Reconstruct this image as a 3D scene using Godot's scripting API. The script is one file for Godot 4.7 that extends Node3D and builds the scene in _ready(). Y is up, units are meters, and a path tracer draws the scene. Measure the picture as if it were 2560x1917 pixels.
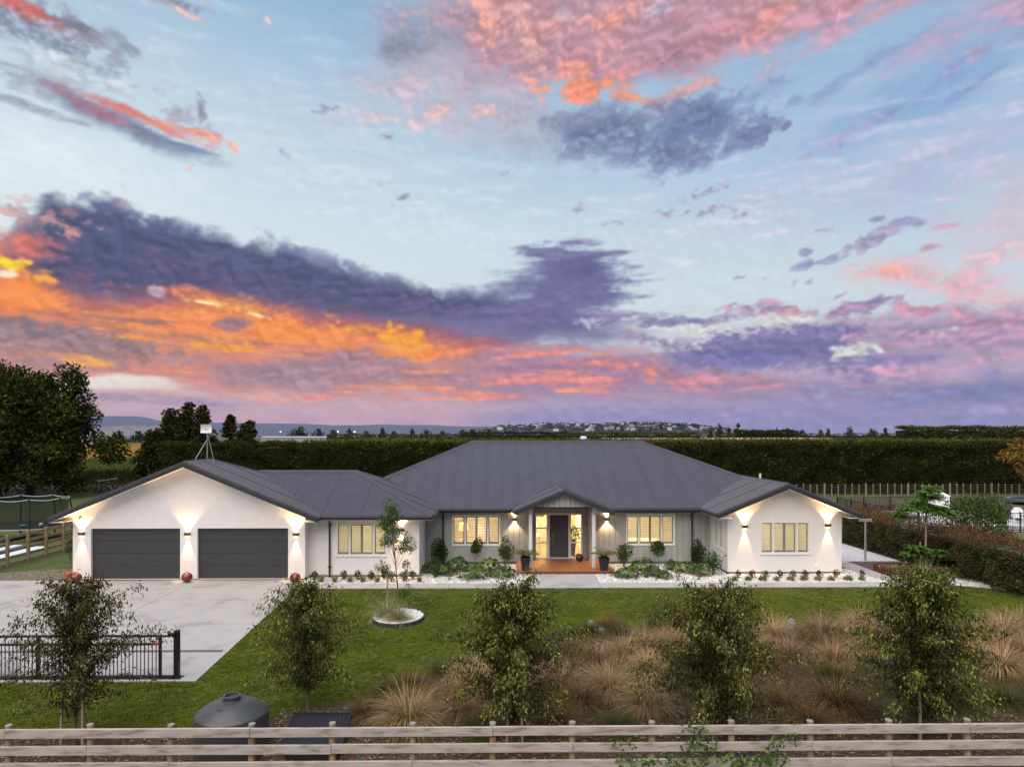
extends Node3D

const D2R := PI / 180.0
var rng := RandomNumberGenerator.new()
var used := {}

# ------------------------------------------------------------------ sky
const SKY_W := 4096
const SKY_H := 2048
const PPD := SKY_W / 360.0
const AZ0 := -47.0
const AZ1 := 48.0
const EL1 := 43.0
var sk_w := int((AZ1 - AZ0) * PPD)
var sk_h := int(EL1 * PPD)
var canvas := PackedVector3Array()
var n_puff := PackedFloat32Array()
var n_streak := PackedFloat32Array()
var n_fine := PackedFloat32Array()
var n_warp := PackedFloat32Array()
var n_light := PackedFloat32Array()
var cover_of := PackedFloat32Array()

func make_noise(kind: int, freq: float, octaves: int, sd: int, gain := 0.5) -> FastNoiseLite:
	var n := FastNoiseLite.new()
	n.noise_type = kind
	n.frequency = freq
	n.fractal_type = FastNoiseLite.FRACTAL_FBM
	n.fractal_octaves = octaves
	n.fractal_gain = gain
	n.seed = sd
	return n

func rgbv(r: float, g: float, b: float) -> Vector3:
	return Vector3(r, g, b) / 255.0

# clear air: colour by height above the horizon, paler towards the sunset side
func air(az: float, el: float) -> Vector3:
	var stops := [[0.0, rgbv(206, 172, 182)], [3.0, rgbv(196, 174, 192)], [7.0, rgbv(206, 205, 214)], [11.0, rgbv(212, 226, 230)], [16.0, rgbv(200, 220, 232)], [22.0, rgbv(174, 202, 226)], [29.0, rgbv(150, 184, 215)], [37.0, rgbv(134, 170, 207)], [90.0, rgbv(112, 150, 194)]]
	var c: Vector3 = stops[0][1]
	for i in stops.size() - 1:
		if el >= stops[i][0]:
			var t: float = clampf((el - stops[i][0]) / (stops[i + 1][0] - stops[i][0]), 0.0, 1.0)
			c = stops[i][1].lerp(stops[i + 1][1], t)
	var added_glow := exp(-pow((az + 40.0) / 34.0, 2.0)) * smoothstep(2.0, 12.0, el) * (1.0 - smoothstep(20.0, 40.0, el))
	c = c.lerp(rgbv(234, 243, 243), 0.6 * added_glow)
	var away := smoothstep(5.0, 40.0, az) * (1.0 - smoothstep(90.0, 150.0, az)) * smoothstep(6.0, 20.0, el)
	c = c.lerp(rgbv(160, 180, 215), 0.35 * away)
	# unseen sky away from the sunset, dimmed and mauve so low clouds stay dark
	var turn := fposmod(az + 40.0 + 180.0, 360.0) - 180.0
	var unseen_dim := smoothstep(80.0, 102.0, turn) if turn > 0.0 else smoothstep(60.0, 92.0, -turn)
	return c.lerp(rgbv(112, 112, 146).lerp(rgbv(146, 162, 198), smoothstep(8.0, 34.0, el)).lerp(rgbv(124, 158, 198), smoothstep(34.0, 70.0, el)), unseen_dim)

func puff(az: float, el: float, ra: float, re: float, tilt: float, c1: Vector3, c2: Vector3, op: float, soft: float, rough: float, kind: int) -> void:
	var reach := 1.0 + rough
	var lit := (0.02 if kind == 1 else 0.06) * rough
	var co := cos(tilt * D2R)
	var si := sin(tilt * D2R)
	var wamp := minf(ra, re) * 0.6
	var bx := (absf(ra * co) + absf(re * si)) * reach + wamp
	var by := (absf(ra * si) + absf(re * co)) * reach + wamp
	var x0 := maxi(0, int((az - bx - AZ0) * PPD))
	var x1 := mini(sk_w - 1, int((az + bx - AZ0) * PPD))
	var y0 := maxi(0, int((el - by) * PPD))
	var y1 := mini(sk_h - 1, int((el + by) * PPD))
	var field := n_puff if kind == 0 else n_streak if kind == 1 else n_fine
	for y in range(y0, y1 + 1):
		for x in range(x0, x1 + 1):
			var i := y * sk_w + x
			var w := n_warp[i] * wamp
			var dx := x / PPD + AZ0 - az + w
			var dy := y / PPD - el + w * 0.5
			var u := (dx * co - dy * si) / ra
			var v := (dx * si + dy * co) / re
			var n := field[i]
			var a := 1.0 - sqrt(u * u + v * v) + (n * 0.75 + n_fine[i] * 0.26) * rough
			if a <= 0.0:
				continue
			a = minf(a / (soft * 1.35), 1.0)
			a = a * a * (3.0 - 2.0 * a) * op
			cover_of[i] = maxf(cover_of[i], a * minf(1.0, rough * rough * 1.6))
			canvas[i] = canvas[i].lerp(c1.lerp(c2, clampf(0.5 + n_fine[i] * 0.3 + n * 0.7, 0.0, 1.0)) * (1.0 + n_light[i] * lit), a)

# a long bank: rows of [azimuth, top, bottom] in degrees
func bank(pts: Array, c1: Vector3, c2: Vector3, op: float, st: float, sb: float, rough: float, kind: int) -> void:
	var x0 := maxi(0, int((pts[0][0] - AZ0) * PPD))
	var x1 := mini(sk_w - 1, int((pts[-1][0] - AZ0) * PPD))
	var field := n_puff if kind == 0 else n_streak if kind == 1 else n_fine
	var k := 0
	var ends: float = (pts[-1][0] - pts[0][0]) * 0.14
	for x in range(x0, x1 + 1):
		var az := x / PPD + AZ0
		while k < pts.size() - 2 and az > pts[k + 1][0]:
			k += 1
		var t: float = clampf((az - pts[k][0]) / (pts[k + 1][0] - pts[k][0]), 0.0, 1.0)
		t = t * t * (3.0 - 2.0 * t)
		var top: float = lerpf(pts[k][1], pts[k + 1][1], t)
		var bot: float = lerpf(pts[k][2], pts[k + 1][2], t)
		var e: float = minf(1.0, minf(az - pts[0][0], pts[-1][0] - az) / ends)
		for y in range(maxi(0, int((bot - rough * 1.5 - 1.0) * PPD)), mini(sk_h - 1, int((top + rough * 1.5 + 1.0) * PPD)) + 1):
			var i := y * sk_w + x
			var el := y / PPD
			var n := field[i] * 0.85 + n_fine[i] * 0.22
			var a := minf((top - el + n * rough) / st, (el - bot + n * rough + n_warp[i] * 0.4) / sb)
			if a <= 0.0:
				continue
			a = minf(a, 1.0)
			a = a * a * (3.0 - 2.0 * a) * op * e
			cover_of[i] = maxf(cover_of[i], a * minf(1.0, rough * rough * 1.6))
			canvas[i] = canvas[i].lerp(c1.lerp(c2, clampf(0.5 + n_fine[i] * 0.2 + n * 0.6, 0.0, 1.0)) * (1.0 + n_light[i] * (0.012 if kind == 1 else 0.035)), a)

func build_sky() -> PanoramaSkyMaterial:
	var a_puff := make_noise(FastNoiseLite.TYPE_SIMPLEX_SMOOTH, 0.27, 6, 11, 0.56)
	var a_bil := make_noise(FastNoiseLite.TYPE_SIMPLEX_SMOOTH, 0.42, 4, 13, 0.5)
	var a_streak := make_noise(FastNoiseLite.TYPE_SIMPLEX_SMOOTH, 0.34, 6, 23, 0.58)
	var a_fine := make_noise(FastNoiseLite.TYPE_SIMPLEX_SMOOTH, 1.0, 4, 37, 0.6)
	var a_warp := make_noise(FastNoiseLite.TYPE_SIMPLEX_SMOOTH, 0.12, 3, 51)
	var total := sk_w * sk_h
	canvas.resize(total)
	n_puff.resize(total)
	n_streak.resize(total)
	n_fine.resize(total)
	n_warp.resize(total)
	n_light.resize(total)
	cover_of.resize(total)
	for y in sk_h:
		var el := y / PPD
		for x in sk_w:
			var az := x / PPD + AZ0
			var i := y * sk_w + x
			canvas[i] = Vector3.ZERO
			var wx := a_warp.get_noise_2d(az * 2.0 + 50.0, el * 3.0) * 0.9
			n_puff[i] = a_puff.get_noise_2d(az + wx, el * 1.5 + wx) * 1.35 + absf(a_bil.get_noise_2d(az + wx * 0.5, el * 1.6)) * 1.0 - 0.2
			n_streak[i] = a_streak.get_noise_2d(az * 0.34, el * 2.4) * 1.6
			n_fine[i] = a_fine.get_noise_2d(az * 0.8, el * 1.3) * 1.2
			n_warp[i] = a_warp.get_noise_2d(az, el * 1.4)
	for y in sk_h:
		for x in sk_w:
			var i := y * sk_w + x
			var j := maxi(0, y - 4) * sk_w + maxi(0, x - 3)
			n_light[i] = clampf((n_puff[i] - n_puff[j]) * 2.2 + (n_fine[i] - n_fine[j]) * 0.3, -1.0, 1.0)
	# the whole sky at a quarter of the resolution: air with scattered sunset cloud
	var q := 4
	var whole := Image.create(SKY_W / q, SKY_H / q, false, Image.FORMAT_RGB8)
	whole.fill(Color(0.42, 0.42, 0.42))
	var deck := make_noise(FastNoiseLite.TYPE_SIMPLEX_SMOOTH, 0.035, 5, 77, 0.55)
	var rows := SKY_H / q
	var far := PackedVector3Array()
	far.resize(SKY_W / q * rows)
	for y in rows / 2 + 4:
		var el := maxf(0.0, 90.0 - (y + 0.5) * 180.0 / rows)
		for x in SKY_W / q:
			var az := (x + 0.5) * 360.0 / (SKY_W / q) - 180.0
			var c := air(az, el)
			var dirv := Vector3(sin(az * D2R) * cos(el * D2R), sin(el * D2R), cos(az * D2R) * cos(el * D2R))
			var over := dirv * (60.0 / (0.35 + dirv.y))
			var n := deck.get_noise_3d(over.x, 40.0, over.z)
			var m := deck.get_noise_3d(over.x + 300.0, 90.0, over.z)
			var cover := smoothstep(0.1, 0.42, n)
			c = c.lerp(rgbv(226, 172, 172).lerp(rgbv(140, 150, 182), smoothstep(-0.2, 0.25, m)), cover * 0.75)
			far[y * (SKY_W / q) + x] = c
			whole.set_pixel(x, y, Color(c.x, c.y, c.z))
	for y in sk_h:
		var el := y / PPD
		for x in sk_w:
			canvas[y * sk_w + x] = air(x / PPD + AZ0, el)
	paint_clouds()
	whole.resize(SKY_W, SKY_H, Image.INTERPOLATE_CUBIC)
	var ox := int((180.0 + AZ0) * PPD)
	for y in sk_h:
		var el := y / PPD
		var py := SKY_H / 2 - 1 - y
		for x in sk_w:
			var az := x / PPD + AZ0
			var k := (1.0 - smoothstep(39.5, AZ1 - 0.5, az)) * (1.0 - smoothstep(37.5, -AZ0 - 0.5, -az)) * (1.0 - smoothstep(35.0, EL1 - 0.5, el))
			var i := y * sk_w + x
			var c := canvas[i] * (1.0 + cover_of[i] * (0.07 * (n_puff[i] * 0.6 + n_streak[i] * 0.4) + 0.02 * n_fine[i] + 0.035 * n_light[i]))   # billows within the cloud
			var o := Color(c.x, c.y, c.z)
			if k < 1.0:
				o = whole.get_pixel(ox + x, py).lerp(o, k)
			whole.set_pixel(ox + x, py, o)
	var m := PanoramaSkyMaterial.new()
	var turned := Image.create(SKY_W, SKY_H, false, Image.FORMAT_RGB8)   # the panorama starts at -z
	turned.blit_rect(whole, Rect2i(SKY_W / 2, 0, SKY_W / 2, SKY_H), Vector2i.ZERO)
	turned.blit_rect(whole, Rect2i(0, 0, SKY_W / 2, SKY_H), Vector2i(SKY_W / 2, 0))
	m.panorama = ImageTexture.create_from_image(turned)
	canvas.clear()
	n_puff.clear()
	n_streak.clear()
	n_fine.clear()
	n_warp.clear()
	n_light.clear()
	cover_of.clear()
	return m

func paint_clouds() -> void:
	puff(-33.1, 18.9, 14.4, 3.87, 8, rgbv(234, 244, 245), rgbv(234, 244, 245), 0.75, 1, 0.2, 0)
	puff(-35.5, 13.3, 5.2, 1.83, 0, rgbv(243, 243, 232), rgbv(243, 243, 232), 0.8, 1, 0.2, 0)
	puff(-2.5, 17.1, 19.9, 4.02, 8, rgbv(214, 230, 237), rgbv(214, 230, 237), 0.6, 1, 0.3, 0)
	puff(21.4, 12.2, 12.5, 4.29, 0, rgbv(210, 225, 229), rgbv(210, 225, 229), 0.8, 1, 0.3, 0)
	puff(33.5, 23.5, 13.7, 3.12, -16, rgbv(126, 160, 207), rgbv(136, 168, 211), 0.9, 1, 0.4, 0)
	puff(-9.6, 32.0, 12.6, 3.68, 0, rgbv(150, 182, 211), rgbv(150, 182, 211), 0.7, 1, 0.3, 0)
	puff(33.5, 17.9, 11.9, 3.66, -10, rgbv(184, 190, 222), rgbv(184, 190, 222), 0.7, 1, 0.4, 0)
	puff(39.6, 14.4, 6.4, 5.26, 0, rgbv(226, 184, 192), rgbv(226, 184, 192), 0.75, 1, 0.5, 0)
	puff(3.5, 31.6, 3.2, 5.81, 0, rgbv(165, 185, 210), rgbv(165, 185, 210), 0.5, 1, 0.4, 0)
	puff(1.5, 25.4, 42.3, 9.77, 0, rgbv(236, 234, 240), rgbv(220, 228, 240), 0.12, 0.8, 1.5, 1)
	puff(-14.2, 22.4, 24.8, 5.29, 6, rgbv(226, 230, 238), rgbv(240, 240, 240), 0.15, 0.8, 1.6, 1)
	puff(24.2, 18.1, 19.8, 3.98, -10, rgbv(206, 196, 220), rgbv(220, 210, 228), 0.4, 0.9, 1.3, 1)
	bank([[-44.2, 4.0, -0.8], [-36.3, 3.8, -1.0], [-21.4, 4.1, -1.1], [-2.5, 4.0, -1.2], [24.2, 3.3, -1.1]], rgbv(238, 192, 172), rgbv(222, 170, 164), 0.95, 3, 1, 0.5, 1)
	bank([[-4.5, 3.8, -1.2], [9.5, 4.3, -1.2], [20.7, 4.5, -1.1], [33.5, 5.0, -1.0], [47.5, 4.9, -0.8]], rgbv(156, 146, 180), rgbv(170, 154, 182), 0.95, 3, 1, 0.7, 1)
	puff(-33.4, 27.0, 8.2, 2.24, 0, rgbv(150, 168, 190), rgbv(190, 208, 222), 0.75, 0.9, 0.9, 0)
	puff(-34.8, 27.0, 5.0, 1.55, 5, rgbv(110, 118, 140), rgbv(150, 150, 168), 0.85, 0.5, 0.9, 0)
	puff(-34.8, 27.4, 3.2, 0.77, 12, rgbv(232, 122, 98), rgbv(200, 110, 110), 0.9, 0.5, 0.8, 0)
	puff(-31.4, 27.2, 3.2, 1.07, 20, rgbv(120, 112, 135), rgbv(150, 140, 155), 0.75, 0.6, 0.9, 0)
	puff(-32.9, 25.8, 5.8, 1.21, 10, rgbv(118, 134, 158), rgbv(165, 178, 196), 0.8, 0.5, 1.2, 0)
	puff(-28.9, 27.2, 1.8, 0.49, 25, rgbv(140, 152, 172), rgbv(140, 152, 172), 0.7, 0.5, 0.9, 0)
	puff(-33.1, 24.2, 7.2, 1.38, 6, rgbv(160, 174, 192), rgbv(214, 224, 230), 0.7, 0.6, 1.3, 1)
	puff(-34.2, 23.4, 5.4, 0.83, 6, rgbv(150, 160, 180), rgbv(150, 160, 180), 0.6, 0.5, 1.2, 1)
	puff(-25.0, 30.4, 3.9, 0.64, 4, rgbv(146, 146, 168), rgbv(190, 172, 182), 0.85, 0.5, 0.9, 0)
	puff(-24.0, 29.8, 2.3, 0.32, 8, rgbv(236, 196, 188), rgbv(236, 196, 188), 0.75, 0.6, 0.9, 0)
	puff(-20.0, 30.7, 0.3, 0.38, 0, rgbv(245, 205, 190), rgbv(245, 205, 190), 0.8, 0.6, 0.9, 0)
	puff(-18.6, 30.5, 0.4, 0.28, 0, rgbv(245, 205, 195), rgbv(245, 205, 195), 0.7, 0.6, 0.9, 0)
	puff(-29.4, 22.1, 8.4, 1.19, 13, rgbv(150, 166, 188), rgbv(196, 208, 218), 0.85, 0.6, 1, 1)
	puff(-35.3, 22.1, 3.7, 0.45, 5, rgbv(140, 150, 170), rgbv(170, 178, 192), 0.8, 0.6, 1, 1)
	puff(-28.8, 22.1, 7.3, 1.02, 13, rgbv(110, 126, 156), rgbv(134, 146, 170), 0.95, 0.7, 0.5, 0)
	puff(-25.4, 21.6, 3.5, 0.37, 8, rgbv(120, 138, 166), rgbv(120, 138, 166), 0.8, 0.6, 0.7, 1)
	puff(-24.7, 23.4, 2.9, 1.04, 20, rgbv(156, 152, 172), rgbv(190, 184, 196), 0.75, 0.5, 1.2, 0)
	puff(-23.7, 23.9, 0.5, 1.22, -15, rgbv(136, 130, 152), rgbv(136, 130, 152), 0.75, 0.5, 0.8, 0)
	puff(-30.6, 22.6, 3.8, 0.53, 17, rgbv(200, 126, 126), rgbv(150, 120, 138), 0.85, 0.6, 0.7, 0)
	puff(-27.6, 22.8, 6.2, 0.51, 13, rgbv(240, 136, 110), rgbv(214, 130, 126), 0.95, 0.7, 0.5, 0)
	puff(-24.0, 22.5, 2.6, 0.55, 8, rgbv(242, 140, 114), rgbv(240, 172, 156), 0.9, 0.6, 0.8, 0)
	puff(-21.4, 22.0, 1.0, 0.45, 25, rgbv(250, 196, 178), rgbv(250, 196, 178), 0.8, 0.6, 0.7, 0)
	puff(-21.1, 21.7, 0.3, 0.26, 0, rgbv(255, 186, 160), rgbv(255, 186, 160), 0.9, 0.5, 0.5, 0)
	puff(-24.5, 20.0, 0.3, 0.22, 0, rgbv(252, 210, 190), rgbv(252, 210, 190), 0.8, 0.6, 0.7, 0)
	puff(-2.5, 27.6, 11.4, 4.71, -4, rgbv(204, 186, 202), rgbv(196, 192, 214), 0.9, 0.9, 0.5, 0)
	puff(-4.1, 28.8, 9.1, 4.59, -4, rgbv(188, 176, 194), rgbv(206, 188, 200), 0.9, 0.9, 0.4, 0)
	puff(1.9, 25.8, 6.8, 3.57, 0, rgbv(184, 180, 200), rgbv(200, 192, 206), 0.85, 1, 0.35, 0)
	puff(3.9, 23.7, 6.4, 1.88, 0, rgbv(164, 174, 196), rgbv(178, 184, 202), 0.85, 1, 0.4, 0)
	puff(-10.4, 25.3, 5.4, 1.29, -8, rgbv(226, 200, 204), rgbv(206, 200, 216), 0.7, 1, 0.6, 0)
	puff(-6.5, 30.8, 5.9, 3.22, 0, rgbv(146, 148, 170), rgbv(170, 168, 188), 0.95, 0.8, 0.55, 0)
	puff(-8.0, 30.0, 2.7, 1.48, 0, rgbv(134, 138, 162), rgbv(150, 152, 174), 0.85, 0.7, 0.6, 0)
	puff(-3.1, 30.7, 2.4, 2.36, 10, rgbv(150, 140, 160), rgbv(176, 156, 168), 0.85, 0.8, 0.6, 0)
	puff(-1.7, 29.5, 3.6, 3.94, 0, rgbv(162, 148, 164), rgbv(182, 162, 174), 0.88, 0.8, 0.6, 0)
	puff(2.7, 26.4, 3.2, 3.54, 0, rgbv(178, 168, 184), rgbv(190, 182, 196), 0.8, 1, 0.5, 0)
	puff(-4.1, 26.2, 2.8, 0.78, -10, rgbv(246, 200, 186), rgbv(246, 200, 186), 0.65, 0.8, 0.9, 0)
	puff(-8.4, 25.0, 4.7, 0.85, -4, rgbv(236, 198, 198), rgbv(236, 198, 198), 0.55, 0.9, 0.9, 0)
	puff(-0.1, 26.1, 2.0, 0.71, 0, rgbv(244, 190, 176), rgbv(244, 190, 176), 0.6, 0.8, 0.9, 0)
	bank([[-7.2, 35.5, 31.9], [-3.3, 35.7, 30.1], [-0.1, 35.8, 27.7], [4.7, 35.7, 27.1], [9.5, 35.5, 26.3], [14.1, 35.0, 26.6], [19.3, 34.3, 27.1], [24.8, 33.3, 27.6], [30.0, 32.2, 28.2], [34.9, 30.8, 28.1], [41.2, 28.7, 26.3]], rgbv(206, 146, 152), rgbv(184, 150, 170), 0.92, 1, 2, 0.9, 0)
	puff(-1.7, 32.2, 3.6, 1.58, 0, rgbv(168, 146, 160), rgbv(214, 160, 156), 0.8, 0.6, 1.1, 0)
	puff(-0.1, 32.3, 1.8, 1.57, 10, rgbv(250, 172, 148), rgbv(236, 164, 150), 0.85, 0.6, 1.1, 0)
	puff(1.9, 32.8, 2.4, 1.13, 0, rgbv(236, 166, 152), rgbv(200, 160, 165), 0.7, 0.6, 1.1, 0)
	puff(3.5, 30.1, 1.6, 2.70, 0, rgbv(196, 160, 168), rgbv(232, 170, 158), 0.75, 0.6, 1.2, 0)
	puff(10.6, 31.7, 4.3, 0.97, -8, rgbv(252, 166, 136), rgbv(240, 160, 140), 0.8, 0.7, 1.1, 0)
	puff(7.5, 28.8, 3.9, 1.53, -20, rgbv(250, 164, 138), rgbv(226, 150, 142), 0.8, 0.6, 1.1, 0)
	puff(8.3, 27.5, 4.7, 1.12, -5, rgbv(255, 150, 112), rgbv(248, 150, 124), 0.95, 0.5, 0.9, 0)
	puff(11.8, 26.5, 2.7, 0.56, 12, rgbv(255, 150, 118), rgbv(255, 150, 118), 0.85, 0.5, 0.9, 0)
	puff(16.4, 26.5, 5.2, 0.68, -14, rgbv(226, 150, 146), rgbv(240, 166, 152), 0.75, 0.7, 0.9, 0)
	puff(16.4, 29.2, 5.6, 1.41, -6, rgbv(146, 120, 146), rgbv(180, 136, 152), 0.85, 0.7, 0.8, 0)
	puff(19.3, 30.0, 5.8, 1.71, -16, rgbv(222, 148, 148), rgbv(196, 150, 166), 0.75, 0.8, 0.9, 0)
	puff(22.8, 30.1, 3.1, 0.94, -30, rgbv(240, 158, 144), rgbv(240, 158, 144), 0.7, 0.7, 0.9, 0)
	puff(28.1, 29.8, 5.7, 0.91, -12, rgbv(224, 154, 160), rgbv(206, 160, 178), 0.8, 0.8, 0.9, 0)
	puff(26.2, 28.1, 7.8, 1.12, -18, rgbv(190, 164, 190), rgbv(206, 160, 176), 0.7, 0.9, 0.9, 0)
	puff(38.6, 26.4, 3.8, 1.27, -25, rgbv(170, 148, 178), rgbv(196, 150, 170), 0.75, 0.8, 0.8, 0)
	puff(5.9, 32.5, 2.0, 1.14, 0, rgbv(176, 176, 196), rgbv(176, 176, 196), 0.6, 0.8, 1.1, 0)
	puff(14.1, 32.0, 2.7, 0.67, -8, rgbv(176, 180, 206), rgbv(176, 180, 206), 0.6, 0.8, 1.1, 0)
	puff(4.7, 24.1, 6.0, 2.00, 0, rgbv(170, 178, 198), rgbv(184, 190, 206), 0.75, 1, 0.6, 0)
	puff(13.3, 23.6, 13.5, 3.45, -3, rgbv(138, 152, 184), rgbv(154, 166, 194), 0.9, 0.9, 0.5, 0)
	puff(14.9, 23.5, 10.5, 2.55, -3, rgbv(108, 124, 160), rgbv(126, 140, 172), 0.9, 0.8, 0.55, 0)
	puff(9.1, 24.4, 6.3, 2.37, 0, rgbv(104, 120, 156), rgbv(122, 136, 168), 0.95, 0.6, 0.6, 0)
	puff(11.4, 23.1, 5.8, 1.46, 6, rgbv(116, 130, 162), rgbv(142, 154, 182), 0.85, 0.6, 0.9, 0)
	puff(17.5, 24.3, 5.9, 2.23, -6, rgbv(100, 120, 158), rgbv(116, 132, 168), 0.95, 0.6, 0.7, 0)
	puff(15.2, 22.4, 4.1, 1.39, 0, rgbv(112, 126, 160), rgbv(130, 144, 176), 0.9, 0.6, 0.8, 0)
	puff(19.6, 22.3, 4.7, 1.37, -14, rgbv(118, 130, 166), rgbv(134, 146, 180), 0.9, 0.6, 0.8, 0)
	puff(22.1, 22.9, 2.1, 0.88, -20, rgbv(120, 130, 166), rgbv(120, 130, 166), 0.85, 0.45, 1.1, 0)
	puff(24.2, 23.2, 0.7, 0.37, -30, rgbv(122, 128, 164), rgbv(122, 128, 164), 0.85, 0.5, 0.7, 0)
	puff(22.1, 25.7, 3.8, 0.91, -18, rgbv(124, 144, 186), rgbv(140, 160, 198), 0.75, 0.8, 0.9, 0)
	puff(24.8, 24.8, 0.7, 0.42, 0, rgbv(130, 140, 172), rgbv(130, 140, 172), 0.5, 0.7, 0.8, 0)
	puff(30.0, 26.0, 6.1, 0.73, -20, rgbv(126, 146, 192), rgbv(126, 146, 192), 0.65, 0.9, 0.8, 0)
	puff(32.1, 23.1, 7.6, 0.46, -24, rgbv(146, 150, 194), rgbv(160, 156, 198), 0.7, 0.9, 0.9, 0)
	puff(28.4, 21.9, 6.9, 0.49, -20, rgbv(170, 164, 204), rgbv(170, 164, 204), 0.55, 0.9, 0.9, 0)
	puff(37.0, 23.5, 3.4, 0.38, -22, rgbv(140, 146, 190), rgbv(140, 146, 190), 0.6, 0.9, 0.8, 0)
	puff(13.2, 25.4, 1.0, 0.32, 20, rgbv(150, 178, 206), rgbv(150, 178, 206), 0.8, 0.7, 0.9, 0)
	puff(11.4, 23.8, 1.0, 0.26, -20, rgbv(140, 164, 196), rgbv(140, 164, 196), 0.7, 0.7, 0.9, 0)
	puff(14.5, 23.5, 0.5, 0.92, -10, rgbv(140, 172, 206), rgbv(140, 172, 206), 0.7, 0.6, 0.9, 0)
	puff(-13.8, 25.6, 1.2, 0.44, -12, rgbv(146, 146, 172), rgbv(172, 172, 194), 0.75, 0.9, 1.5, 2)
	puff(-13.2, 25.8, 0.7, 0.31, -22, rgbv(150, 148, 174), rgbv(176, 176, 196), 0.6, 0.9, 1.6, 2)
	puff(-15.1, 25.1, 0.3, 0.22, 0, rgbv(146, 146, 172), rgbv(172, 172, 194), 0.75, 0.9, 1.5, 2)
	puff(-14.9, 25.2, 0.3, 0.16, -10, rgbv(150, 148, 174), rgbv(176, 176, 196), 0.6, 0.9, 1.6, 2)
	puff(-9.2, 23.9, 1.0, 0.20, 0, rgbv(146, 146, 172), rgbv(172, 172, 194), 0.75, 0.9, 1.5, 2)
	puff(-8.7, 24.0, 0.6, 0.15, -10, rgbv(150, 148, 174), rgbv(176, 176, 196), 0.6, 0.9, 1.6, 2)
	puff(-17.3, 21.9, 0.6, 0.33, 30, rgbv(146, 146, 172), rgbv(172, 172, 194), 0.75, 0.9, 1.5, 2)
	puff(-17.0, 22.0, 0.3, 0.23, 20, rgbv(150, 148, 174), rgbv(176, 176, 196), 0.6, 0.9, 1.6, 2)
	puff(-7.8, 19.5, 0.9, 0.36, -35, rgbv(146, 146, 172), rgbv(172, 172, 194), 0.75, 0.9, 1.5, 2)
	puff(-7.4, 19.6, 0.5, 0.25, -45, rgbv(150, 148, 174), rgbv(176, 176, 196), 0.6, 0.9, 1.6, 2)
	puff(-9.8, 20.4, 0.9, 0.21, 0, rgbv(146, 146, 172), rgbv(172, 172, 194), 0.75, 0.9, 1.5, 2)
	puff(-9.3, 20.5, 0.5, 0.15, -10, rgbv(150, 148, 174), rgbv(176, 176, 196), 0.6, 0.9, 1.6, 2)
	puff(7.3, 18.7, 0.7, 0.50, -15, rgbv(146, 146, 172), rgbv(172, 172, 194), 0.75, 0.9, 1.5, 2)
	puff(7.7, 18.9, 0.4, 0.35, -25, rgbv(150, 148, 174), rgbv(176, 176, 196), 0.6, 0.9, 1.6, 2)
	puff(10.6, 17.6, 1.7, 0.32, 0, rgbv(146, 146, 172), rgbv(172, 172, 194), 0.75, 0.9, 1.5, 2)
	puff(11.5, 17.6, 1.0, 0.22, -10, rgbv(150, 148, 174), rgbv(176, 176, 196), 0.6, 0.9, 1.6, 2)
	puff(19.3, 19.7, 0.9, 0.47, -25, rgbv(146, 146, 172), rgbv(172, 172, 194), 0.75, 0.9, 1.5, 2)
	puff(19.7, 19.8, 0.5, 0.33, -35, rgbv(150, 148, 174), rgbv(176, 176, 196), 0.6, 0.9, 1.6, 2)
	puff(17.1, 19.1, 1.7, 0.38, -12, rgbv(146, 146, 172), rgbv(172, 172, 194), 0.75, 0.9, 1.5, 2)
	puff(17.9, 19.2, 1.0, 0.26, -22, rgbv(150, 148, 174), rgbv(176, 176, 196), 0.6, 0.9, 1.6, 2)
	puff(14.9, 17.9, 1.0, 0.43, 0, rgbv(146, 146, 172), rgbv(172, 172, 194), 0.75, 0.9, 1.5, 2)
	puff(15.3, 18.0, 0.6, 0.29, -10, rgbv(150, 148, 174), rgbv(176, 176, 196), 0.6, 0.9, 1.6, 2)
	puff(16.2, 17.9, 0.9, 0.31, 0, rgbv(146, 146, 172), rgbv(172, 172, 194), 0.75, 0.9, 1.5, 2)
	puff(16.6, 17.9, 0.5, 0.22, -10, rgbv(150, 148, 174), rgbv(176, 176, 196), 0.6, 0.9, 1.6, 2)
	puff(18.2, 17.9, 1.6, 0.38, -14, rgbv(146, 146, 172), rgbv(172, 172, 194), 0.75, 0.9, 1.5, 2)
	puff(19.0, 18.0, 1.0, 0.26, -24, rgbv(150, 148, 174), rgbv(176, 176, 196), 0.6, 0.9, 1.6, 2)
	puff(20.5, 17.5, 0.9, 0.41, 20, rgbv(146, 146, 172), rgbv(172, 172, 194), 0.75, 0.9, 1.5, 2)
	puff(21.0, 17.5, 0.5, 0.29, 10, rgbv(150, 148, 174), rgbv(176, 176, 196), 0.6, 0.9, 1.6, 2)
	puff(25.8, 21.0, 0.4, 0.16, -15, rgbv(146, 146, 172), rgbv(172, 172, 194), 0.75, 0.9, 1.5, 2)
	puff(26.0, 21.0, 0.3, 0.15, -25, rgbv(150, 148, 174), rgbv(176, 176, 196), 0.6, 0.9, 1.6, 2)
	puff(26.8, 15.5, 0.6, 0.20, 0, rgbv(146, 146, 172), rgbv(172, 172, 194), 0.75, 0.9, 1.5, 2)
	puff(27.1, 15.5, 0.4, 0.15, -10, rgbv(150, 148, 174), rgbv(176, 176, 196), 0.6, 0.9, 1.6, 2)
	puff(1.1, 21.5, 0.5, 0.28, 0, rgbv(146, 146, 172), rgbv(172, 172, 194), 0.75, 0.9, 1.5, 2)
	puff(1.4, 21.6, 0.3, 0.20, -10, rgbv(150, 148, 174), rgbv(176, 176, 196), 0.6, 0.9, 1.6, 2)
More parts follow.
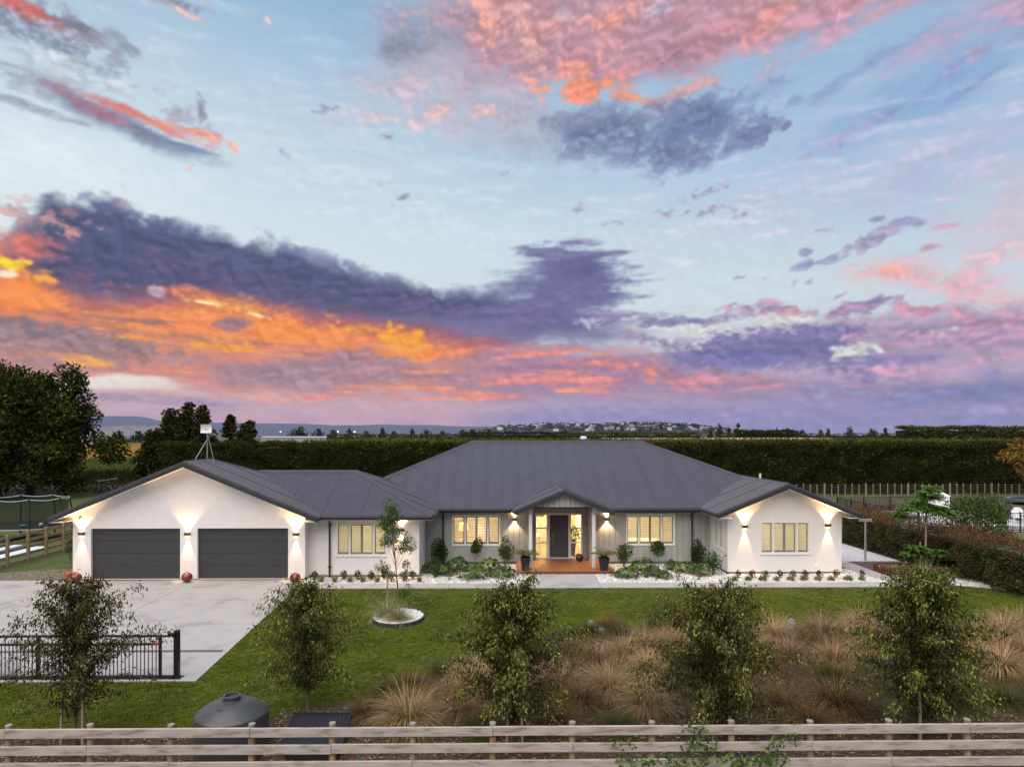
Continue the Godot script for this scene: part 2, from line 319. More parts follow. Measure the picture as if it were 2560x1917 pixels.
	puff(32.4, 11.8, 6.1, 1.96, 4, rgbv(246, 180, 174), rgbv(228, 184, 194), 0.9, 0.9, 0.6, 0)
	puff(30.9, 12.1, 2.1, 0.86, 6, rgbv(255, 168, 148), rgbv(255, 168, 148), 0.8, 0.8, 0.5, 0)
	puff(35.7, 10.4, 4.0, 1.59, 14, rgbv(236, 172, 182), rgbv(236, 172, 182), 0.8, 0.9, 0.7, 0)
	puff(37.0, 12.1, 3.1, 1.24, -10, rgbv(238, 188, 192), rgbv(238, 188, 192), 0.6, 0.9, 0.8, 0)
	puff(38.1, 9.2, 4.1, 1.25, 0, rgbv(246, 190, 184), rgbv(246, 190, 184), 0.75, 0.9, 0.7, 0)
	puff(30.0, 14.4, 2.1, 0.59, -16, rgbv(150, 146, 182), rgbv(170, 156, 186), 0.85, 0.5, 1.1, 0)
	puff(26.5, 13.2, 2.3, 0.38, -8, rgbv(140, 146, 182), rgbv(150, 154, 186), 0.85, 0.5, 1, 0)
	puff(25.5, 14.1, 0.7, 0.42, 0, rgbv(146, 150, 184), rgbv(146, 150, 184), 0.8, 0.5, 0.9, 0)
	puff(32.4, 15.3, 1.1, 0.35, 10, rgbv(152, 148, 184), rgbv(152, 148, 184), 0.8, 0.5, 0.9, 0)
	puff(30.4, 15.8, 0.9, 0.29, -4, rgbv(150, 150, 186), rgbv(150, 150, 186), 0.8, 0.5, 0.9, 0)
	puff(33.8, 13.4, 1.0, 0.29, -4, rgbv(206, 150, 168), rgbv(206, 150, 168), 0.7, 0.6, 0.9, 0)
	puff(34.9, 14.7, 1.4, 0.25, 0, rgbv(214, 160, 178), rgbv(214, 160, 178), 0.6, 0.7, 0.9, 0)
	puff(20.7, 12.6, 0.5, 0.25, 0, rgbv(150, 152, 180), rgbv(170, 172, 194), 0.75, 0.8, 1.5, 2)
	puff(22.5, 12.4, 0.8, 0.18, 0, rgbv(150, 152, 180), rgbv(170, 172, 194), 0.75, 0.8, 1.5, 2)
	puff(24.7, 11.8, 0.3, 0.21, -30, rgbv(150, 152, 180), rgbv(170, 172, 194), 0.75, 0.8, 1.5, 2)
	puff(25.7, 11.9, 0.3, 0.32, 40, rgbv(150, 152, 180), rgbv(170, 172, 194), 0.75, 0.8, 1.5, 2)
	puff(27.9, 10.6, 0.4, 0.25, -35, rgbv(150, 152, 180), rgbv(170, 172, 194), 0.75, 0.8, 1.5, 2)
	puff(19.6, 10.3, 0.9, 0.22, -10, rgbv(150, 152, 180), rgbv(170, 172, 194), 0.75, 0.8, 1.5, 2)
	puff(20.4, 9.7, 1.2, 0.22, 0, rgbv(150, 152, 180), rgbv(170, 172, 194), 0.75, 0.8, 1.5, 2)
	puff(22.6, 10.5, 0.5, 0.21, 0, rgbv(150, 152, 180), rgbv(170, 172, 194), 0.75, 0.8, 1.5, 2)
	bank([[-43.2, 12.5, 2.9], [-36.3, 13.2, 3.2], [-33.1, 14.3, 3.3], [-27.9, 13.6, 3.5], [-21.4, 13.1, 3.7], [-14.2, 12.2, 3.9], [-6.5, 11.0, 4.0], [-0.5, 9.5, 4.0], [7.5, 7.9, 4.0]], rgbv(200, 116, 104), rgbv(178, 106, 112), 1, 1.4, 2, 0.5, 0)
	bank([[-41.1, 15.2, 8.9], [-36.3, 14.4, 10.4], [-35.0, 15.7, 9.7], [-33.4, 17.3, 8.6], [-30.0, 17.2, 8.4], [-26.9, 16.6, 8.8], [-22.0, 16.2, 9.2], [-20.3, 15.6, 9.1], [-17.1, 15.8, 8.9], [-14.2, 14.9, 8.3], [-8.4, 13.7, 7.9], [-4.5, 12.9, 7.5], [-0.5, 12.7, 7.8], [3.5, 11.8, 7.0], [9.5, 11.0, 6.7], [14.1, 9.7, 7.0]], rgbv(78, 85, 117), rgbv(94, 92, 126), 0.98, 1.5, 3, 0.7, 0)
	puff(5.5, 12.6, 7.1, 4.17, -10, rgbv(106, 104, 148), rgbv(116, 111, 154), 0.97, 0.5, 0.3, 1)
	puff(7.9, 14.0, 4.3, 1.87, -4, rgbv(100, 98, 140), rgbv(116, 112, 152), 0.95, 0.5, 0.5, 1)
	puff(4.7, 15.4, 4.0, 0.89, 2, rgbv(112, 112, 150), rgbv(128, 128, 164), 0.9, 0.5, 0.8, 1)
	puff(8.7, 11.7, 5.1, 1.91, -4, rgbv(110, 106, 150), rgbv(120, 114, 158), 0.92, 0.6, 0.7, 1)
	puff(2.3, 9.9, 13.0, 2.57, 2, rgbv(112, 106, 150), rgbv(124, 114, 156), 0.92, 0.7, 0.6, 1)
	puff(11.0, 9.8, 5.0, 0.61, 0, rgbv(126, 120, 164), rgbv(150, 140, 178), 0.8, 0.6, 1, 0)
	puff(-14.2, 14.4, 6.0, 0.95, 14, rgbv(112, 116, 154), rgbv(130, 134, 168), 0.75, 0.8, 0.8, 0)
	puff(-26.9, 15.9, 6.3, 0.72, 14, rgbv(84, 92, 128), rgbv(84, 92, 128), 0.7, 0.8, 0.8, 0)
	puff(-24.0, 12.7, 11.8, 1.53, 9, rgbv(92, 86, 118), rgbv(104, 92, 122), 0.85, 0.9, 0.5, 0)
	puff(-30.9, 14.7, 5.5, 1.92, 6, rgbv(76, 86, 116), rgbv(88, 94, 124), 0.8, 0.9, 0.5, 0)
	puff(-8.0, 11.3, 10.1, 1.60, 12, rgbv(94, 87, 124), rgbv(108, 96, 132), 0.85, 0.9, 0.5, 0)
	puff(-34.8, 15.0, 2.9, 1.09, 0, rgbv(168, 140, 150), rgbv(226, 158, 140), 0.75, 0.5, 1.2, 0)
	puff(-32.3, 15.7, 1.4, 0.69, 0, rgbv(190, 140, 140), rgbv(130, 116, 140), 0.7, 0.45, 1.2, 0)
	puff(-35.5, 13.2, 3.1, 1.53, 0, rgbv(224, 128, 104), rgbv(206, 112, 104), 0.9, 0.8, 0.8, 0)
	puff(-37.8, 12.9, 3.2, 2.38, 0, rgbv(226, 130, 104), rgbv(226, 130, 104), 0.9, 0.8, 0.8, 0)
	puff(-33.1, 12.4, 2.2, 1.27, 20, rgbv(140, 96, 112), rgbv(176, 108, 110), 0.7, 0.8, 0.8, 0)
	puff(-29.0, 18.1, 0.3, 0.15, 0, rgbv(200, 190, 190), rgbv(200, 190, 190), 0.3, 0.6, 0.5, 0)
	puff(-28.7, 16.7, 0.6, 0.32, 0, rgbv(170, 150, 165), rgbv(170, 150, 165), 0.6, 0.5, 1.1, 0)
	bank([[-42.2, 10.6, 8.2], [-36.3, 12.0, 9.5], [-31.7, 11.0, 8.4], [-27.9, 10.8, 8.4], [-23.4, 11.7, 9.1], [-19.2, 11.3, 9.0], [-14.2, 10.2, 7.7], [-8.4, 10.0, 7.1], [-4.1, 9.5, 6.8], [0.7, 8.2, 6.4]], rgbv(170, 98, 108), rgbv(196, 112, 104), 0.9, 3, 2.6, 0.35, 0)
	bank([[-44.2, 8.4, 1.1], [-36.3, 9.5, 1.6], [-27.9, 9.1, 2.1], [-17.8, 9.4, 2.3], [-6.5, 8.7, 2.4], [1.5, 7.2, 2.4], [7.5, 6.5, 2.4]], rgbv(236, 150, 110), rgbv(214, 140, 124), 0.95, 2, 2, 0.5, 1)
	bank([[-6.5, 8.1, 2.0], [1.5, 8.2, 2.0], [11.4, 8.0, 2.0], [18.9, 6.3, 1.9], [27.5, 5.0, 1.8], [41.2, 4.3, 1.5], [47.5, 3.8, 1.4]], rgbv(160, 136, 164), rgbv(184, 144, 158), 0.92, 1.6, 2, 0.6, 1)
	bank([[-42.2, 10.2, 6.4], [-36.3, 11.9, 7.5], [-33.7, 11.4, 7.7], [-31.4, 10.3, 7.5], [-27.9, 10.5, 6.9], [-23.4, 11.5, 6.7], [-20.7, 11.1, 6.7], [-17.1, 10.9, 6.6], [-14.2, 9.6, 6.5], [-10.4, 9.7, 6.0], [-7.2, 9.8, 5.5], [-4.1, 8.9, 6.2], [-0.9, 7.9, 6.5], [1.1, 7.4, 6.6]], rgbv(255, 146, 58), rgbv(252, 152, 86), 0.97, 2.2, 1.4, 0.4, 0)
	puff(-23.4, 10.7, 8.0, 0.71, 4, rgbv(214, 104, 92), rgbv(236, 124, 84), 0.75, 0.9, 0.9, 0)
	puff(-34.8, 10.6, 2.4, 1.13, -10, rgbv(255, 160, 58), rgbv(255, 136, 58), 0.9, 0.8, 0.9, 0)
	puff(-35.8, 11.7, 1.6, 0.37, -4, rgbv(255, 212, 40), rgbv(255, 212, 40), 0.95, 0.6, 0.9, 0)
	puff(-36.0, 11.0, 0.7, 0.28, 0, rgbv(250, 226, 206), rgbv(250, 226, 206), 0.9, 0.6, 0.9, 0)
	puff(-34.0, 11.1, 1.1, 0.76, 0, rgbv(255, 176, 66), rgbv(255, 176, 66), 0.8, 0.8, 0.9, 0)
	puff(-23.4, 10.3, 2.0, 0.21, 4, rgbv(255, 226, 150), rgbv(255, 226, 150), 0.9, 0.7, 1, 0)
	puff(-22.0, 10.2, 3.7, 0.50, 6, rgbv(255, 186, 80), rgbv(255, 186, 80), 0.75, 0.8, 1, 0)
	puff(-19.2, 9.6, 1.4, 0.18, 10, rgbv(255, 220, 160), rgbv(255, 220, 160), 0.8, 0.7, 1, 0)
	puff(-24.0, 9.0, 5.3, 0.85, 4, rgbv(252, 166, 104), rgbv(240, 146, 92), 0.7, 0.9, 1, 0)
	puff(-16.4, 8.7, 4.0, 1.35, 8, rgbv(255, 160, 56), rgbv(255, 140, 60), 0.85, 0.9, 0.9, 0)
	puff(-7.6, 8.1, 3.5, 1.32, 6, rgbv(255, 182, 20), rgbv(255, 158, 48), 0.95, 0.7, 0.8, 0)
	puff(-11.1, 8.9, 2.7, 0.69, 0, rgbv(255, 176, 30), rgbv(255, 176, 30), 0.8, 0.8, 0.9, 0)
	puff(-5.3, 6.9, 3.2, 0.78, -16, rgbv(255, 150, 62), rgbv(255, 150, 62), 0.85, 0.8, 0.8, 0)
	puff(-2.1, 7.2, 2.4, 0.40, -8, rgbv(250, 140, 90), rgbv(250, 140, 90), 0.8, 0.8, 0.8, 0)
	puff(-26.9, 10.9, 0.8, 0.51, 8, rgbv(188, 160, 168), rgbv(188, 160, 168), 0.85, 0.35, 0.6, 0)
	puff(-25.2, 10.0, 0.3, 0.28, 0, rgbv(190, 130, 120), rgbv(190, 130, 120), 0.5, 0.6, 0.8, 0)
	puff(-31.4, 8.4, 3.4, 0.26, 3, rgbv(150, 112, 112), rgbv(190, 124, 96), 0.7, 0.6, 1.2, 1)
	puff(-29.1, 7.8, 4.8, 0.24, 4, rgbv(150, 112, 112), rgbv(190, 124, 96), 0.7, 0.6, 1.2, 1)
	puff(-33.1, 6.5, 5.2, 0.27, 3, rgbv(150, 112, 112), rgbv(190, 124, 96), 0.7, 0.6, 1.2, 1)
	puff(-26.9, 7.0, 3.8, 0.21, 4, rgbv(150, 112, 112), rgbv(190, 124, 96), 0.7, 0.6, 1.2, 1)
	puff(-19.2, 7.4, 3.2, 0.26, 4, rgbv(150, 112, 112), rgbv(190, 124, 96), 0.7, 0.6, 1.2, 1)
	puff(-16.4, 6.7, 4.4, 0.26, 2, rgbv(150, 112, 112), rgbv(190, 124, 96), 0.7, 0.6, 1.2, 1)
	puff(-30.9, 9.2, 2.0, 0.17, 0, rgbv(150, 112, 112), rgbv(190, 124, 96), 0.7, 0.6, 1.2, 1)
	puff(-20.7, 8.3, 2.1, 0.22, 0, rgbv(150, 112, 112), rgbv(190, 124, 96), 0.7, 0.6, 1.2, 1)
	bank([[-42.2, 7.0, 4.1], [-36.3, 8.3, 4.5], [-33.7, 8.2, 4.6], [-29.7, 8.1, 4.8], [-25.4, 6.7, 5.0], [-22.4, 6.3, 5.1]], rgbv(132, 118, 126), rgbv(184, 138, 122), 0.92, 0.8, 1.6, 1.2, 2)
	puff(-34.8, 7.8, 4.0, 0.45, 4, rgbv(120, 112, 128), rgbv(150, 124, 128), 0.8, 0.5, 1.1, 0)
	puff(-26.9, 8.5, 3.8, 0.31, 3, rgbv(150, 116, 118), rgbv(150, 116, 118), 0.75, 0.5, 1.2, 1)
	puff(-21.4, 8.8, 2.1, 0.58, -6, rgbv(146, 112, 116), rgbv(170, 124, 120), 0.85, 0.5, 1, 0)
	puff(-23.4, 7.5, 6.7, 0.50, 5, rgbv(156, 118, 110), rgbv(250, 156, 70), 0.85, 0.5, 1.2, 1)
	puff(-22.4, 6.9, 5.7, 0.36, 3, rgbv(255, 182, 30), rgbv(255, 160, 50), 0.95, 0.5, 1.2, 1)
	bank([[-42.2, 5.3, 3.1], [-36.3, 6.0, 3.5], [-32.3, 6.0, 4.1], [-27.9, 6.0, 4.4], [-24.0, 5.9, 4.0], [-20.7, 6.1, 3.0], [-16.4, 6.5, 2.9], [-11.9, 7.1, 3.5], [-8.4, 6.9, 3.5], [-4.1, 6.0, 3.6], [1.5, 5.6, 3.6], [7.5, 5.2, 4.0]], rgbv(166, 134, 138), rgbv(182, 142, 140), 0.93, 0.9, 1.6, 0.9, 1)
	puff(-17.8, 4.9, 5.4, 1.36, 4, rgbv(158, 130, 140), rgbv(172, 138, 142), 0.8, 0.8, 0.8, 0)
	puff(-11.9, 6.6, 3.4, 1.00, -8, rgbv(160, 126, 136), rgbv(176, 134, 138), 0.85, 0.5, 0.9, 0)
	puff(-31.1, 5.4, 2.6, 0.38, 4, rgbv(255, 200, 50), rgbv(255, 170, 60), 0.95, 0.5, 1.1, 1)
	puff(-34.2, 5.7, 3.0, 0.32, 4, rgbv(206, 150, 118), rgbv(206, 150, 118), 0.8, 0.6, 1.1, 1)
	puff(-33.1, 4.6, 4.1, 0.33, 0, rgbv(190, 150, 138), rgbv(190, 150, 138), 0.8, 0.6, 1.1, 1)
	bank([[-40.0, 3.9, 1.8], [-36.3, 4.0, 1.9], [-33.1, 4.4, 2.2], [-30.0, 4.8, 2.8], [-26.9, 4.4, 2.9], [-24.0, 4.0, 2.7], [-21.4, 3.5, 3.0]], rgbv(244, 238, 226), rgbv(240, 226, 206), 0.95, 0.8, 1, 0.5, 1)
	puff(-25.0, 4.9, 3.2, 0.28, 5, rgbv(250, 160, 100), rgbv(250, 160, 100), 0.8, 0.6, 1, 1)
	puff(-29.4, 2.8, 5.4, 0.45, 3, rgbv(178, 148, 164), rgbv(196, 162, 170), 0.9, 0.5, 0.9, 1)
	puff(-23.4, 2.6, 3.0, 0.44, 2, rgbv(168, 140, 162), rgbv(168, 140, 162), 0.85, 0.5, 0.8, 1)
	puff(-22.0, 2.0, 2.4, 0.30, 0, rgbv(176, 144, 164), rgbv(176, 144, 164), 0.7, 0.6, 0.8, 1)
	puff(-17.1, 3.2, 9.4, 0.84, 0, rgbv(252, 180, 140), rgbv(238, 166, 146), 0.7, 0.8, 1.1, 1)
	puff(-14.2, 3.9, 6.0, 0.69, 2, rgbv(176, 140, 150), rgbv(196, 150, 150), 0.8, 0.6, 1, 1)
	puff(-6.5, 5.0, 10.1, 0.87, 2, rgbv(166, 130, 142), rgbv(196, 142, 142), 0.85, 0.6, 1.1, 1)
	puff(-10.4, 2.4, 12.2, 0.71, 0, rgbv(226, 178, 168), rgbv(226, 178, 168), 0.6, 0.9, 0.9, 1)
	puff(-4.5, 5.4, 3.2, 0.16, 0, rgbv(255, 164, 96), rgbv(250, 150, 110), 0.9, 0.6, 1.2, 1)
	puff(-2.1, 5.6, 2.4, 0.16, 0, rgbv(255, 164, 96), rgbv(250, 150, 110), 0.9, 0.6, 1.2, 1)
	puff(-7.2, 4.0, 5.1, 0.24, 0, rgbv(255, 164, 96), rgbv(250, 150, 110), 0.9, 0.6, 1.2, 1)
	puff(-11.9, 3.6, 2.3, 0.20, 0, rgbv(255, 164, 96), rgbv(250, 150, 110), 0.9, 0.6, 1.2, 1)
	puff(-0.5, 3.6, 6.0, 0.28, 0, rgbv(255, 164, 96), rgbv(250, 150, 110), 0.9, 0.6, 1.2, 1)
	puff(-4.1, 3.1, 6.3, 0.24, 0, rgbv(255, 164, 96), rgbv(250, 150, 110), 0.9, 0.6, 1.2, 1)
	puff(0.7, 4.3, 2.8, 0.20, 0, rgbv(255, 164, 96), rgbv(250, 150, 110), 0.9, 0.6, 1.2, 1)
	puff(-14.2, 3.0, 2.2, 0.16, 0, rgbv(255, 164, 96), rgbv(250, 150, 110), 0.9, 0.6, 1.2, 1)
	bank([[-2.5, 7.5, 3.2], [3.5, 7.4, 3.0], [9.5, 7.4, 3.0], [13.3, 7.0, 3.1], [17.1, 5.4, 3.1], [24.2, 4.8, 2.9]], rgbv(170, 128, 152), rgbv(214, 140, 138), 0.85, 1, 1.6, 1.1, 1)
	puff(4.7, 6.8, 4.8, 0.35, -3, rgbv(250, 150, 112), rgbv(238, 146, 130), 0.9, 0.6, 1.1, 1)
	puff(9.5, 6.9, 3.5, 0.39, -6, rgbv(250, 150, 112), rgbv(238, 146, 130), 0.9, 0.6, 1.1, 1)
	puff(5.9, 5.4, 5.5, 0.43, 2, rgbv(250, 150, 112), rgbv(238, 146, 130), 0.9, 0.6, 1.1, 1)
	puff(7.9, 4.7, 4.7, 0.31, 2, rgbv(250, 150, 112), rgbv(238, 146, 130), 0.9, 0.6, 1.1, 1)
	puff(6.7, 3.9, 4.0, 0.40, 2, rgbv(250, 150, 112), rgbv(238, 146, 130), 0.9, 0.6, 1.1, 1)
	puff(3.1, 4.6, 3.6, 0.27, 0, rgbv(250, 150, 112), rgbv(238, 146, 130), 0.9, 0.6, 1.1, 1)
	puff(2.3, 3.3, 3.6, 0.20, 0, rgbv(250, 150, 112), rgbv(238, 146, 130), 0.9, 0.6, 1.1, 1)
	puff(10.6, 5.9, 3.5, 0.47, 0, rgbv(250, 150, 112), rgbv(238, 146, 130), 0.9, 0.6, 1.1, 1)
	puff(13.2, 5.2, 1.1, 1.32, 6, rgbv(255, 158, 100), rgbv(250, 150, 116), 0.9, 0.8, 0.5, 0)
	puff(6.1, 3.9, 2.4, 0.35, 0, rgbv(255, 172, 104), rgbv(255, 172, 104), 0.9, 0.7, 0.8, 1)
	puff(18.7, 4.4, 5.4, 0.91, 3, rgbv(246, 156, 136), rgbv(230, 150, 150), 0.9, 0.7, 1, 1)
	puff(22.1, 3.8, 3.1, 0.45, 0, rgbv(246, 158, 142), rgbv(246, 158, 142), 0.8, 0.6, 1, 1)
	puff(24.2, 3.4, 2.0, 0.22, 0, rgbv(236, 164, 164), rgbv(236, 164, 164), 0.7, 0.6, 1, 1)
	bank([[16.4, 9.2, 4.2], [20.7, 9.3, 4.1], [27.5, 9.9, 3.9], [33.5, 10.0, 3.4], [38.8, 9.7, 2.8], [47.5, 9.3, 2.5]], rgbv(170, 152, 182), rgbv(186, 154, 178), 0.75, 1.6, 2.5, 1, 0)
	puff(34.9, 6.4, 6.3, 1.18, 0, rgbv(160, 140, 176), rgbv(184, 150, 176), 0.85, 0.8, 0.9, 0)
	puff(25.8, 6.5, 5.6, 1.22, 0, rgbv(126, 122, 166), rgbv(142, 132, 172), 0.85, 0.7, 0.9, 0)
	puff(16.4, 9.1, 7.0, 0.83, 4, rgbv(222, 229, 216), rgbv(222, 229, 216), 0.9, 0.7, 1, 0)
	puff(24.2, 9.1, 4.4, 0.64, 4, rgbv(220, 226, 214), rgbv(220, 226, 214), 0.8, 0.7, 1, 0)
	bank([[12.9, 7.2, 5.5], [16.4, 7.5, 4.6], [19.3, 8.5, 4.6], [22.1, 8.6, 4.7], [24.8, 8.7, 4.6], [27.5, 8.1, 3.9], [30.6, 6.1, 3.5], [33.5, 5.0, 3.0]], rgbv(116, 114, 160), rgbv(134, 124, 166), 0.95, 0.7, 1.8, 1, 2)
	puff(22.8, 10.0, 3.1, 0.65, 6, rgbv(150, 136, 172), rgbv(206, 150, 168), 0.9, 0.5, 1.1, 0)
	puff(19.3, 9.4, 2.5, 0.44, -4, rgbv(160, 146, 178), rgbv(160, 146, 178), 0.8, 0.5, 1.2, 0)
	puff(14.9, 9.4, 2.6, 0.53, 0, rgbv(124, 122, 164), rgbv(124, 122, 164), 0.85, 0.5, 1.2, 0)
	puff(17.1, 9.4, 0.9, 0.34, 0, rgbv(124, 124, 164), rgbv(124, 124, 164), 0.85, 0.5, 1.2, 0)
	puff(14.5, 7.9, 4.5, 0.69, 14, rgbv(140, 132, 168), rgbv(170, 150, 176), 0.85, 0.6, 1.1, 0)
	puff(27.1, 8.0, 3.9, 0.78, 4, rgbv(122, 118, 162), rgbv(136, 128, 168), 0.92, 0.45, 1, 0)
	puff(20.7, 6.4, 6.0, 1.12, 0, rgbv(112, 110, 160), rgbv(122, 118, 164), 0.9, 0.7, 0.7, 0)
	puff(29.0, 9.5, 3.1, 0.82, -4, rgbv(142, 130, 168), rgbv(176, 140, 168), 0.9, 0.45, 1, 0)
	puff(30.3, 10.0, 1.2, 0.34, 0, rgbv(130, 126, 168), rgbv(130, 126, 168), 0.85, 0.5, 0.9, 0)
	puff(33.5, 9.0, 3.4, 0.56, 6, rgbv(200, 142, 164), rgbv(226, 158, 170), 0.9, 0.6, 1, 0)
	puff(36.5, 7.8, 4.0, 0.77, 4, rgbv(170, 138, 170), rgbv(206, 148, 168), 0.9, 0.6, 1, 0)
	puff(32.4, 7.4, 4.4, 0.87, -2, rgbv(150, 136, 174), rgbv(190, 148, 172), 0.9, 0.5, 1, 0)
	puff(37.5, 6.5, 5.1, 1.27, 0, rgbv(166, 142, 178), rgbv(190, 150, 176), 0.9, 0.7, 0.8, 0)
	puff(36.8, 8.4, 1.6, 0.32, 0, rgbv(240, 160, 160), rgbv(240, 160, 160), 0.75, 0.7, 0.9, 0)
	puff(31.5, 6.7, 2.7, 0.48, 0, rgbv(200, 146, 170), rgbv(200, 146, 170), 0.7, 0.7, 0.9, 0)
	puff(29.0, 6.3, 2.3, 0.70, -8, rgbv(217, 224, 206), rgbv(210, 214, 204), 0.95, 0.3, 0.9, 0)
	puff(34.6, 7.5, 1.7, 0.23, 0, rgbv(214, 204, 206), rgbv(214, 204, 206), 0.7, 0.6, 1.1, 0)
	puff(32.4, 5.5, 4.7, 0.61, 0, rgbv(140, 132, 176), rgbv(140, 132, 176), 0.85, 0.6, 0.9, 1)
	puff(34.3, 4.7, 5.3, 1.33, 6, rgbv(214, 166, 188), rgbv(200, 160, 188), 0.85, 0.8, 0.8, 0)
	puff(30.6, 4.8, 2.7, 0.48, 8, rgbv(228, 168, 180), rgbv(228, 168, 180), 0.8, 0.7, 0.9, 0)
	puff(38.8, 5.3, 3.0, 0.44, 0, rgbv(236, 168, 182), rgbv(236, 168, 182), 0.75, 0.8, 0.9, 0)
	puff(36.2, 3.1, 8.0, 1.70, -6, rgbv(122, 128, 172), rgbv(134, 136, 176), 0.92, 0.7, 0.7, 0)
	puff(26.8, 3.2, 9.0, 1.15, 0, rgbv(142, 140, 180), rgbv(156, 148, 182), 0.85, 0.8, 0.8, 1)
	puff(29.0, 3.7, 1.6, 0.18, 0, rgbv(214, 158, 176), rgbv(214, 158, 176), 0.7, 0.7, 0.9, 1)
	puff(26.7, 3.0, 1.0, 0.32, 10, rgbv(178, 178, 196), rgbv(178, 178, 196), 0.6, 0.6, 0.9, 0)
	puff(37.5, 1.6, 3.6, 0.71, -6, rgbv(190, 172, 200), rgbv(178, 164, 198), 0.8, 0.7, 0.8, 0)
	puff(17.1, 2.0, 15.2, 0.84, 0, rgbv(160, 146, 188), rgbv(178, 156, 188), 0.7, 0.9, 0.8, 1)
	puff(-26.9, 1.7, 13.1, 0.92, 0, rgbv(234, 194, 176), rgbv(224, 182, 172), 0.75, 0.9, 0.4, 1)
	puff(-11.9, 1.9, 11.3, 0.71, 0, rgbv(222, 176, 170), rgbv(222, 176, 170), 0.6, 0.9, 0.5, 1)
	puff(7.5, 28.8, 2.4, 1.83, -10, rgbv(252, 170, 144), rgbv(236, 156, 142), 0.6, 0.8, 0.9, 0)
	puff(13.3, 29.2, 4.6, 1.20, -12, rgbv(214, 150, 150), rgbv(190, 146, 160), 0.6, 0.9, 0.7, 0)
	puff(24.2, 29.5, 8.7, 0.95, -14, rgbv(226, 160, 160), rgbv(206, 160, 176), 0.6, 0.9, 0.6, 1)
	puff(30.6, 28.9, 7.2, 0.64, -14, rgbv(222, 158, 164), rgbv(222, 158, 164), 0.55, 0.9, 0.6, 1)
	puff(4.7, 31.6, 3.6, 1.45, 0, rgbv(246, 176, 154), rgbv(226, 166, 160), 0.6, 0.9, 0.9, 0)
	puff(36.8, 27.0, 7.4, 1.80, -12, rgbv(188, 160, 188), rgbv(206, 164, 184), 0.7, 1, 0.5, 0)
	puff(33.2, 26.1, 7.4, 1.10, -18, rgbv(176, 164, 200), rgbv(190, 166, 194), 0.55, 1, 0.5, 0)
	puff(-5.3, 32.3, 3.6, 1.71, 0, rgbv(170, 156, 172), rgbv(196, 168, 176), 0.7, 0.9, 0.7, 0)
	puff(-8.0, 27.1, 4.3, 1.88, -10, rgbv(206, 190, 204), rgbv(222, 196, 200), 0.6, 1, 0.6, 0)
	puff(-11.9, 27.7, 3.4, 1.23, 0, rgbv(186, 186, 206), rgbv(186, 186, 206), 0.45, 1, 0.6, 0)
	puff(10.2, 25.3, 7.8, 0.97, 4, rgbv(128, 132, 160), rgbv(150, 144, 168), 0.6, 0.9, 0.8, 0)
	puff(34.9, 19.5, 6.6, 1.77, -14, rgbv(186, 178, 212), rgbv(200, 184, 210), 0.5, 1, 0.5, 0)
	puff(-34.0, 7.2, 6.0, 0.85, 4, rgbv(128, 118, 130), rgbv(160, 130, 128), 0.75, 0.7, 0.9, 0)
	puff(-27.9, 6.6, 4.9, 0.42, 4, rgbv(140, 116, 120), rgbv(176, 128, 112), 0.7, 0.7, 1, 1)
	puff(-14.2, 5.4, 7.1, 1.30, 3, rgbv(160, 132, 142), rgbv(176, 140, 144), 0.7, 0.9, 0.6, 0)
	bank([[-40.0, 4.2, 1.7], [-36.3, 4.3, 1.9], [-33.4, 4.5, 2.5], [-30.0, 4.8, 2.8], [-26.9, 4.7, 3.0], [-24.7, 4.3, 3.0], [-23.0, 3.7, 3.0]], rgbv(246, 241, 230), rgbv(242, 230, 212), 0.92, 0.7, 1.2, 0.35, 1)
	puff(-29.4, 2.7, 5.7, 0.38, 3, rgbv(180, 152, 168), rgbv(198, 166, 174), 0.85, 0.6, 0.8, 1)
	puff(-22.7, 2.5, 3.0, 0.41, 2, rgbv(172, 146, 166), rgbv(172, 146, 166), 0.8, 0.6, 0.8, 1)
	puff(-21.4, 10.5, 5.5, 0.94, 4, rgbv(255, 190, 84), rgbv(255, 160, 66), 0.7, 1, 0.7, 0)
	puff(-16.4, 8.6, 5.5, 1.28, 8, rgbv(255, 172, 56), rgbv(255, 150, 66), 0.75, 1, 0.6, 0)
	puff(-34.2, 9.8, 3.2, 1.27, 0, rgbv(255, 170, 70), rgbv(255, 146, 64), 0.75, 1, 0.6, 0)
	puff(-23.4, 10.3, 1.7, 0.18, 4, rgbv(255, 236, 176), rgbv(255, 236, 176), 0.9, 0.8, 0.9, 0)
	puff(-19.2, 9.6, 1.2, 0.15, 10, rgbv(255, 232, 180), rgbv(255, 232, 180), 0.85, 0.8, 0.9, 0)
	puff(-26.9, 10.9, 0.7, 0.51, 8, rgbv(190, 166, 174), rgbv(190, 166, 174), 0.9, 0.4, 0.5, 0)
	puff(-31.7, 11.3, 1.7, 1.30, 30, rgbv(150, 98, 108), rgbv(120, 92, 112), 0.6, 1, 0.6, 0)
	puff(-21.4, 8.8, 2.1, 0.50, -6, rgbv(150, 116, 120), rgbv(174, 128, 122), 0.85, 0.6, 0.9, 0)

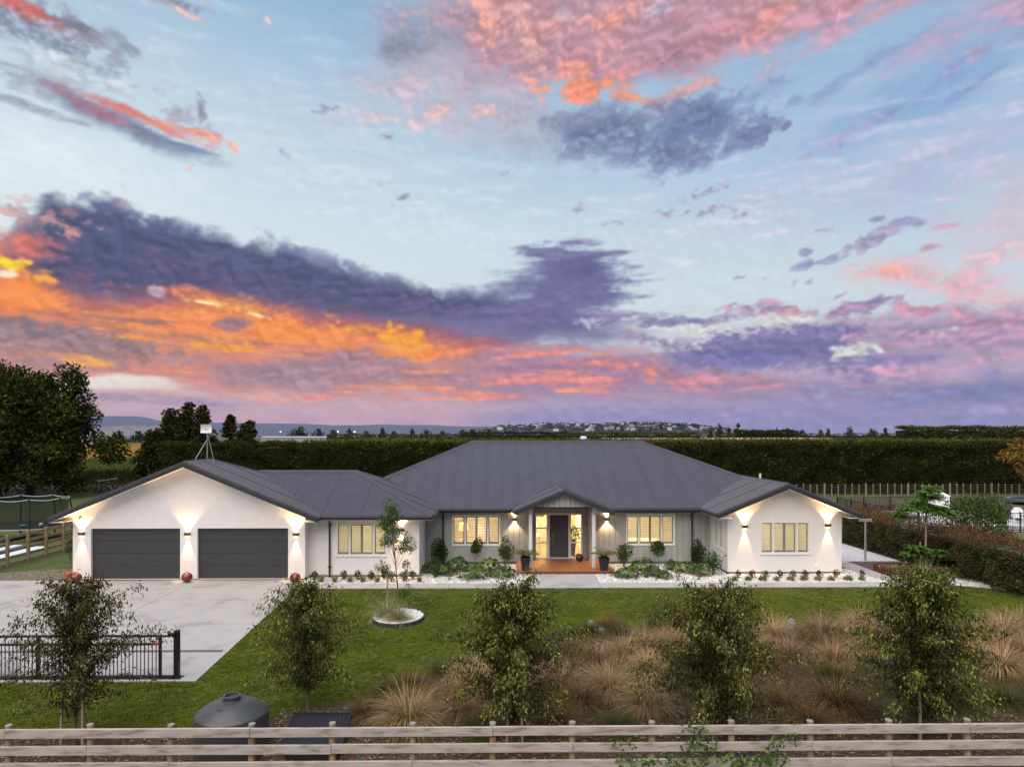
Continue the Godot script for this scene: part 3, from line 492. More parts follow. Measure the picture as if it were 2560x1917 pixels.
func setup_view() -> void:
	var cam := Camera3D.new()
	cam.name = "camera"
	add_child(cam)
	cam.position = Vector3(0, 6.0, 0)
	cam.rotation.y = -0.8 * D2R
	# level camera with a shifted lens: verticals stay upright and the horizon lies below the middle
	cam.projection = Camera3D.PROJECTION_FRUSTUM
	cam.near = 0.1
	cam.far = 40000.0
	cam.size = 0.1 * 1656.0 / 1430.0
	cam.frustum_offset = Vector2(23.5, 112.0) / 1430.0 * 0.1
	cam.current = true
	var env := Environment.new()
	env.background_mode = Environment.BG_SKY
	env.sky = Sky.new()
	env.sky.sky_material = build_sky()
	env.tonemap_mode = Environment.TONE_MAPPER_LINEAR
	env.tonemap_exposure = 1.0
	env.fog_enabled = true
	env.fog_density = 0.000035
	env.fog_light_color = Color(0.62, 0.69, 0.95)
	env.sdfgi_enabled = true
	env.ssao_enabled = true
	env.ssil_enabled = true
	var we := WorldEnvironment.new()
	we.name = "environment"
	we.environment = env
	add_child(we)
	# added soft fill from high behind the camera, lifting the house and garden
	var added_glow := DirectionalLight3D.new()
	added_glow.name = "added_glow"
	added_glow.light_energy = 1.45
	added_glow.light_color = Color(1.0, 0.95, 0.9)
	added_glow.light_angular_distance = 80.0
	added_glow.shadow_enabled = true
	added_glow.rotation_degrees = Vector3(-60, -22, 0)
	add_child(added_glow)

# ------------------------------------------------------------------ geometry collector
class Geo:
	var v := PackedVector3Array()
	var n := PackedVector3Array()
	var c := PackedColorArray()
	var col := Color(1, 1, 1)
	var tinted := false

	func tint(k: Color) -> Geo:
		col = k
		tinted = true
		return self

	func tri(a: Vector3, b: Vector3, d: Vector3) -> void:
		var m := (d - a).cross(b - a).normalized()
		v.append(a); v.append(b); v.append(d)
		n.append(m); n.append(m); n.append(m)
		c.append(col); c.append(col); c.append(col)

	func tri_n(a: Vector3, b: Vector3, d: Vector3, na: Vector3, nb: Vector3, nd: Vector3) -> void:
		v.append(a); v.append(b); v.append(d)
		n.append(na); n.append(nb); n.append(nd)
		c.append(col); c.append(col); c.append(col)

	# corners run clockwise seen from the front
	func quad(a: Vector3, b: Vector3, d: Vector3, e: Vector3) -> void:
		tri(a, b, d)
		tri(a, d, e)

	func quad_n(a: Vector3, b: Vector3, d: Vector3, e: Vector3, na: Vector3, nb: Vector3, nd: Vector3, ne: Vector3) -> void:
		tri_n(a, b, d, na, nb, nd)
		tri_n(a, d, e, na, nd, ne)

	func box(lo: Vector3, hi: Vector3, t := Transform3D()) -> Geo:
		var p := []
		for i in 8:
			p.append(t * Vector3(hi.x if i & 1 else lo.x, hi.y if i & 2 else lo.y, hi.z if i & 4 else lo.z))
		quad(p[4], p[6], p[7], p[5])
		quad(p[1], p[3], p[2], p[0])
		quad(p[0], p[2], p[6], p[4])
		quad(p[5], p[7], p[3], p[1])
		quad(p[6], p[2], p[3], p[7])
		quad(p[0], p[4], p[5], p[1])
		return self

	# box with chamfered edges
	func cbox(lo: Vector3, hi: Vector3, k: float, t := Transform3D()) -> Geo:
		var mid := (lo + hi) / 2
		var h := (hi - lo) / 2
		for ax in 3:
			for s in [-1.0, 1.0]:
				var u := (ax + 1) % 3
				var w := (ax + 2) % 3
				var q := []
				for cr in [[-1, -1], [-1, 1], [1, 1], [1, -1]]:
					var o := Vector3.ZERO
					o[ax] = s * h[ax]
					o[u] = cr[0] * (h[u] - k)
					o[w] = cr[1] * (h[w] - k)
					q.append(t * (mid + o))
				if s > 0:
					quad(q[0], q[1], q[2], q[3])
				else:
					quad(q[3], q[2], q[1], q[0])
		for ax in 3:
			var u := (ax + 1) % 3
			var w := (ax + 2) % 3
			for su in [-1.0, 1.0]:
				for sw in [-1.0, 1.0]:
					var q := []
					for e in [[-1, 0], [1, 0], [1, 1], [-1, 1]]:
						var o := Vector3.ZERO
						o[ax] = e[0] * (h[ax] - k)
						o[u] = su * (h[u] - (k if e[1] else 0.0))
						o[w] = sw * (h[w] - (0.0 if e[1] else k))
						q.append(t * (mid + o))
					if su * sw > 0:
						quad(q[0], q[1], q[2], q[3])
					else:
						quad(q[3], q[2], q[1], q[0])
		for i in 8:
			var s := Vector3(1 if i & 1 else -1, 1 if i & 2 else -1, 1 if i & 4 else -1)
			var a := t * (mid + s * Vector3(h.x, h.y - k, h.z - k))
			var b := t * (mid + s * Vector3(h.x - k, h.y, h.z - k))
			var d := t * (mid + s * Vector3(h.x - k, h.y - k, h.z))
			if s.x * s.y * s.z > 0:
				tri(a, d, b)
			else:
				tri(a, b, d)
		return self

	func tube(a: Vector3, b: Vector3, ra: float, rb: float, seg := 8, caps := true) -> Geo:
		var d := (b - a).normalized()
		var u := d.cross(Vector3(0.31, 0.17, 0.93) if absf(d.z) < 0.9 else Vector3(1, 0, 0)).normalized()
		var w := d.cross(u)
		for i in seg:
			var t0 := TAU * i / seg
			var t1 := TAU * (i + 1) / seg
			var n0 := u * cos(t0) + w * sin(t0)
			var n1 := u * cos(t1) + w * sin(t1)
			quad_n(a + n0 * ra, b + n0 * rb, b + n1 * rb, a + n1 * ra, n0, n0, n1, n1)
			if caps:
				tri(b, b + n1 * rb, b + n0 * rb)
				tri(a, a + n0 * ra, a + n1 * ra)
		return self

	# turned about y: profile of Vector2(radius, height)
	func lathe(prof: PackedVector2Array, at := Vector3.ZERO, seg := 24, sx := 1.0, sz := 1.0) -> Geo:
		for k in prof.size() - 1:
			var p := prof[k]
			var q := prof[k + 1]
			var e := q - p
			var nr := Vector2(e.y, -e.x).normalized()
			for i in seg:
				var t0 := TAU * i / seg
				var t1 := TAU * (i + 1) / seg
				var d0 := Vector3(cos(t0) * sx, 0, sin(t0) * sz)
				var d1 := Vector3(cos(t1) * sx, 0, sin(t1) * sz)
				var n0 := (d0 * nr.x + Vector3(0, nr.y, 0)).normalized()
				var n1 := (d1 * nr.x + Vector3(0, nr.y, 0)).normalized()
				var y0 := Vector3(0, p.y, 0)
				var y1 := Vector3(0, q.y, 0)
				quad_n(at + d1 * p.x + y0, at + d1 * q.x + y1, at + d0 * q.x + y1, at + d0 * p.x + y0, n1, n1, n0, n0)
		return self

	# a leaf folded along its midrib
	func leaf(p: Vector3, dir: Vector3, up: Vector3, l: float, w: float, bend: float) -> void:
		var side := dir.cross(up).normalized()
		var nn := side.cross(dir).normalized()
		var m := p + dir * l * 0.5 + nn * bend * l * 0.15
		var tip := p + dir * l - nn * bend * l * 0.35
		var a := m + side * w * 0.5 + nn * w * 0.18
		var b := m - side * w * 0.5 + nn * w * 0.18
		tri(p, a, m)
		tri(m, a, tip)
		tri(p, m, b)
		tri(m, tip, b)

	func blade(p: Vector3, dir: Vector3, l: float, w: float, droop: float, segs := 3) -> void:
		var side := Vector3(-dir.z, 0, dir.x)
		if side.length() < 0.05:
			side = Vector3(1, 0, 0)
		side = side.normalized()
		var d := dir
		var q := p
		var step := l / segs
		for k in segs:
			var w0 := w * (1.0 - float(k) / segs * 0.8)
			var w1 := w * (1.0 - float(k + 1) / segs * 0.8)
			d = (d + Vector3(0, -droop / segs, 0)).normalized()
			var r := q + d * step
			quad(q - side * w0, r - side * w1, r + side * w1, q + side * w0)
			q = r

	func mesh() -> ArrayMesh:
		var a := []
		a.resize(Mesh.ARRAY_MAX)
		a[Mesh.ARRAY_VERTEX] = v
		a[Mesh.ARRAY_NORMAL] = n
		if tinted:
			a[Mesh.ARRAY_COLOR] = c
		var m := ArrayMesh.new()
		m.add_surface_from_arrays(Mesh.PRIMITIVE_TRIANGLES, a)
		return m

# ------------------------------------------------------------------ nodes
func numbered(called: String) -> String:
	var k: int = used.get(called, 0)
	used[called] = k + 1
	return called if k == 0 else "%s_%03d" % [called, k]

func tag(o: Node, label: String, category: String, group := "") -> void:
	o.set_meta("label", label)
	o.set_meta("category", category)
	if group != "":
		o.set_meta("group", group)

func thing(called: String, label: String, category: String, at := Vector3.ZERO, group := "", turn := 0.0) -> Node3D:
	var o := Node3D.new()
	o.name = numbered(called)
	add_child(o)
	o.position = at
	o.rotation.y = turn
	tag(o, label, category, group)
	return o

func part(parent: Node, called: String, m: Mesh, mt: Material, at := Vector3.ZERO) -> MeshInstance3D:
	var o := MeshInstance3D.new()
	o.name = called
	o.mesh = m
	o.material_override = mt
	o.position = at
	parent.add_child(o, true)
	return o

func empty_part(parent: Node, called: String, at := Vector3.ZERO) -> Node3D:
	var o := Node3D.new()
	o.name = called
	o.position = at
	parent.add_child(o, true)
	return o

func solo(called: String, label: String, category: String, m: Mesh, mt: Material, at := Vector3.ZERO, group := "") -> MeshInstance3D:
	var o := part(self, numbered(called), m, mt, at)
	tag(o, label, category, group)
	return o

func struct(called: String, m: Mesh, mt: Material, at := Vector3.ZERO) -> MeshInstance3D:
	var o := part(self, numbered(called), m, mt, at)
	o.set_meta("kind", "structure")
	return o

func scatter(parent: Node, called: String, m: Mesh, mt: Material, spots: Array, colors := []) -> MultiMeshInstance3D:
	var mm := MultiMesh.new()
	mm.transform_format = MultiMesh.TRANSFORM_3D
	mm.use_colors = colors.size() > 0
	mm.mesh = m
	mm.instance_count = spots.size()
	for i in spots.size():
		mm.set_instance_transform(i, spots[i])
		if colors.size() > 0:
			mm.set_instance_color(i, colors[i])
	var o := MultiMeshInstance3D.new()
	o.name = called
	o.multimesh = mm
	o.material_override = mt
	o.set_meta("kind", "stuff")
	parent.add_child(o, true)
	return o

# ------------------------------------------------------------------ materials (base colours are linear)
var mats := {}

func lin(r: float, g: float, b: float) -> Color:
	return Color(r, g, b).linear_to_srgb()

func plain(r: float, g: float, b: float, rough := 0.7, metal := 0.0, spec := 0.5) -> StandardMaterial3D:
	var m := StandardMaterial3D.new()
	m.albedo_color = lin(r, g, b)
	m.roughness = rough
	m.metallic = metal
	m.metallic_specular = spec
	return m

func noise_tex(kind: int, freq: float, octaves: int, sd: int, cols: Array, px := 512, stretch_bump := false) -> NoiseTexture2D:
	var t := NoiseTexture2D.new()
	t.width = px
	t.height = px
	t.seamless = true
	t.generate_mipmaps = false
	t.noise = make_noise(kind, freq, octaves, sd)
	if cols.size() > 0:
		var g := Gradient.new()
		g.offsets = PackedFloat32Array()
		var offs := PackedFloat32Array()
		var cc := PackedColorArray()
		for i in cols.size():
			offs.append(cols[i][0])
			cc.append(lin(cols[i][1], cols[i][2], cols[i][3]))
		g.offsets = offs
		g.colors = cc
		t.color_ramp = g
	return t

# patchy surface: coarse colour from one noise, grain from a second, relief from a third
func patchy(cols: Array, freq: float, scale: float, sd: int, rough := 0.85, grain := 0.0, grain_scale := 1.0, bump := 0.0, world := true) -> StandardMaterial3D:
	var m := StandardMaterial3D.new()
	m.albedo_texture = noise_tex(FastNoiseLite.TYPE_SIMPLEX_SMOOTH, freq, 5, sd, cols)
	m.uv1_triplanar = true
	m.uv1_world_triplanar = world
	m.uv1_scale = Vector3.ONE * scale
	m.roughness = rough
	if grain > 0.0:
		m.detail_enabled = true
		m.detail_blend_mode = BaseMaterial3D.BLEND_MODE_MUL
		m.detail_uv_layer = BaseMaterial3D.DETAIL_UV_2
		var gk := "grain %.2f" % grain
		if not mats.has(gk):
			mats[gk] = noise_tex(FastNoiseLite.TYPE_SIMPLEX_SMOOTH, 0.05, 4, sd + 5, [[0.2, 1.0 - grain, 1.0 - grain, 1.0 - grain], [0.8, 1.0, 1.0, 1.0]])
		m.detail_albedo = mats[gk]
		m.uv2_triplanar = true
		m.uv2_world_triplanar = world
		m.uv2_scale = Vector3.ONE * grain_scale
	if bump > 0.0:
		m.heightmap_enabled = true
		m.heightmap_scale = bump
		if not mats.has("relief"):
			mats.relief = noise_tex(FastNoiseLite.TYPE_SIMPLEX_SMOOTH, 0.06, 5, 99, [])
		m.heightmap_texture = mats.relief
	return m

func leafy(back: float, rough := 0.55) -> StandardMaterial3D:
	var m := StandardMaterial3D.new()
	m.albedo_color = Color(1, 1, 1)
	m.vertex_color_use_as_albedo = true
	m.roughness = rough
	m.metallic_specular = 0.2
	if back > 0.0:
		m.backlight_enabled = true
		m.backlight = Color(back, back, back)
	return m

func glow(r: float, g: float, b: float, energy: float) -> StandardMaterial3D:
	var m := plain(0.8, 0.75, 0.65, 0.4)
	m.emission_enabled = true
	m.emission = lin(r, g, b)
	m.emission_energy_multiplier = energy
	return m

func rnd(a: float, b: float) -> float:
	return rng.randf_range(a, b)

func rdir() -> Vector3:
	var y := rnd(-1, 1)
	var t := rnd(0, TAU)
	var r := sqrt(1.0 - y * y)
	return Vector3(r * cos(t), y, r * sin(t))

func mixc(a: Color, b: Color, t: float) -> Color:
	return a.lerp(b, t)

func build_materials() -> void:
	mats.plaster = patchy([[0.2, 0.78, 0.765, 0.74], [0.8, 0.81, 0.795, 0.77]], 0.012, 0.35, 3, 0.9, 0.04, 3.0, 0.12)
	mats.board = patchy([[0.2, 0.37, 0.375, 0.355], [0.8, 0.41, 0.415, 0.395]], 0.01, 0.5, 4, 0.7, 0.06, 2.5, 0.05)
	mats.white = plain(0.78, 0.78, 0.76, 0.45)
	mats.roof = patchy([[0.2, 0.064, 0.062, 0.076], [0.8, 0.08, 0.078, 0.094]], 0.01, 0.25, 5, 0.34, 0.08, 1.4, 0.0)
	mats.roof.metallic_specular = 0.45
	mats.trim = plain(0.035, 0.035, 0.039, 0.45)
	mats.door_dark = patchy([[0.2, 0.040, 0.041, 0.043], [0.8, 0.047, 0.048, 0.05]], 0.01, 0.6, 6, 0.55, 0.08, 4.0, 0.03)
	mats.front_door = patchy([[0.2, 0.072, 0.076, 0.082], [0.8, 0.08, 0.084, 0.09]], 0.01, 0.6, 7, 0.5)
	mats.plinth = plain(0.2, 0.2, 0.2, 0.9)
	mats.shutter = plain(0.58, 0.53, 0.38, 0.5)  # pale slats tinted: warm lamplight from inside painted into the colour
	mats.shaded_shutter_frame = plain(0.16, 0.17, 0.155, 0.5)  # pale frame greyed: its shade behind the glass painted into the colour
	mats.pane = plain(0.9, 0.95, 0.95, 0.02)
	mats.pane.albedo_color.a = 0.06
	mats.pane.transparency = BaseMaterial3D.TRANSPARENCY_ALPHA
	mats.room = plain(0.72, 0.66, 0.54, 0.9)
	mats.room_floor = plain(0.45, 0.34, 0.22, 0.5)
	mats.steel = plain(0.6, 0.6, 0.6, 0.3, 1.0)
	mats.bronze = plain(0.16, 0.085, 0.04, 0.4, 0.6)
	mats.lens = glow(1.0, 0.78, 0.48, 9.0)
	mats.concrete = patchy([[0.2, 0.31, 0.295, 0.285], [0.3, 0.37, 0.352, 0.342], [0.5, 0.39, 0.373, 0.363], [0.85, 0.405, 0.388, 0.378]], 0.015, 0.09, 8, 0.9, 0.1, 1.1, 0.15)
	mats.lawn = patchy([[0.2, 0.05, 0.078, 0.008], [0.5, 0.068, 0.098, 0.011], [0.85, 0.095, 0.112, 0.018]], 0.012, 0.14, 9, 0.95, 0.35, 1.2)
	mats.field = patchy([[0.2, 0.05, 0.055, 0.018], [0.5, 0.07, 0.08, 0.025], [0.85, 0.11, 0.095, 0.04]], 0.01, 0.02, 10, 0.95, 0.3, 0.3)
	mats.mulch = patchy([[0.2, 0.036, 0.024, 0.014], [0.5, 0.065, 0.043, 0.026], [0.85, 0.11, 0.078, 0.05]], 0.03, 0.9, 12, 0.95, 0.4, 4.0, 0.6)
	mats.pebble_bed = patchy([[0.2, 0.42, 0.40, 0.37], [0.8, 0.62, 0.6, 0.57]], 0.05, 1.2, 13, 0.9, 0.2, 4.0, 0.6)
	mats.pebble = leafy(0.0, 0.8)
	mats.rail = patchy([[0.12, 0.3, 0.25, 0.205], [0.4, 0.46, 0.4, 0.345], [0.9, 0.56, 0.5, 0.445]], 0.006, 0.5, 14, 0.85, 0.28, 2.2, 0.15)
	mats.rail_b = patchy([[0.12, 0.28, 0.24, 0.2], [0.4, 0.45, 0.4, 0.355], [0.9, 0.55, 0.5, 0.45]], 0.008, 0.45, 28, 0.85, 0.28, 2.2, 0.15)
	mats.post = patchy([[0.1, 0.22, 0.15, 0.07], [0.5, 0.33, 0.23, 0.12], [0.9, 0.40, 0.31, 0.2]], 0.012, 0.8, 15, 0.85, 0.2, 2.5, 0.2)
	mats.post_top = patchy([[0.2, 0.2, 0.19, 0.17], [0.8, 0.32, 0.31, 0.28]], 0.03, 2.0, 16, 0.9)
	mats.bark = patchy([[0.2, 0.10, 0.075, 0.055], [0.8, 0.2, 0.16, 0.125]], 0.03, 2.0, 17, 0.95, 0.3, 8.0, 0.5)
	mats.stake = patchy([[0.2, 0.26, 0.2, 0.15], [0.8, 0.38, 0.31, 0.25]], 0.02, 2.0, 18, 0.9)
	for k in ["rail", "rail_b"]:
		mats[k].uv1_scale = Vector3(0.45, 2.2, 2.2) if k == "rail" else Vector3(0.38, 1.9, 1.9)   # grain runs along the rail
		mats[k].uv2_scale = Vector3(1.2, 9.0, 9.0)
	mats.black = plain(0.012, 0.012, 0.013, 0.4)
	mats.black_matt = plain(0.016, 0.016, 0.018, 0.6)
	mats.leaf = leafy(0.35)
	mats.far_leaf = leafy(0.0, 0.95)
	mats.far_leaf.metallic_specular = 0.05
	mats.grass = leafy(0.3, 0.9)
	mats.grass.metallic_specular = 0.08
	mats.back_lawn = patchy([[0.2, 0.06, 0.068, 0.022], [0.5, 0.085, 0.092, 0.032], [0.85, 0.13, 0.12, 0.05]], 0.012, 0.08, 20, 0.95, 0.3, 0.8)
	mats.galv = plain(0.3, 0.31, 0.33, 0.5, 0.6)
	mats.paver = patchy([[0.2, 0.46, 0.46, 0.47], [0.8, 0.6, 0.6, 0.61]], 0.01, 0.6, 21, 0.9, 0.12, 2.0)
	mats.paver_b = patchy([[0.2, 0.4, 0.41, 0.43], [0.8, 0.53, 0.54, 0.55]], 0.01, 0.6, 22, 0.9)
	mats.soil = patchy([[0.2, 0.075, 0.05, 0.038], [0.8, 0.14, 0.1, 0.078]], 0.03, 0.8, 23, 0.95, 0.3, 3.0, 0.6)
	mats.verge = patchy([[0.25, 0.08, 0.085, 0.03], [0.5, 0.17, 0.145, 0.1], [0.8, 0.26, 0.225, 0.18]], 0.02, 0.4, 24, 0.95, 0.3, 3.0, 0.4)
	mats.stone = patchy([[0.2, 0.16, 0.155, 0.15], [0.8, 0.28, 0.27, 0.26]], 0.03, 2.0, 25, 0.9, 0.2, 4.0, 0.5)
	mats.edging = plain(0.035, 0.032, 0.032, 0.7)
	mats.deck_dark = patchy([[0.2, 0.16, 0.05, 0.025], [0.8, 0.22, 0.075, 0.035]], 0.01, 0.8, 26, 0.6)
	mats.mat = patchy([[0.2, 0.12, 0.085, 0.055], [0.8, 0.2, 0.145, 0.1]], 0.05, 3.0, 27, 0.95)
	mats.blue = plain(0.02, 0.28, 0.55, 0.4)
	mats.tank = patchy([[0.2, 0.05, 0.055, 0.06], [0.8, 0.062, 0.067, 0.073]], 0.02, 1.2, 29, 0.4, 0.1, 6.0)
	mats.lid = plain(0.02, 0.02, 0.024, 0.3)
	mats.corten = patchy([[0.2, 0.1, 0.026, 0.014], [0.5, 0.15, 0.04, 0.02], [0.8, 0.2, 0.06, 0.03]], 0.02, 0.9, 30, 0.8, 0.2, 3.0)
	mats.pole = plain(0.42, 0.4, 0.38, 0.45, 0.4)
	mats.pale_bark = patchy([[0.2, 0.26, 0.2, 0.14], [0.8, 0.36, 0.29, 0.22]], 0.03, 2.0, 31, 0.9)
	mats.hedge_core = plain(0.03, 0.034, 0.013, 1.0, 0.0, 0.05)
	mats.pool_deck = plain(0.62, 0.63, 0.64, 0.7)
	mats.ripe = patchy([[0.2, 0.2, 0.13, 0.045], [0.8, 0.3, 0.19, 0.07]], 0.02, 0.05, 32, 0.95)
	mats.dry_branch = patchy([[0.2, 0.14, 0.1, 0.075], [0.8, 0.24, 0.19, 0.15]], 0.03, 1.0, 33, 0.95)
	mats.far_hill = patchy([[0.2, 0.04, 0.05, 0.035], [0.8, 0.07, 0.08, 0.055]], 0.01, 0.0006, 34, 0.95)
	mats.dry_hill = patchy([[0.2, 0.12, 0.11, 0.07], [0.8, 0.2, 0.175, 0.115]], 0.01, 0.002, 35, 0.95)
	mats.suburb = patchy([[0.2, 0.024, 0.029, 0.016], [0.8, 0.042, 0.047, 0.026]], 0.02, 0.006, 36, 0.95)
	mats.deck = patchy([[0.2, 0.30, 0.105, 0.03], [0.8, 0.40, 0.155, 0.05]], 0.01, 0.8, 19, 0.45, 0.18, 2.0)

# ------------------------------------------------------------------ house
const EAVE := 2.67
const PITCH := 0.417
const CORR := 0.1
var house: Node3D

# wall face at z looking towards +z with rectangular openings and reveals
func wall_face(g: Geo, x0: float, x1: float, y0: float, y1: float, z: float, holes: Array, deep := 0.12, t := Transform3D()) -> void:
	var xs := [x0, x1]
	for h in holes:
		xs.append(h[0])
		xs.append(h[1])
	xs.sort()
	for i in xs.size() - 1:
		var a: float = xs[i]
		var b: float = xs[i + 1]
		if b - a < 0.0005:
			continue
		var mid := (a + b) / 2
		var cuts := [y0]
		for h in holes:
			if mid > h[0] and mid < h[1]:
				cuts.append(h[2])
				cuts.append(h[3])
		cuts.append(y1)
		for k in range(0, cuts.size() - 1, 2):
			var lo: float = cuts[k]
			var hi: float = cuts[k + 1]
			if hi - lo > 0.0005:
				g.quad(t * Vector3(a, lo, z), t * Vector3(a, hi, z), t * Vector3(b, hi, z), t * Vector3(b, lo, z))
	for h in holes:
		var zb := z - deep
		var p := [Vector3(h[0], h[2], 0), Vector3(h[0], h[3], 0), Vector3(h[1], h[3], 0), Vector3(h[1], h[2], 0)]
		for k in 4:
			var a: Vector3 = p[k]
			var b: Vector3 = p[(k + 1) % 4]
			g.quad(t * Vector3(a.x, a.y, zb), t * Vector3(b.x, b.y, zb), t * Vector3(b.x, b.y, z), t * Vector3(a.x, a.y, z))

func poly_face(g: Geo, pts: Array, z: float) -> void:
	var flat := PackedVector2Array()
	for p in pts:
		flat.append(Vector2(p[0], p[1]))
	var idx := Geometry2D.triangulate_polygon(flat)
	for k in range(0, idx.size(), 3):
		var a := flat[idx[k]]
		var b := flat[idx[k + 1]]
		var d := flat[idx[k + 2]]
		if (b - a).cross(d - a) > 0:
			var s := b
			b = d
			d = s
		g.tri(Vector3(a.x, a.y, z), Vector3(b.x, b.y, z), Vector3(d.x, d.y, z))

# one slope: eave from a to b, rising along inw; corrugated sheets, each its own piece
func roof_slope(parent: Node, a: Vector3, b: Vector3, inw: Vector3, run: float, ia: float, ib: float, valley := 0.0) -> void:
	var along := (b - a).normalized()
	var length := a.distance_to(b)
	var up := inw + Vector3(0, PITCH, 0)
	var nrm := along.cross(up).normalized()
	if nrm.y < 0:
		nrm = -nrm
	var cover := CORR * 8
	var k := 0
	while k * cover < length - 0.01:
		var g := Geo.new()
		var u0 := k * cover
		var u1 := minf(length, u0 + cover)
		var steps := int(round((u1 - u0) / CORR * 6.0))
		var prev := []
		for i in steps + 1:
			var u := lerpf(u0, u1, float(i) / maxi(1, steps))
			var vm := run
			if ia > 0.0:
				vm = minf(vm, u / ia * run)
			if ib > 0.0:
				vm = minf(vm, (length - u) / ib * run)
			var ph := TAU * u / CORR
			var lap := 0.012 if k % 2 == 0 and (i <= 1 or i >= steps - 1) else 0.0
			var h := 0.013 * cos(ph) + lap
			var slope := -0.013 * sin(ph) * TAU / CORR
			var nn := (nrm - along * slope).normalized()
			var base := a + along * u + nrm * h
			var low := maxf(0.0, run * (1.0 - u / valley)) if valley > 0.0 else 0.0
			var row := [base + up * minf(low, maxf(vm, 0.0)), base + up * maxf(vm, 0.0), nn]
			if i > 0:
				g.quad_n(prev[0], prev[1], row[1], row[0], prev[2], prev[2], nn, nn)
			prev = row
		part(parent, "roof_sheet", g.mesh(), mats.roof)
		k += 1

# folded cap along a ridge or hip between slopes with normals n1 and n2
func ridge_cap(parent: Node, a: Vector3, b: Vector3, n1: Vector3, n2: Vector3, w := 0.16) -> void:
	var g := Geo.new()
	var d := (b - a).normalized()
	var lift := (n1 + n2).normalized() * 0.03
	for nn in [n1, n2]:
		var s: Vector3 = d.cross(nn).normalized()
		if s.y > 0.001:
			s = -s
		g.quad(a + lift, b + lift, b + s * w + nn * 0.016, a + s * w + nn * 0.016)
		g.quad(a + s * w + nn * 0.016, b + s * w + nn * 0.016, b + s * w - nn * 0.01, a + s * w - nn * 0.01)
	g.tube(a + lift, b + lift, 0.022, 0.022, 8)
	part(parent, "ridge_cap", g.mesh(), mats.roof)

func gutter(parent: Node, a: Vector3, b: Vector3, outward: Vector3) -> void:
	var d := (b - a).normalized()
	var t := Transform3D(Basis(d, Vector3.UP, outward), a)
	if t.basis.determinant() < 0:
		t = Transform3D(Basis(-d, Vector3.UP, outward), b)
	var l := a.distance_to(b)
	var g := Geo.new()
	g.cbox(Vector3(0, -0.135, -0.03), Vector3(l, -0.015, 0.085), 0.02, t)
	part(parent, "gutter", g.mesh(), mats.trim)
	var f := Geo.new()
	f.box(Vector3(0.02, -0.2, -0.055), Vector3(l - 0.02, -0.03, -0.031), t)
	part(parent, "fascia", f.mesh(), mats.trim)

# sloping barge board and its folded flashing on a gable whose front is at z
func barge(parent: Node, x0: float, x1: float, ridge_x: float, ridge_y: float, eave_y: float, z: float) -> void:
	for side in [[x0, ridge_x], [x1, ridge_x]]:
		var a := Vector3(side[0], eave_y, z)
		var b := Vector3(ridge_x, ridge_y, z)
		var g := Geo.new()
		var dn := Vector3(0, -0.2, 0)
		var bk := Vector3(0, 0, -0.03)
		var quads := [[a + dn, a, b, b + dn], [b + dn + bk, b + bk, a + bk, a + dn + bk], [a + dn + bk, a + dn, b + dn, b + dn + bk], [a + dn + bk, a + bk, a, a + dn]]
		for q in quads:
			if side[0] > ridge_x:
				g.quad(q[3], q[2], q[1], q[0])
			else:
				g.quad(q[0], q[1], q[2], q[3])
		part(parent, "barge_board", g.mesh(), mats.trim)
		var f := Geo.new()
		var d := (b - a).normalized()
		var nn := Vector3(-d.y, d.x, 0)
		if nn.y < 0:
			nn = -nn
		var c0 := Vector3(0, 0, 0.012)
		f.quad(a + nn * 0.03 + c0, b + nn * 0.03 + c0, b + nn * 0.03 + Vector3(0, 0, -0.13), a + nn * 0.03 + Vector3(0, 0, -0.13))
		f.quad(a - Vector3(0, 0.07, 0) + c0, a + nn * 0.03 + c0, b + nn * 0.03 + c0, b - Vector3(0, 0.07, 0) + c0)
		f.tube(a + nn * 0.035 - Vector3(0, 0, 0.12), b + nn * 0.035 - Vector3(0, 0, 0.12), 0.018, 0.018, 6)
		part(parent, "verge_flashing", f.mesh(), mats.roof)

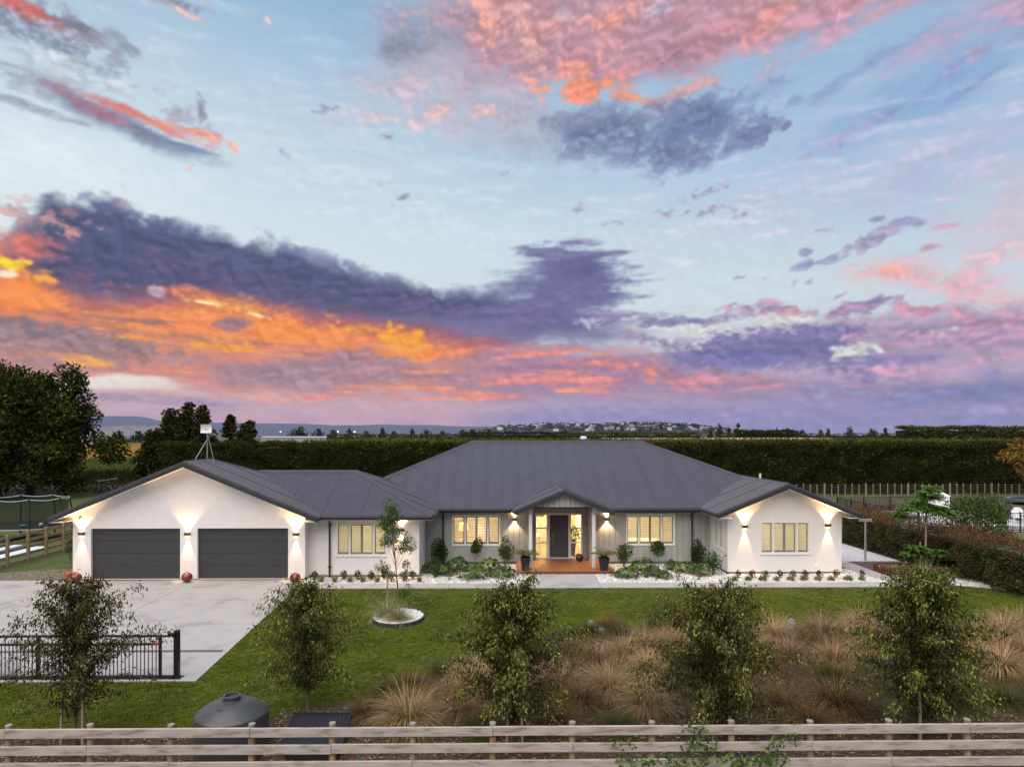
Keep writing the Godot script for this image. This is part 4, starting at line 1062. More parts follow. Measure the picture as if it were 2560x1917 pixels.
# window facing +z in its own axes: white frame, three lights, plantation shutters behind the glass
func window(w: float, h: float, at: Vector3, turn: float, lights: Array, tilt: float, trimmed: bool) -> Node3D:
	var o := empty_part(house, "window", at)
	o.rotation.y = turn
	var f := Geo.new()
	var fw := 0.055
	var z0 := -0.09
	var z1 := 0.012
	f.cbox(Vector3(-w / 2, 0, z0), Vector3(w / 2, fw, z1 + 0.006), 0.006)
	f.cbox(Vector3(-w / 2, h - fw, z0), Vector3(w / 2, h, z1 + 0.006), 0.006)
	f.cbox(Vector3(-w / 2, fw, z0), Vector3(-w / 2 + fw, h - fw, z1), 0.006)
	f.cbox(Vector3(w / 2 - fw, fw, z0), Vector3(w / 2, h - fw, z1), 0.006)
	var sum := 0.0
	for l in lights:
		sum += l
	var inner := w - 2 * fw
	var x := -w / 2 + fw
	var mull := 0.07
	var each := inner - mull * (lights.size() - 1)
	for i in lights.size():
		var lw: float = each * lights[i] / sum
		if i > 0:
			f.cbox(Vector3(x - mull, fw, z0 + 0.004), Vector3(x, h - fw, z1 - 0.002), 0.006)
		var g := Geo.new()
		g.quad(Vector3(x, fw, -0.03), Vector3(x, h - fw, -0.03), Vector3(x + lw, h - fw, -0.03), Vector3(x + lw, fw, -0.03))
		part(o, "pane", g.mesh(), mats.pane)
		if tilt >= 0.0:
			var n := 2 if lw > 0.75 else 1
			for k in n:
				shutter(o, x + lw * k / n, x + lw * (k + 1) / n, fw, h - fw, tilt)
		x += lw + mull
	part(o, "frame", f.mesh(), mats.white)
	var s := Geo.new()
	if trimmed:
		s.box(Vector3(-w / 2 - 0.035, h + 0.002, 0.0), Vector3(w / 2 + 0.035, h + 0.03, 0.035))
		s.box(Vector3(-w / 2 - 0.015, -0.02, 0.0), Vector3(w / 2 + 0.015, -0.002, 0.03))
	else:
		s.cbox(Vector3(-w / 2 - 0.02, -0.045, -0.01), Vector3(w / 2 + 0.02, -0.004, 0.04), 0.008)
	part(o, "sill", s.mesh(), mats.white if trimmed else mats.plaster)
	return o

var slat_meshes := {}

func shutter(o: Node3D, x0: float, x1: float, y0: float, y1: float, tilt: float) -> void:
	var g := Geo.new()
	var zb := -0.15
	var zf := -0.115
	var st := 0.05
	g.box(Vector3(x0 + 0.002, y0, zb), Vector3(x0 + st, y1, zf))
	g.box(Vector3(x1 - st, y0, zb), Vector3(x1 - 0.002, y1, zf))
	g.box(Vector3(x0 + st, y0, zb), Vector3(x1 - st, y0 + 0.085, zf))
	g.box(Vector3(x0 + st, y1 - 0.06, zb), Vector3(x1 - st, y1, zf))
	part(o, "shaded_shutter_frame", g.mesh(), mats.shaded_shutter_frame)
	var l := x1 - x0 - 2 * st - 0.004
	var key := "%.3f %.2f" % [l, tilt]
	if not slat_meshes.has(key):
		var s := Geo.new()
		var t := Transform3D(Basis(Vector3.RIGHT, tilt), Vector3.ZERO)
		s.cbox(Vector3(-l / 2, -0.0045, -0.036), Vector3(l / 2, 0.0045, 0.036), 0.004, t)
		slat_meshes[key] = s.mesh()
	var y := y0 + 0.085 + 0.036
	var step := 0.0735
	while y < y1 - 0.09:
		part(o, "slat", slat_meshes[key], mats.shutter, Vector3((x0 + x1) / 2, y, -0.1335))
		y += step

func board_wall(parent: Node, x0: float, x1: float, y0: float, y1: float, z: float, holes: Array, phase: float, turn := 0.0, at := Vector3.ZERO) -> void:
	var wd := 0.265
	var x := x0
	var nxt := x0 + phase
	var bt := Transform3D(Basis(Vector3.UP, turn), at)
	var back := Geo.new()
	wall_face(back, x0, x1, y0, y1, z - 0.03, holes, 0.1, bt)
	part(parent, "wall", back.mesh(), mats.board)
	while x < x1 - 0.002:
		var e := minf(nxt, x1)
		var lower := Geo.new()
		var upper := Geo.new()
		var cuts := [x + 0.009, e - 0.009]
		for h in holes:
			for c in [h[0], h[1]]:
				if c > x + 0.01 and c < e - 0.01:
					cuts.append(c)
		cuts.sort()
		for i in cuts.size() - 1:
			var mid: float = (cuts[i] + cuts[i + 1]) / 2
			var ys := [y0]
			for h in holes:
				if mid > h[0] and mid < h[1]:
					ys.append(h[2])
					ys.append(h[3])
			ys.append(y1)
			for k in range(0, ys.size() - 1, 2):
				if ys[k + 1] - ys[k] > 0.01:
					(upper if k > 0 else lower).box(Vector3(cuts[i], ys[k], z - 0.029), Vector3(cuts[i + 1], ys[k + 1], z), bt)
		for g in [lower, upper]:
			if g.v.size() > 0:
				part(parent, "board", g.mesh(), mats.board)
		x = e
		nxt += wd

func room(x0: float, x1: float, z0: float, z1: float, energy: float, tone: Color, y0 := 0.06, y1 := 2.42) -> void:
	# z0 is the window side
	var g := Geo.new()
	g.quad(Vector3(x0, y0, z1), Vector3(x0, y1, z1), Vector3(x1, y1, z1), Vector3(x1, y0, z1))
	g.quad(Vector3(x0, y0, z0), Vector3(x0, y1, z0), Vector3(x0, y1, z1), Vector3(x0, y0, z1))
	g.quad(Vector3(x1, y0, z1), Vector3(x1, y1, z1), Vector3(x1, y1, z0), Vector3(x1, y0, z0))
	g.quad(Vector3(x0, y1, z1), Vector3(x0, y1, z0), Vector3(x1, y1, z0), Vector3(x1, y1, z1))
	part(house, "room_wall", g.mesh(), mats.room)
	var f := Geo.new()
	f.quad(Vector3(x0, y0, z0), Vector3(x0, y0, z1), Vector3(x1, y0, z1), Vector3(x1, y0, z0))
	part(house, "room_floor", f.mesh(), mats.room_floor)
	var c := Vector3((x0 + x1) / 2, y1 - 0.03, (z0 + z1) / 2)
	var d := Geo.new()
	d.lathe(PackedVector2Array([Vector2(0.0, -0.05), Vector2(0.12, -0.045), Vector2(0.17, -0.02), Vector2(0.18, 0.03)]), c, 20)
	var lens := glow(tone.r, tone.g, tone.b, 3.0)
	part(house, "unseen_ceiling_light", d.mesh(), lens)  # lamp and its light out of view, placed to light the window from inside
	var l := OmniLight3D.new()
	l.name = "room_lamp"
	l.light_color = tone.linear_to_srgb()
	l.light_energy = energy
	l.light_size = 0.15
	l.omni_range = 12.0
	l.omni_attenuation = 2.0
	l.shadow_enabled = true
	house.add_child(l, true)
	l.position = c + Vector3(0, -0.16, 0)

func build_house() -> void:
	house = thing("house", "long white and grey single-storey house with dark corrugated roof", "house", Vector3.ZERO)
	# ---- garage wing
	var g := Geo.new()
	wall_face(g, -17.3, -7.75, 0.06, 2.15, -27.55, [[-16.56, -12.9, 0.05, 2.15], [-12.19, -8.45, 0.05, 2.15]], 0.16)
	poly_face(g, [[-17.3, 2.15], [-17.3, 2.71], [-12.49, 4.71], [-7.75, 2.74], [-7.75, 2.15]], -27.55)
	poly_face(g, [[-17.88, 2.47], [-17.3, 2.47], [-17.3, 2.715]], -27.545)
	g.quad(Vector3(-17.3, 0.06, -34.6), Vector3(-17.3, 2.9, -34.6), Vector3(-17.3, 2.9, -27.55), Vector3(-17.3, 0.06, -27.55))
	g.quad(Vector3(-7.75, 0.06, -27.55), Vector3(-7.75, 2.9, -27.55), Vector3(-7.75, 2.9, -34.6), Vector3(-7.75, 0.06, -34.6))
	g.quad(Vector3(-7.75, 0.06, -34.6), Vector3(-7.75, 2.9, -34.6), Vector3(-17.3, 2.9, -34.6), Vector3(-17.3, 0.06, -34.6))
	part(house, "wall", g.mesh(), mats.plaster)
	for dx in [[-16.56, -12.9], [-12.19, -8.45]]:
		var o := empty_part(house, "garage_door", Vector3((dx[0] + dx[1]) / 2, 0.0, -27.67))
		var hw: float = (dx[1] - dx[0]) / 2
		for k in 4:
			var p := Geo.new()
			var y := 0.07 + k * 0.52
			p.cbox(Vector3(-hw, y + 0.004, -0.04), Vector3(hw, y + 0.258, 0.0), 0.006)
			p.cbox(Vector3(-hw, y + 0.260, -0.04), Vector3(hw, y + 0.516, 0.0), 0.003)
			part(o, "panel", p.mesh(), mats.door_dark)
		var back := Geo.new()
		back.box(Vector3(-hw, 0.05, -0.06), Vector3(hw, 2.15, -0.041))
		part(o, "backing", back.mesh(), mats.black)
	# plinth strips
	for q in [[Vector3(-17.3, 0.0, -34.6), Vector3(-16.56, 0.06, -27.57)], [Vector3(-12.9, 0.0, -27.9), Vector3(-12.19, 0.06, -27.57)], [Vector3(-8.45, 0.0, -28.1), Vector3(-7.77, 0.06, -27.57)], [Vector3(-7.77, 0.0, -34.6), Vector3(-3.11, 0.1, -28.12)], [Vector3(-3.11, 0.0, -31.4), Vector3(1.1, 0.12, -30.84)], [Vector3(5.3, 0.0, -31.4), Vector3(10.22, 0.12, -30.84)], [Vector3(10.22, 0.0, -34.6), Vector3(15.16, 0.1, -28.52)]]:
		var pl := Geo.new()
		pl.box(q[0], q[1])
		part(house, "plinth", pl.mesh(), mats.plinth)
	# ---- left middle wing
	g = Geo.new()
	wall_face(g, -7.75, -3.09, 0.1, 2.62, -28.1, [[-6.6, -4.46, 0.9, 2.27]])
	var side := Transform3D(Basis(Vector3.UP, PI / 2), Vector3(-3.09, 0, -28.1))
	wall_face(g, 0.0, 2.75, 0.1, 2.62, 0.0, [[0.5, 1.5, 1.2, 2.36]], 0.12, side)
	part(house, "wall", g.mesh(), mats.plaster)
	window(2.14, 1.37, Vector3(-5.53, 0.9, -28.1), 0.0, [0.5, 1.0, 0.5], 0.55, false)
	window(1.0, 1.16, Vector3(-3.09, 1.2, -29.1), PI / 2, [0.6, 0.4], 0.9, false)
	# ---- main wing
	var wl := [-1.85, 0.39, 0.88, 2.28]
	var wr := [6.27, 8.55, 0.88, 2.31]
	board_wall(house, -3.09, 1.92, 0.12, 2.62, -30.8, [wl], 0.12)
	board_wall(house, 4.55, 10.2, 0.12, 2.62, -30.8, [wr], 0.15)
	board_wall(house, 1.92, 4.55, 0.15, 2.95, -31.4, [[2.05, 4.31, 0.15, 2.29]], 0.1)
	var rec := Geo.new()
	rec.box(Vector3(1.80, 0.15, -31.4), Vector3(1.92, 2.95, -30.815))
	rec.box(Vector3(4.55, 0.15, -31.4), Vector3(4.67, 2.95, -30.815))
	part(house, "recess_wall", rec.mesh(), mats.board)
	window(2.24, 1.4, Vector3(-0.73, 0.88, -30.8), 0.0, [0.52, 1.0, 0.5], 0.12, true)
	window(2.28, 1.43, Vector3(7.41, 0.88, -30.8), 0.0, [0.52, 1.0, 0.52], 0.5, true)
	# ---- right wing
	g = Geo.new()
	wall_face(g, 10.2, 15.18, 0.1, 2.27, -28.5, [[11.64, 13.8, 0.87, 2.26]])
	poly_face(g, [[10.2, 2.27], [10.2, 2.73], [12.62, 3.73], [15.18, 2.66], [15.18, 2.27]], -28.5)
	poly_face(g, [[15.18, 2.47], [15.18, 2.68], [15.65, 2.47]], -28.495)
	poly_face(g, [[9.59, 2.47], [10.2, 2.735], [10.2, 2.47]], -28.495)
	var lside := Transform3D(Basis(Vector3.UP, -PI / 2), Vector3(10.2, 0, -30.8))
	wall_face(g, 0.0, 2.3, 0.1, 2.62, 0.0, [[0.44, 1.72, 0.95, 2.25]], 0.12, lside)
	g.quad(Vector3(15.18, 0.1, -28.5), Vector3(15.18, 2.66, -28.5), Vector3(15.18, 2.66, -43.8), Vector3(15.18, 0.1, -43.8))
	part(house, "wall", g.mesh(), mats.plaster)
	window(2.16, 1.39, Vector3(12.72, 0.87, -28.5), 0.0, [0.5, 1.0, 0.5], 0.6, false)
	window(1.28, 1.3, Vector3(10.2, 0.95, -29.72), -PI / 2, [0.5, 0.5], 0.9, false)
	g = Geo.new()
	g.quad(Vector3(15.18, 0, -43.8), Vector3(15.18, 2.6, -43.8), Vector3(-7.75, 2.6, -43.8), Vector3(-7.75, 0, -43.8))
	g.quad(Vector3(-7.75, 0, -43.8), Vector3(-7.75, 2.6, -43.8), Vector3(-7.75, 2.6, -34.6), Vector3(-7.75, 0, -34.6))
	part(house, "wall", g.mesh(), mats.plaster)
	build_entry()
	# ---- rooms behind the windows
	room(-7.6, -3.15, -28.115, -31.6, 4.6, Color(1.0, 0.86, 0.5))
	room(-3.0, 1.75, -30.83, -34.6, 3.2, Color(1.0, 0.84, 0.52))
	room(1.95, 4.5, -31.56, -36.5, 7.0, Color(1.0, 0.82, 0.46), 0.15)
	room(4.72, 10.1, -30.83, -34.8, 7.0, Color(1.0, 0.82, 0.46))
	room(10.28, 15.1, -28.515, -32.2, 5.2, Color(1.0, 0.86, 0.5))
	build_roofs()
	# ---- downpipes
	for d in [[-6.85, -28.02], [-2.26, -30.72], [9.34, -30.72]]:
		var q := Geo.new()
		q.tube(Vector3(d[0], 0.02, d[1]), Vector3(d[0], 2.34, d[1]), 0.042, 0.042, 10)
		q.tube(Vector3(d[0], 2.33, d[1]), Vector3(d[0], 2.53, d[1] + 0.45), 0.042, 0.042, 10)
		for y in [0.45, 2.2]:
			q.box(Vector3(d[0] - 0.07, y - 0.02, d[1] - 0.07), Vector3(d[0] + 0.07, y + 0.02, d[1] + 0.046))
		part(house, "downpipe", q.mesh(), mats.trim)
	# ---- small fittings
	var hose := Geo.new()
	hose.tube(Vector3(14.05, 0.36, -28.5), Vector3(14.05, 0.36, -28.42), 0.035, 0.03, 10)
	hose.tube(Vector3(14.0, 0.35, -28.42), Vector3(14.12, 0.4, -28.42), 0.02, 0.02, 8)
	part(house, "garden_tap", hose.mesh(), mats.white)
	var eye := Geo.new()
	eye.cbox(Vector3(-16.98, 2.62, -27.5), Vector3(-16.9, 2.68, -27.42), 0.01)
	eye.tube(Vector3(-16.94, 2.60, -27.44), Vector3(-16.94, 2.57, -27.38), 0.025, 0.025, 8)
	part(house, "security_camera", eye.mesh(), mats.black_matt)

func build_entry() -> void:
	# ---- door set
	var o := empty_part(house, "front_door", Vector3(0, 0, -31.4))
	var f := Geo.new()
	var zf := 0.012
	f.cbox(Vector3(2.05, 2.22, -0.1), Vector3(4.31, 2.29, zf + 0.004), 0.006)
	f.cbox(Vector3(2.05, 0.15, -0.1), Vector3(4.31, 0.2, zf + 0.004), 0.006)
	for x in [[2.05, 2.11], [2.6, 2.74], [3.63, 3.76], [4.24, 4.31]]:
		f.cbox(Vector3(x[0], 0.2, -0.1), Vector3(x[1], 2.22, zf), 0.006)
	for y in [0.88, 1.56]:
		f.cbox(Vector3(2.11, y, -0.09), Vector3(2.6, y + 0.055, zf - 0.004), 0.006)
		f.cbox(Vector3(3.76, y, -0.09), Vector3(4.24, y + 0.055, zf - 0.004), 0.006)
	f.box(Vector3(2.02, 2.293, 0.0), Vector3(4.34, 2.32, 0.035))
	part(o, "frame", f.mesh(), mats.white)
	for x in [[2.11, 2.6], [3.76, 4.24]]:
		for y in [[0.2, 0.88], [0.935, 1.56], [1.615, 2.22]]:
			var p := Geo.new()
			p.quad(Vector3(x[0], y[0], -0.04), Vector3(x[0], y[1], -0.04), Vector3(x[1], y[1], -0.04), Vector3(x[1], y[0], -0.04))
			part(o, "pane", p.mesh(), mats.pane)
	var leaf := Geo.new()
	leaf.cbox(Vector3(2.742, 0.205, -0.06), Vector3(3.628, 2.218, -0.015), 0.004)
	part(o, "door_leaf", leaf.mesh(), mats.front_door)
	var h := Geo.new()
	h.tube(Vector3(2.91, 0.86, 0.035), Vector3(2.91, 1.42, 0.035), 0.015, 0.015, 10)
	h.tube(Vector3(2.91, 0.96, 0.035), Vector3(2.91, 0.96, -0.016), 0.009, 0.009, 8)
	h.tube(Vector3(2.91, 1.32, 0.035), Vector3(2.91, 1.32, -0.016), 0.009, 0.009, 8)
	part(o, "handle", h.mesh(), mats.steel)
	for y in [1.06, 1.15]:
		var lk := Geo.new()
		lk.tube(Vector3(2.79, y, -0.016), Vector3(2.79, y, 0.01), 0.024, 0.022, 12)
		part(o, "lock", lk.mesh(), mats.steel)
	# ---- porch: posts, gable boards, ceiling
	for x in [1.7, 4.5]:
		var p := Geo.new()
		p.cbox(Vector3(x - 0.072, 0.15, -29.27), Vector3(x + 0.072, 2.64, -29.126), 0.008)
		part(house, "porch_post", p.mesh(), mats.white)
	var x0 := 1.08
	var wd := 0.236
	while x0 < 5.17:
		var x1 := minf(x0 + wd, 5.18)
		var g := Geo.new()
		var a := x0 + 0.009
		var b := x1 - 0.009
		var segs := [a, b]
		for c in [1.77, 3.13, 4.43]:
			if c > a + 0.01 and c < b - 0.01:
				segs.append(c)
		segs.sort()
		for i in segs.size() - 1:
			var u: float = segs[i]
			var w: float = segs[i + 1]
			var mid := (u + w) / 2
			var lo := 2.86 if mid > 1.77 and mid < 4.43 else 2.6
			var hu := 3.4 - absf(u - 3.13) * PITCH
			var hw := 3.4 - absf(w - 3.13) * PITCH
			for z in [-28.93, -28.945]:
				g.quad(Vector3(u, minf(lo, hu), z), Vector3(u, hu, z), Vector3(w, hw, z), Vector3(w, minf(lo, hw), z))
		part(house, "gable_board", g.mesh(), mats.board)
		x0 += wd
	var cl := Geo.new()
	poly_face(cl, [[1.08, 2.6], [1.08, 2.52], [1.77, 2.6]], -28.96)
	poly_face(cl, [[1.1, 2.6], [3.13, 3.38], [5.16, 2.6], [4.43, 2.6], [4.43, 2.86], [1.77, 2.86], [1.77, 2.6]], -28.955)
	cl.box(Vector3(1.0, 2.6, -30.7), Vector3(1.78, 2.63, -28.96))
	cl.box(Vector3(4.42, 2.6, -30.7), Vector3(5.25, 2.63, -28.96))
	cl.box(Vector3(1.78, 2.87, -31.38), Vector3(4.42, 2.9, -28.96))
	cl.box(Vector3(1.765, 2.601, -30.7), Vector3(1.779, 2.895, -28.96))
	cl.box(Vector3(4.421, 2.601, -30.7), Vector3(4.435, 2.895, -28.96))
	part(house, "porch_ceiling", cl.mesh(), mats.board)

func build_roofs() -> void:
	var n_f := Vector3(0, 1, PITCH).normalized()
	var n_b := Vector3(0, 1, -PITCH).normalized()
	var n_l := Vector3(-PITCH, 1, 0).normalized()
	var n_r := Vector3(PITCH, 1, 0).normalized()
	# main hip roof
	var o := empty_part(house, "main_roof")
	var e0 := -8.27
	var e1 := 15.6
	var zf := -30.2
	var run := 7.17
	var zb := zf - 2 * run
	roof_slope(o, Vector3(e0, EAVE, zf), Vector3(e1, EAVE, zf), Vector3(0, 0, -1), run, run, run)
	roof_slope(o, Vector3(e1, EAVE, zb), Vector3(e0, EAVE, zb), Vector3(0, 0, 1), run, run, run)
	roof_slope(o, Vector3(e0, EAVE, zb), Vector3(e0, EAVE, zf), Vector3(1, 0, 0), run, run, run)
	roof_slope(o, Vector3(e1, EAVE, zf), Vector3(e1, EAVE, zb), Vector3(-1, 0, 0), run, run, run)
	var top := EAVE + run * PITCH
	var ra := Vector3(e0 + run, top, zf - run)
	var rb := Vector3(e1 - run, top, zf - run)
	ridge_cap(o, ra, rb, n_f, n_b)
	ridge_cap(o, Vector3(e0, EAVE, zf), ra, n_f, n_l)
	ridge_cap(o, Vector3(e1, EAVE, zf), rb, n_f, n_r)
	ridge_cap(o, Vector3(e1, EAVE, zb), rb, n_b, n_r)
	ridge_cap(o, Vector3(e0, EAVE, zb), ra, n_b, n_l)
	gutter(o, Vector3(-2.6, EAVE, zf), Vector3(1.05, EAVE, zf), Vector3(0, 0, 1))
	gutter(o, Vector3(5.2, EAVE, zf), Vector3(9.6, EAVE, zf), Vector3(0, 0, 1))
	gutter(o, Vector3(e1, EAVE, zf), Vector3(e1, EAVE, zb), Vector3(1, 0, 0))
	soffit(o, -3.0, 1.85, -30.8, -30.25)
	soffit(o, 4.6, 10.2, -30.8, -30.25)
	# garage: gable in front, hip behind
	o = empty_part(house, "garage_roof")
	var gx0 := -17.89
	var gx1 := -7.09
	var gz0 := -26.95
	var gz1 := -35.1
	var half := 5.4
	var rx := -12.49
	var ry := EAVE + half * PITCH
	roof_slope(o, Vector3(gx0, EAVE, gz1), Vector3(gx0, EAVE, gz0), Vector3(1, 0, 0), half, half, 0.0)
	roof_slope(o, Vector3(gx1, EAVE, gz0), Vector3(gx1, EAVE, gz1), Vector3(-1, 0, 0), half, 0.0, half)
	roof_slope(o, Vector3(gx1, EAVE, gz1), Vector3(gx0, EAVE, gz1), Vector3(0, 0, 1), half, half, half)
	ridge_cap(o, Vector3(rx, ry, gz0), Vector3(rx, ry, gz1 + half), n_l, n_r)
	ridge_cap(o, Vector3(gx1, EAVE, gz1), Vector3(rx, ry, gz1 + half), n_b, n_r)
	ridge_cap(o, Vector3(gx0, EAVE, gz1), Vector3(rx, ry, gz1 + half), n_b, n_l)
	barge(o, gx0 - 0.02, gx1 + 0.02, rx, ry - 0.01, EAVE - 0.01, gz0 + 0.03)
	gutter(o, Vector3(gx0, EAVE, gz0), Vector3(gx0, EAVE, gz1), Vector3(-1, 0, 0))
	gutter(o, Vector3(gx1, EAVE, gz0), Vector3(gx1, EAVE, -27.5), Vector3(1, 0, 0))
	gable_soffit(o, gx0, gx1, rx, ry - 0.2, EAVE - 0.2, gz0, -27.55)
	soffit(o, gx0, -17.3, -34.6, gz0 + 0.02)
	soffit(o, -7.75, gx1, -28.1, gz0 + 0.02)
	# left middle wing
	o = empty_part(house, "wing_roof")
	var h2 := 3.93
	var mx := -2.45
	var mz := -27.5
	roof_slope(o, Vector3(-7.09 - h2 - 0.05, EAVE, mz), Vector3(mx, EAVE, mz), Vector3(0, 0, -1), h2, 0.0, h2, h2)
	roof_slope(o, Vector3(mx, EAVE, mz), Vector3(mx, EAVE, mz - 2 * h2), Vector3(-1, 0, 0), h2, h2, h2)
	roof_slope(o, Vector3(mx, EAVE, mz - 2 * h2), Vector3(-8.0, EAVE, mz - 2 * h2), Vector3(0, 0, 1), h2, h2, 0.0)
	var t2 := EAVE + h2 * PITCH
	ridge_cap(o, Vector3(-11.0, t2, mz - h2), Vector3(mx - h2, t2, mz - h2), n_f, n_b)
	ridge_cap(o, Vector3(mx, EAVE, mz), Vector3(mx - h2, t2, mz - h2), n_f, n_r)
	ridge_cap(o, Vector3(mx, EAVE, mz - 2 * h2), Vector3(mx - h2, t2, mz - h2), n_b, n_r)
	gutter(o, Vector3(-7.1, EAVE, mz), Vector3(mx, EAVE, mz), Vector3(0, 0, 1))
	gutter(o, Vector3(mx, EAVE, mz), Vector3(mx, EAVE, -30.15), Vector3(1, 0, 0))
	soffit(o, -7.7, mx, -28.1, mz)
	soffit(o, -3.09, mx, -30.8, -28.1)
	# right wing gable
	o = empty_part(house, "gable_roof")
	var wx := 12.62
	var h3 := 3.04
	var wz := -27.9
	var t3 := EAVE + h3 * PITCH
	roof_slope(o, Vector3(wx - h3, EAVE, -33.4), Vector3(wx - h3, EAVE, wz), Vector3(1, 0, 0), h3, 0.0, 0.0)
	roof_slope(o, Vector3(wx + h3, EAVE, wz), Vector3(wx + h3, EAVE, -33.4), Vector3(-1, 0, 0), h3, 0.0, 0.0)
	ridge_cap(o, Vector3(wx, t3, wz), Vector3(wx, t3, -33.3), n_l, n_r)
	barge(o, wx - h3 - 0.02, wx + h3 + 0.02, wx, t3 - 0.01, EAVE - 0.01, wz + 0.03)
	gutter(o, Vector3(wx - h3, EAVE, wz), Vector3(wx - h3, EAVE, -30.2), Vector3(-1, 0, 0))
	gutter(o, Vector3(wx + h3, EAVE, wz), Vector3(wx + h3, EAVE, -30.2), Vector3(1, 0, 0))
	gable_soffit(o, wx - h3, wx + h3, wx, t3 - 0.2, EAVE - 0.2, wz, -28.5)
	soffit(o, wx - h3, 10.2, -30.8, wz + 0.02)
	soffit(o, 15.18, wx + h3, -31.0, wz + 0.02)
	# porch gable
	o = empty_part(house, "porch_roof")
	var px := 3.13
	var h4 := 2.14
	var pz := -28.7
	var pe := 2.72
	var t4 := pe + h4 * PITCH
	roof_slope(o, Vector3(px - h4, pe, -32.6), Vector3(px - h4, pe, pz), Vector3(1, 0, 0), h4, 0.0, 0.0)
	roof_slope(o, Vector3(px + h4, pe, pz), Vector3(px + h4, pe, -32.6), Vector3(-1, 0, 0), h4, 0.0, 0.0)
	ridge_cap(o, Vector3(px, t4, pz), Vector3(px, t4, -32.5), n_l, n_r)
	barge(o, px - h4 - 0.02, px + h4 + 0.02, px, t4 - 0.01, pe - 0.01, pz + 0.03)
	gutter(o, Vector3(px - h4, pe, pz), Vector3(px - h4, pe, -30.1), Vector3(-1, 0, 0))
	gutter(o, Vector3(px + h4, pe, pz), Vector3(px + h4, pe, -30.1), Vector3(1, 0, 0))
	gable_soffit(o, px - h4, px + h4, px, t4 - 0.2, pe - 0.2, pz, -28.93)
	# vents on the roof
	var v := Geo.new()
	v.tube(Vector3(5.3, 5.1, -38.2), Vector3(5.3, 5.85, -38.2), 0.05, 0.05, 12)
	v.lathe(PackedVector2Array([Vector2(0.0, 5.96), Vector2(0.17, 5.93), Vector2(0.2, 5.86), Vector2(0.19, 5.78)]), Vector3(5.3, 0, -38.2), 18)
	part(house, "roof_vent", v.mesh(), mats.white)
	v = Geo.new()
	v.tube(Vector3(13.7, 3.3, -33.6), Vector3(13.7, 4.05, -33.6), 0.05, 0.05, 10)
	part(house, "vent_pipe", v.mesh(), mats.white)

func soffit(parent: Node, x0: float, x1: float, z0: float, z1: float) -> void:
	var g := Geo.new()
	g.box(Vector3(x0, 2.475, z0), Vector3(x1, 2.49, z1))
	part(parent, "soffit", g.mesh(), mats.white)

func gable_soffit(parent: Node, x0: float, x1: float, rx: float, ry: float, ey: float, z0: float, z1: float) -> void:
	var g := Geo.new()
	var a0 := Vector3(x0, ey, z0)
	var a1 := Vector3(x0, ey, z1)
	var r0 := Vector3(rx, ry, z0)
	var r1 := Vector3(rx, ry, z1)
	var b0 := Vector3(x1, ey, z0)
	var b1 := Vector3(x1, ey, z1)
	g.quad(a1, r1, r0, a0)
	g.quad(r1, b1, b0, r0)
	part(parent, "soffit", g.mesh(), mats.white)

func wall_lamp(at: Vector3, up_angle: float, down_angle: float, label: String, e := 4.5) -> void:
	var o := thing("wall_lamp", label, "wall lamp", at, "up and down wall lamps")
	var g := Geo.new()
	g.cbox(Vector3(-0.11, -0.07, 0.0), Vector3(0.11, -0.062, 0.115), 0.003)
	g.cbox(Vector3(-0.11, 0.062, 0.0), Vector3(0.11, 0.07, 0.018), 0.003)
	g.cbox(Vector3(-0.11, -0.062, 0.105), Vector3(0.11, 0.07, 0.115), 0.003)
	g.box(Vector3(-0.11, -0.062, 0.0), Vector3(-0.102, 0.07, 0.105))
	g.box(Vector3(0.102, -0.062, 0.0), Vector3(0.11, 0.07, 0.105))
	g.box(Vector3(-0.102, -0.062, 0.0), Vector3(0.102, 0.07, 0.012))
	part(o, "housing", g.mesh(), mats.bronze)
	for s in [1.0, -1.0]:
		var l := Geo.new()
		var y := 0.05 if s > 0 else -0.075
		l.box(Vector3(-0.09, y, 0.022), Vector3(0.09, y + 0.012, 0.1))
		part(o, "glowing_lens", l.mesh(), mats.lens)
		var sp := SpotLight3D.new()
		sp.name = "lamp_beam"
		sp.light_color = Color(1.0, 0.62, 0.3).linear_to_srgb()
		sp.light_energy = e * (1.0 if s > 0 else 0.85)
		sp.light_size = 0.025
		sp.spot_range = 8.0
		sp.spot_attenuation = 2.0
		sp.spot_angle = up_angle if s > 0 else down_angle
		sp.spot_angle_attenuation = 0.5
		sp.shadow_enabled = true
		o.add_child(sp, true)
		sp.position = Vector3(0, 0.085 if s > 0 else -0.092, 0.075)
		sp.rotation.x = PI / 2 if s > 0 else -PI / 2

func build_lamps() -> void:
	wall_lamp(Vector3(-16.92, 1.95, -27.55), 46, 22, "bronze wall lamp at the far left end of the garage front")
	wall_lamp(Vector3(-12.58, 1.93, -27.55), 46, 22, "bronze wall lamp on the pier between the two garage doors")
	wall_lamp(Vector3(-8.12, 1.91, -27.55), 46, 22, "bronze wall lamp right of the second garage door")
	wall_lamp(Vector3(-3.84, 2.0, -28.1), 46, 34, "bronze wall lamp half hidden behind the thin lawn sapling", 6.5)
	wall_lamp(Vector3(1.05, 2.1, -30.8), 48, 50, "bronze wall lamp on grey boards left of the porch")
	wall_lamp(Vector3(5.36, 2.1, -30.8), 48, 50, "bronze wall lamp on grey boards right of the porch")
	wall_lamp(Vector3(10.94, 2.06, -28.5), 46, 24, "bronze wall lamp left of the right gable window")
	wall_lamp(Vector3(14.56, 2.11, -28.5), 46, 24, "bronze wall lamp right of the right gable window")

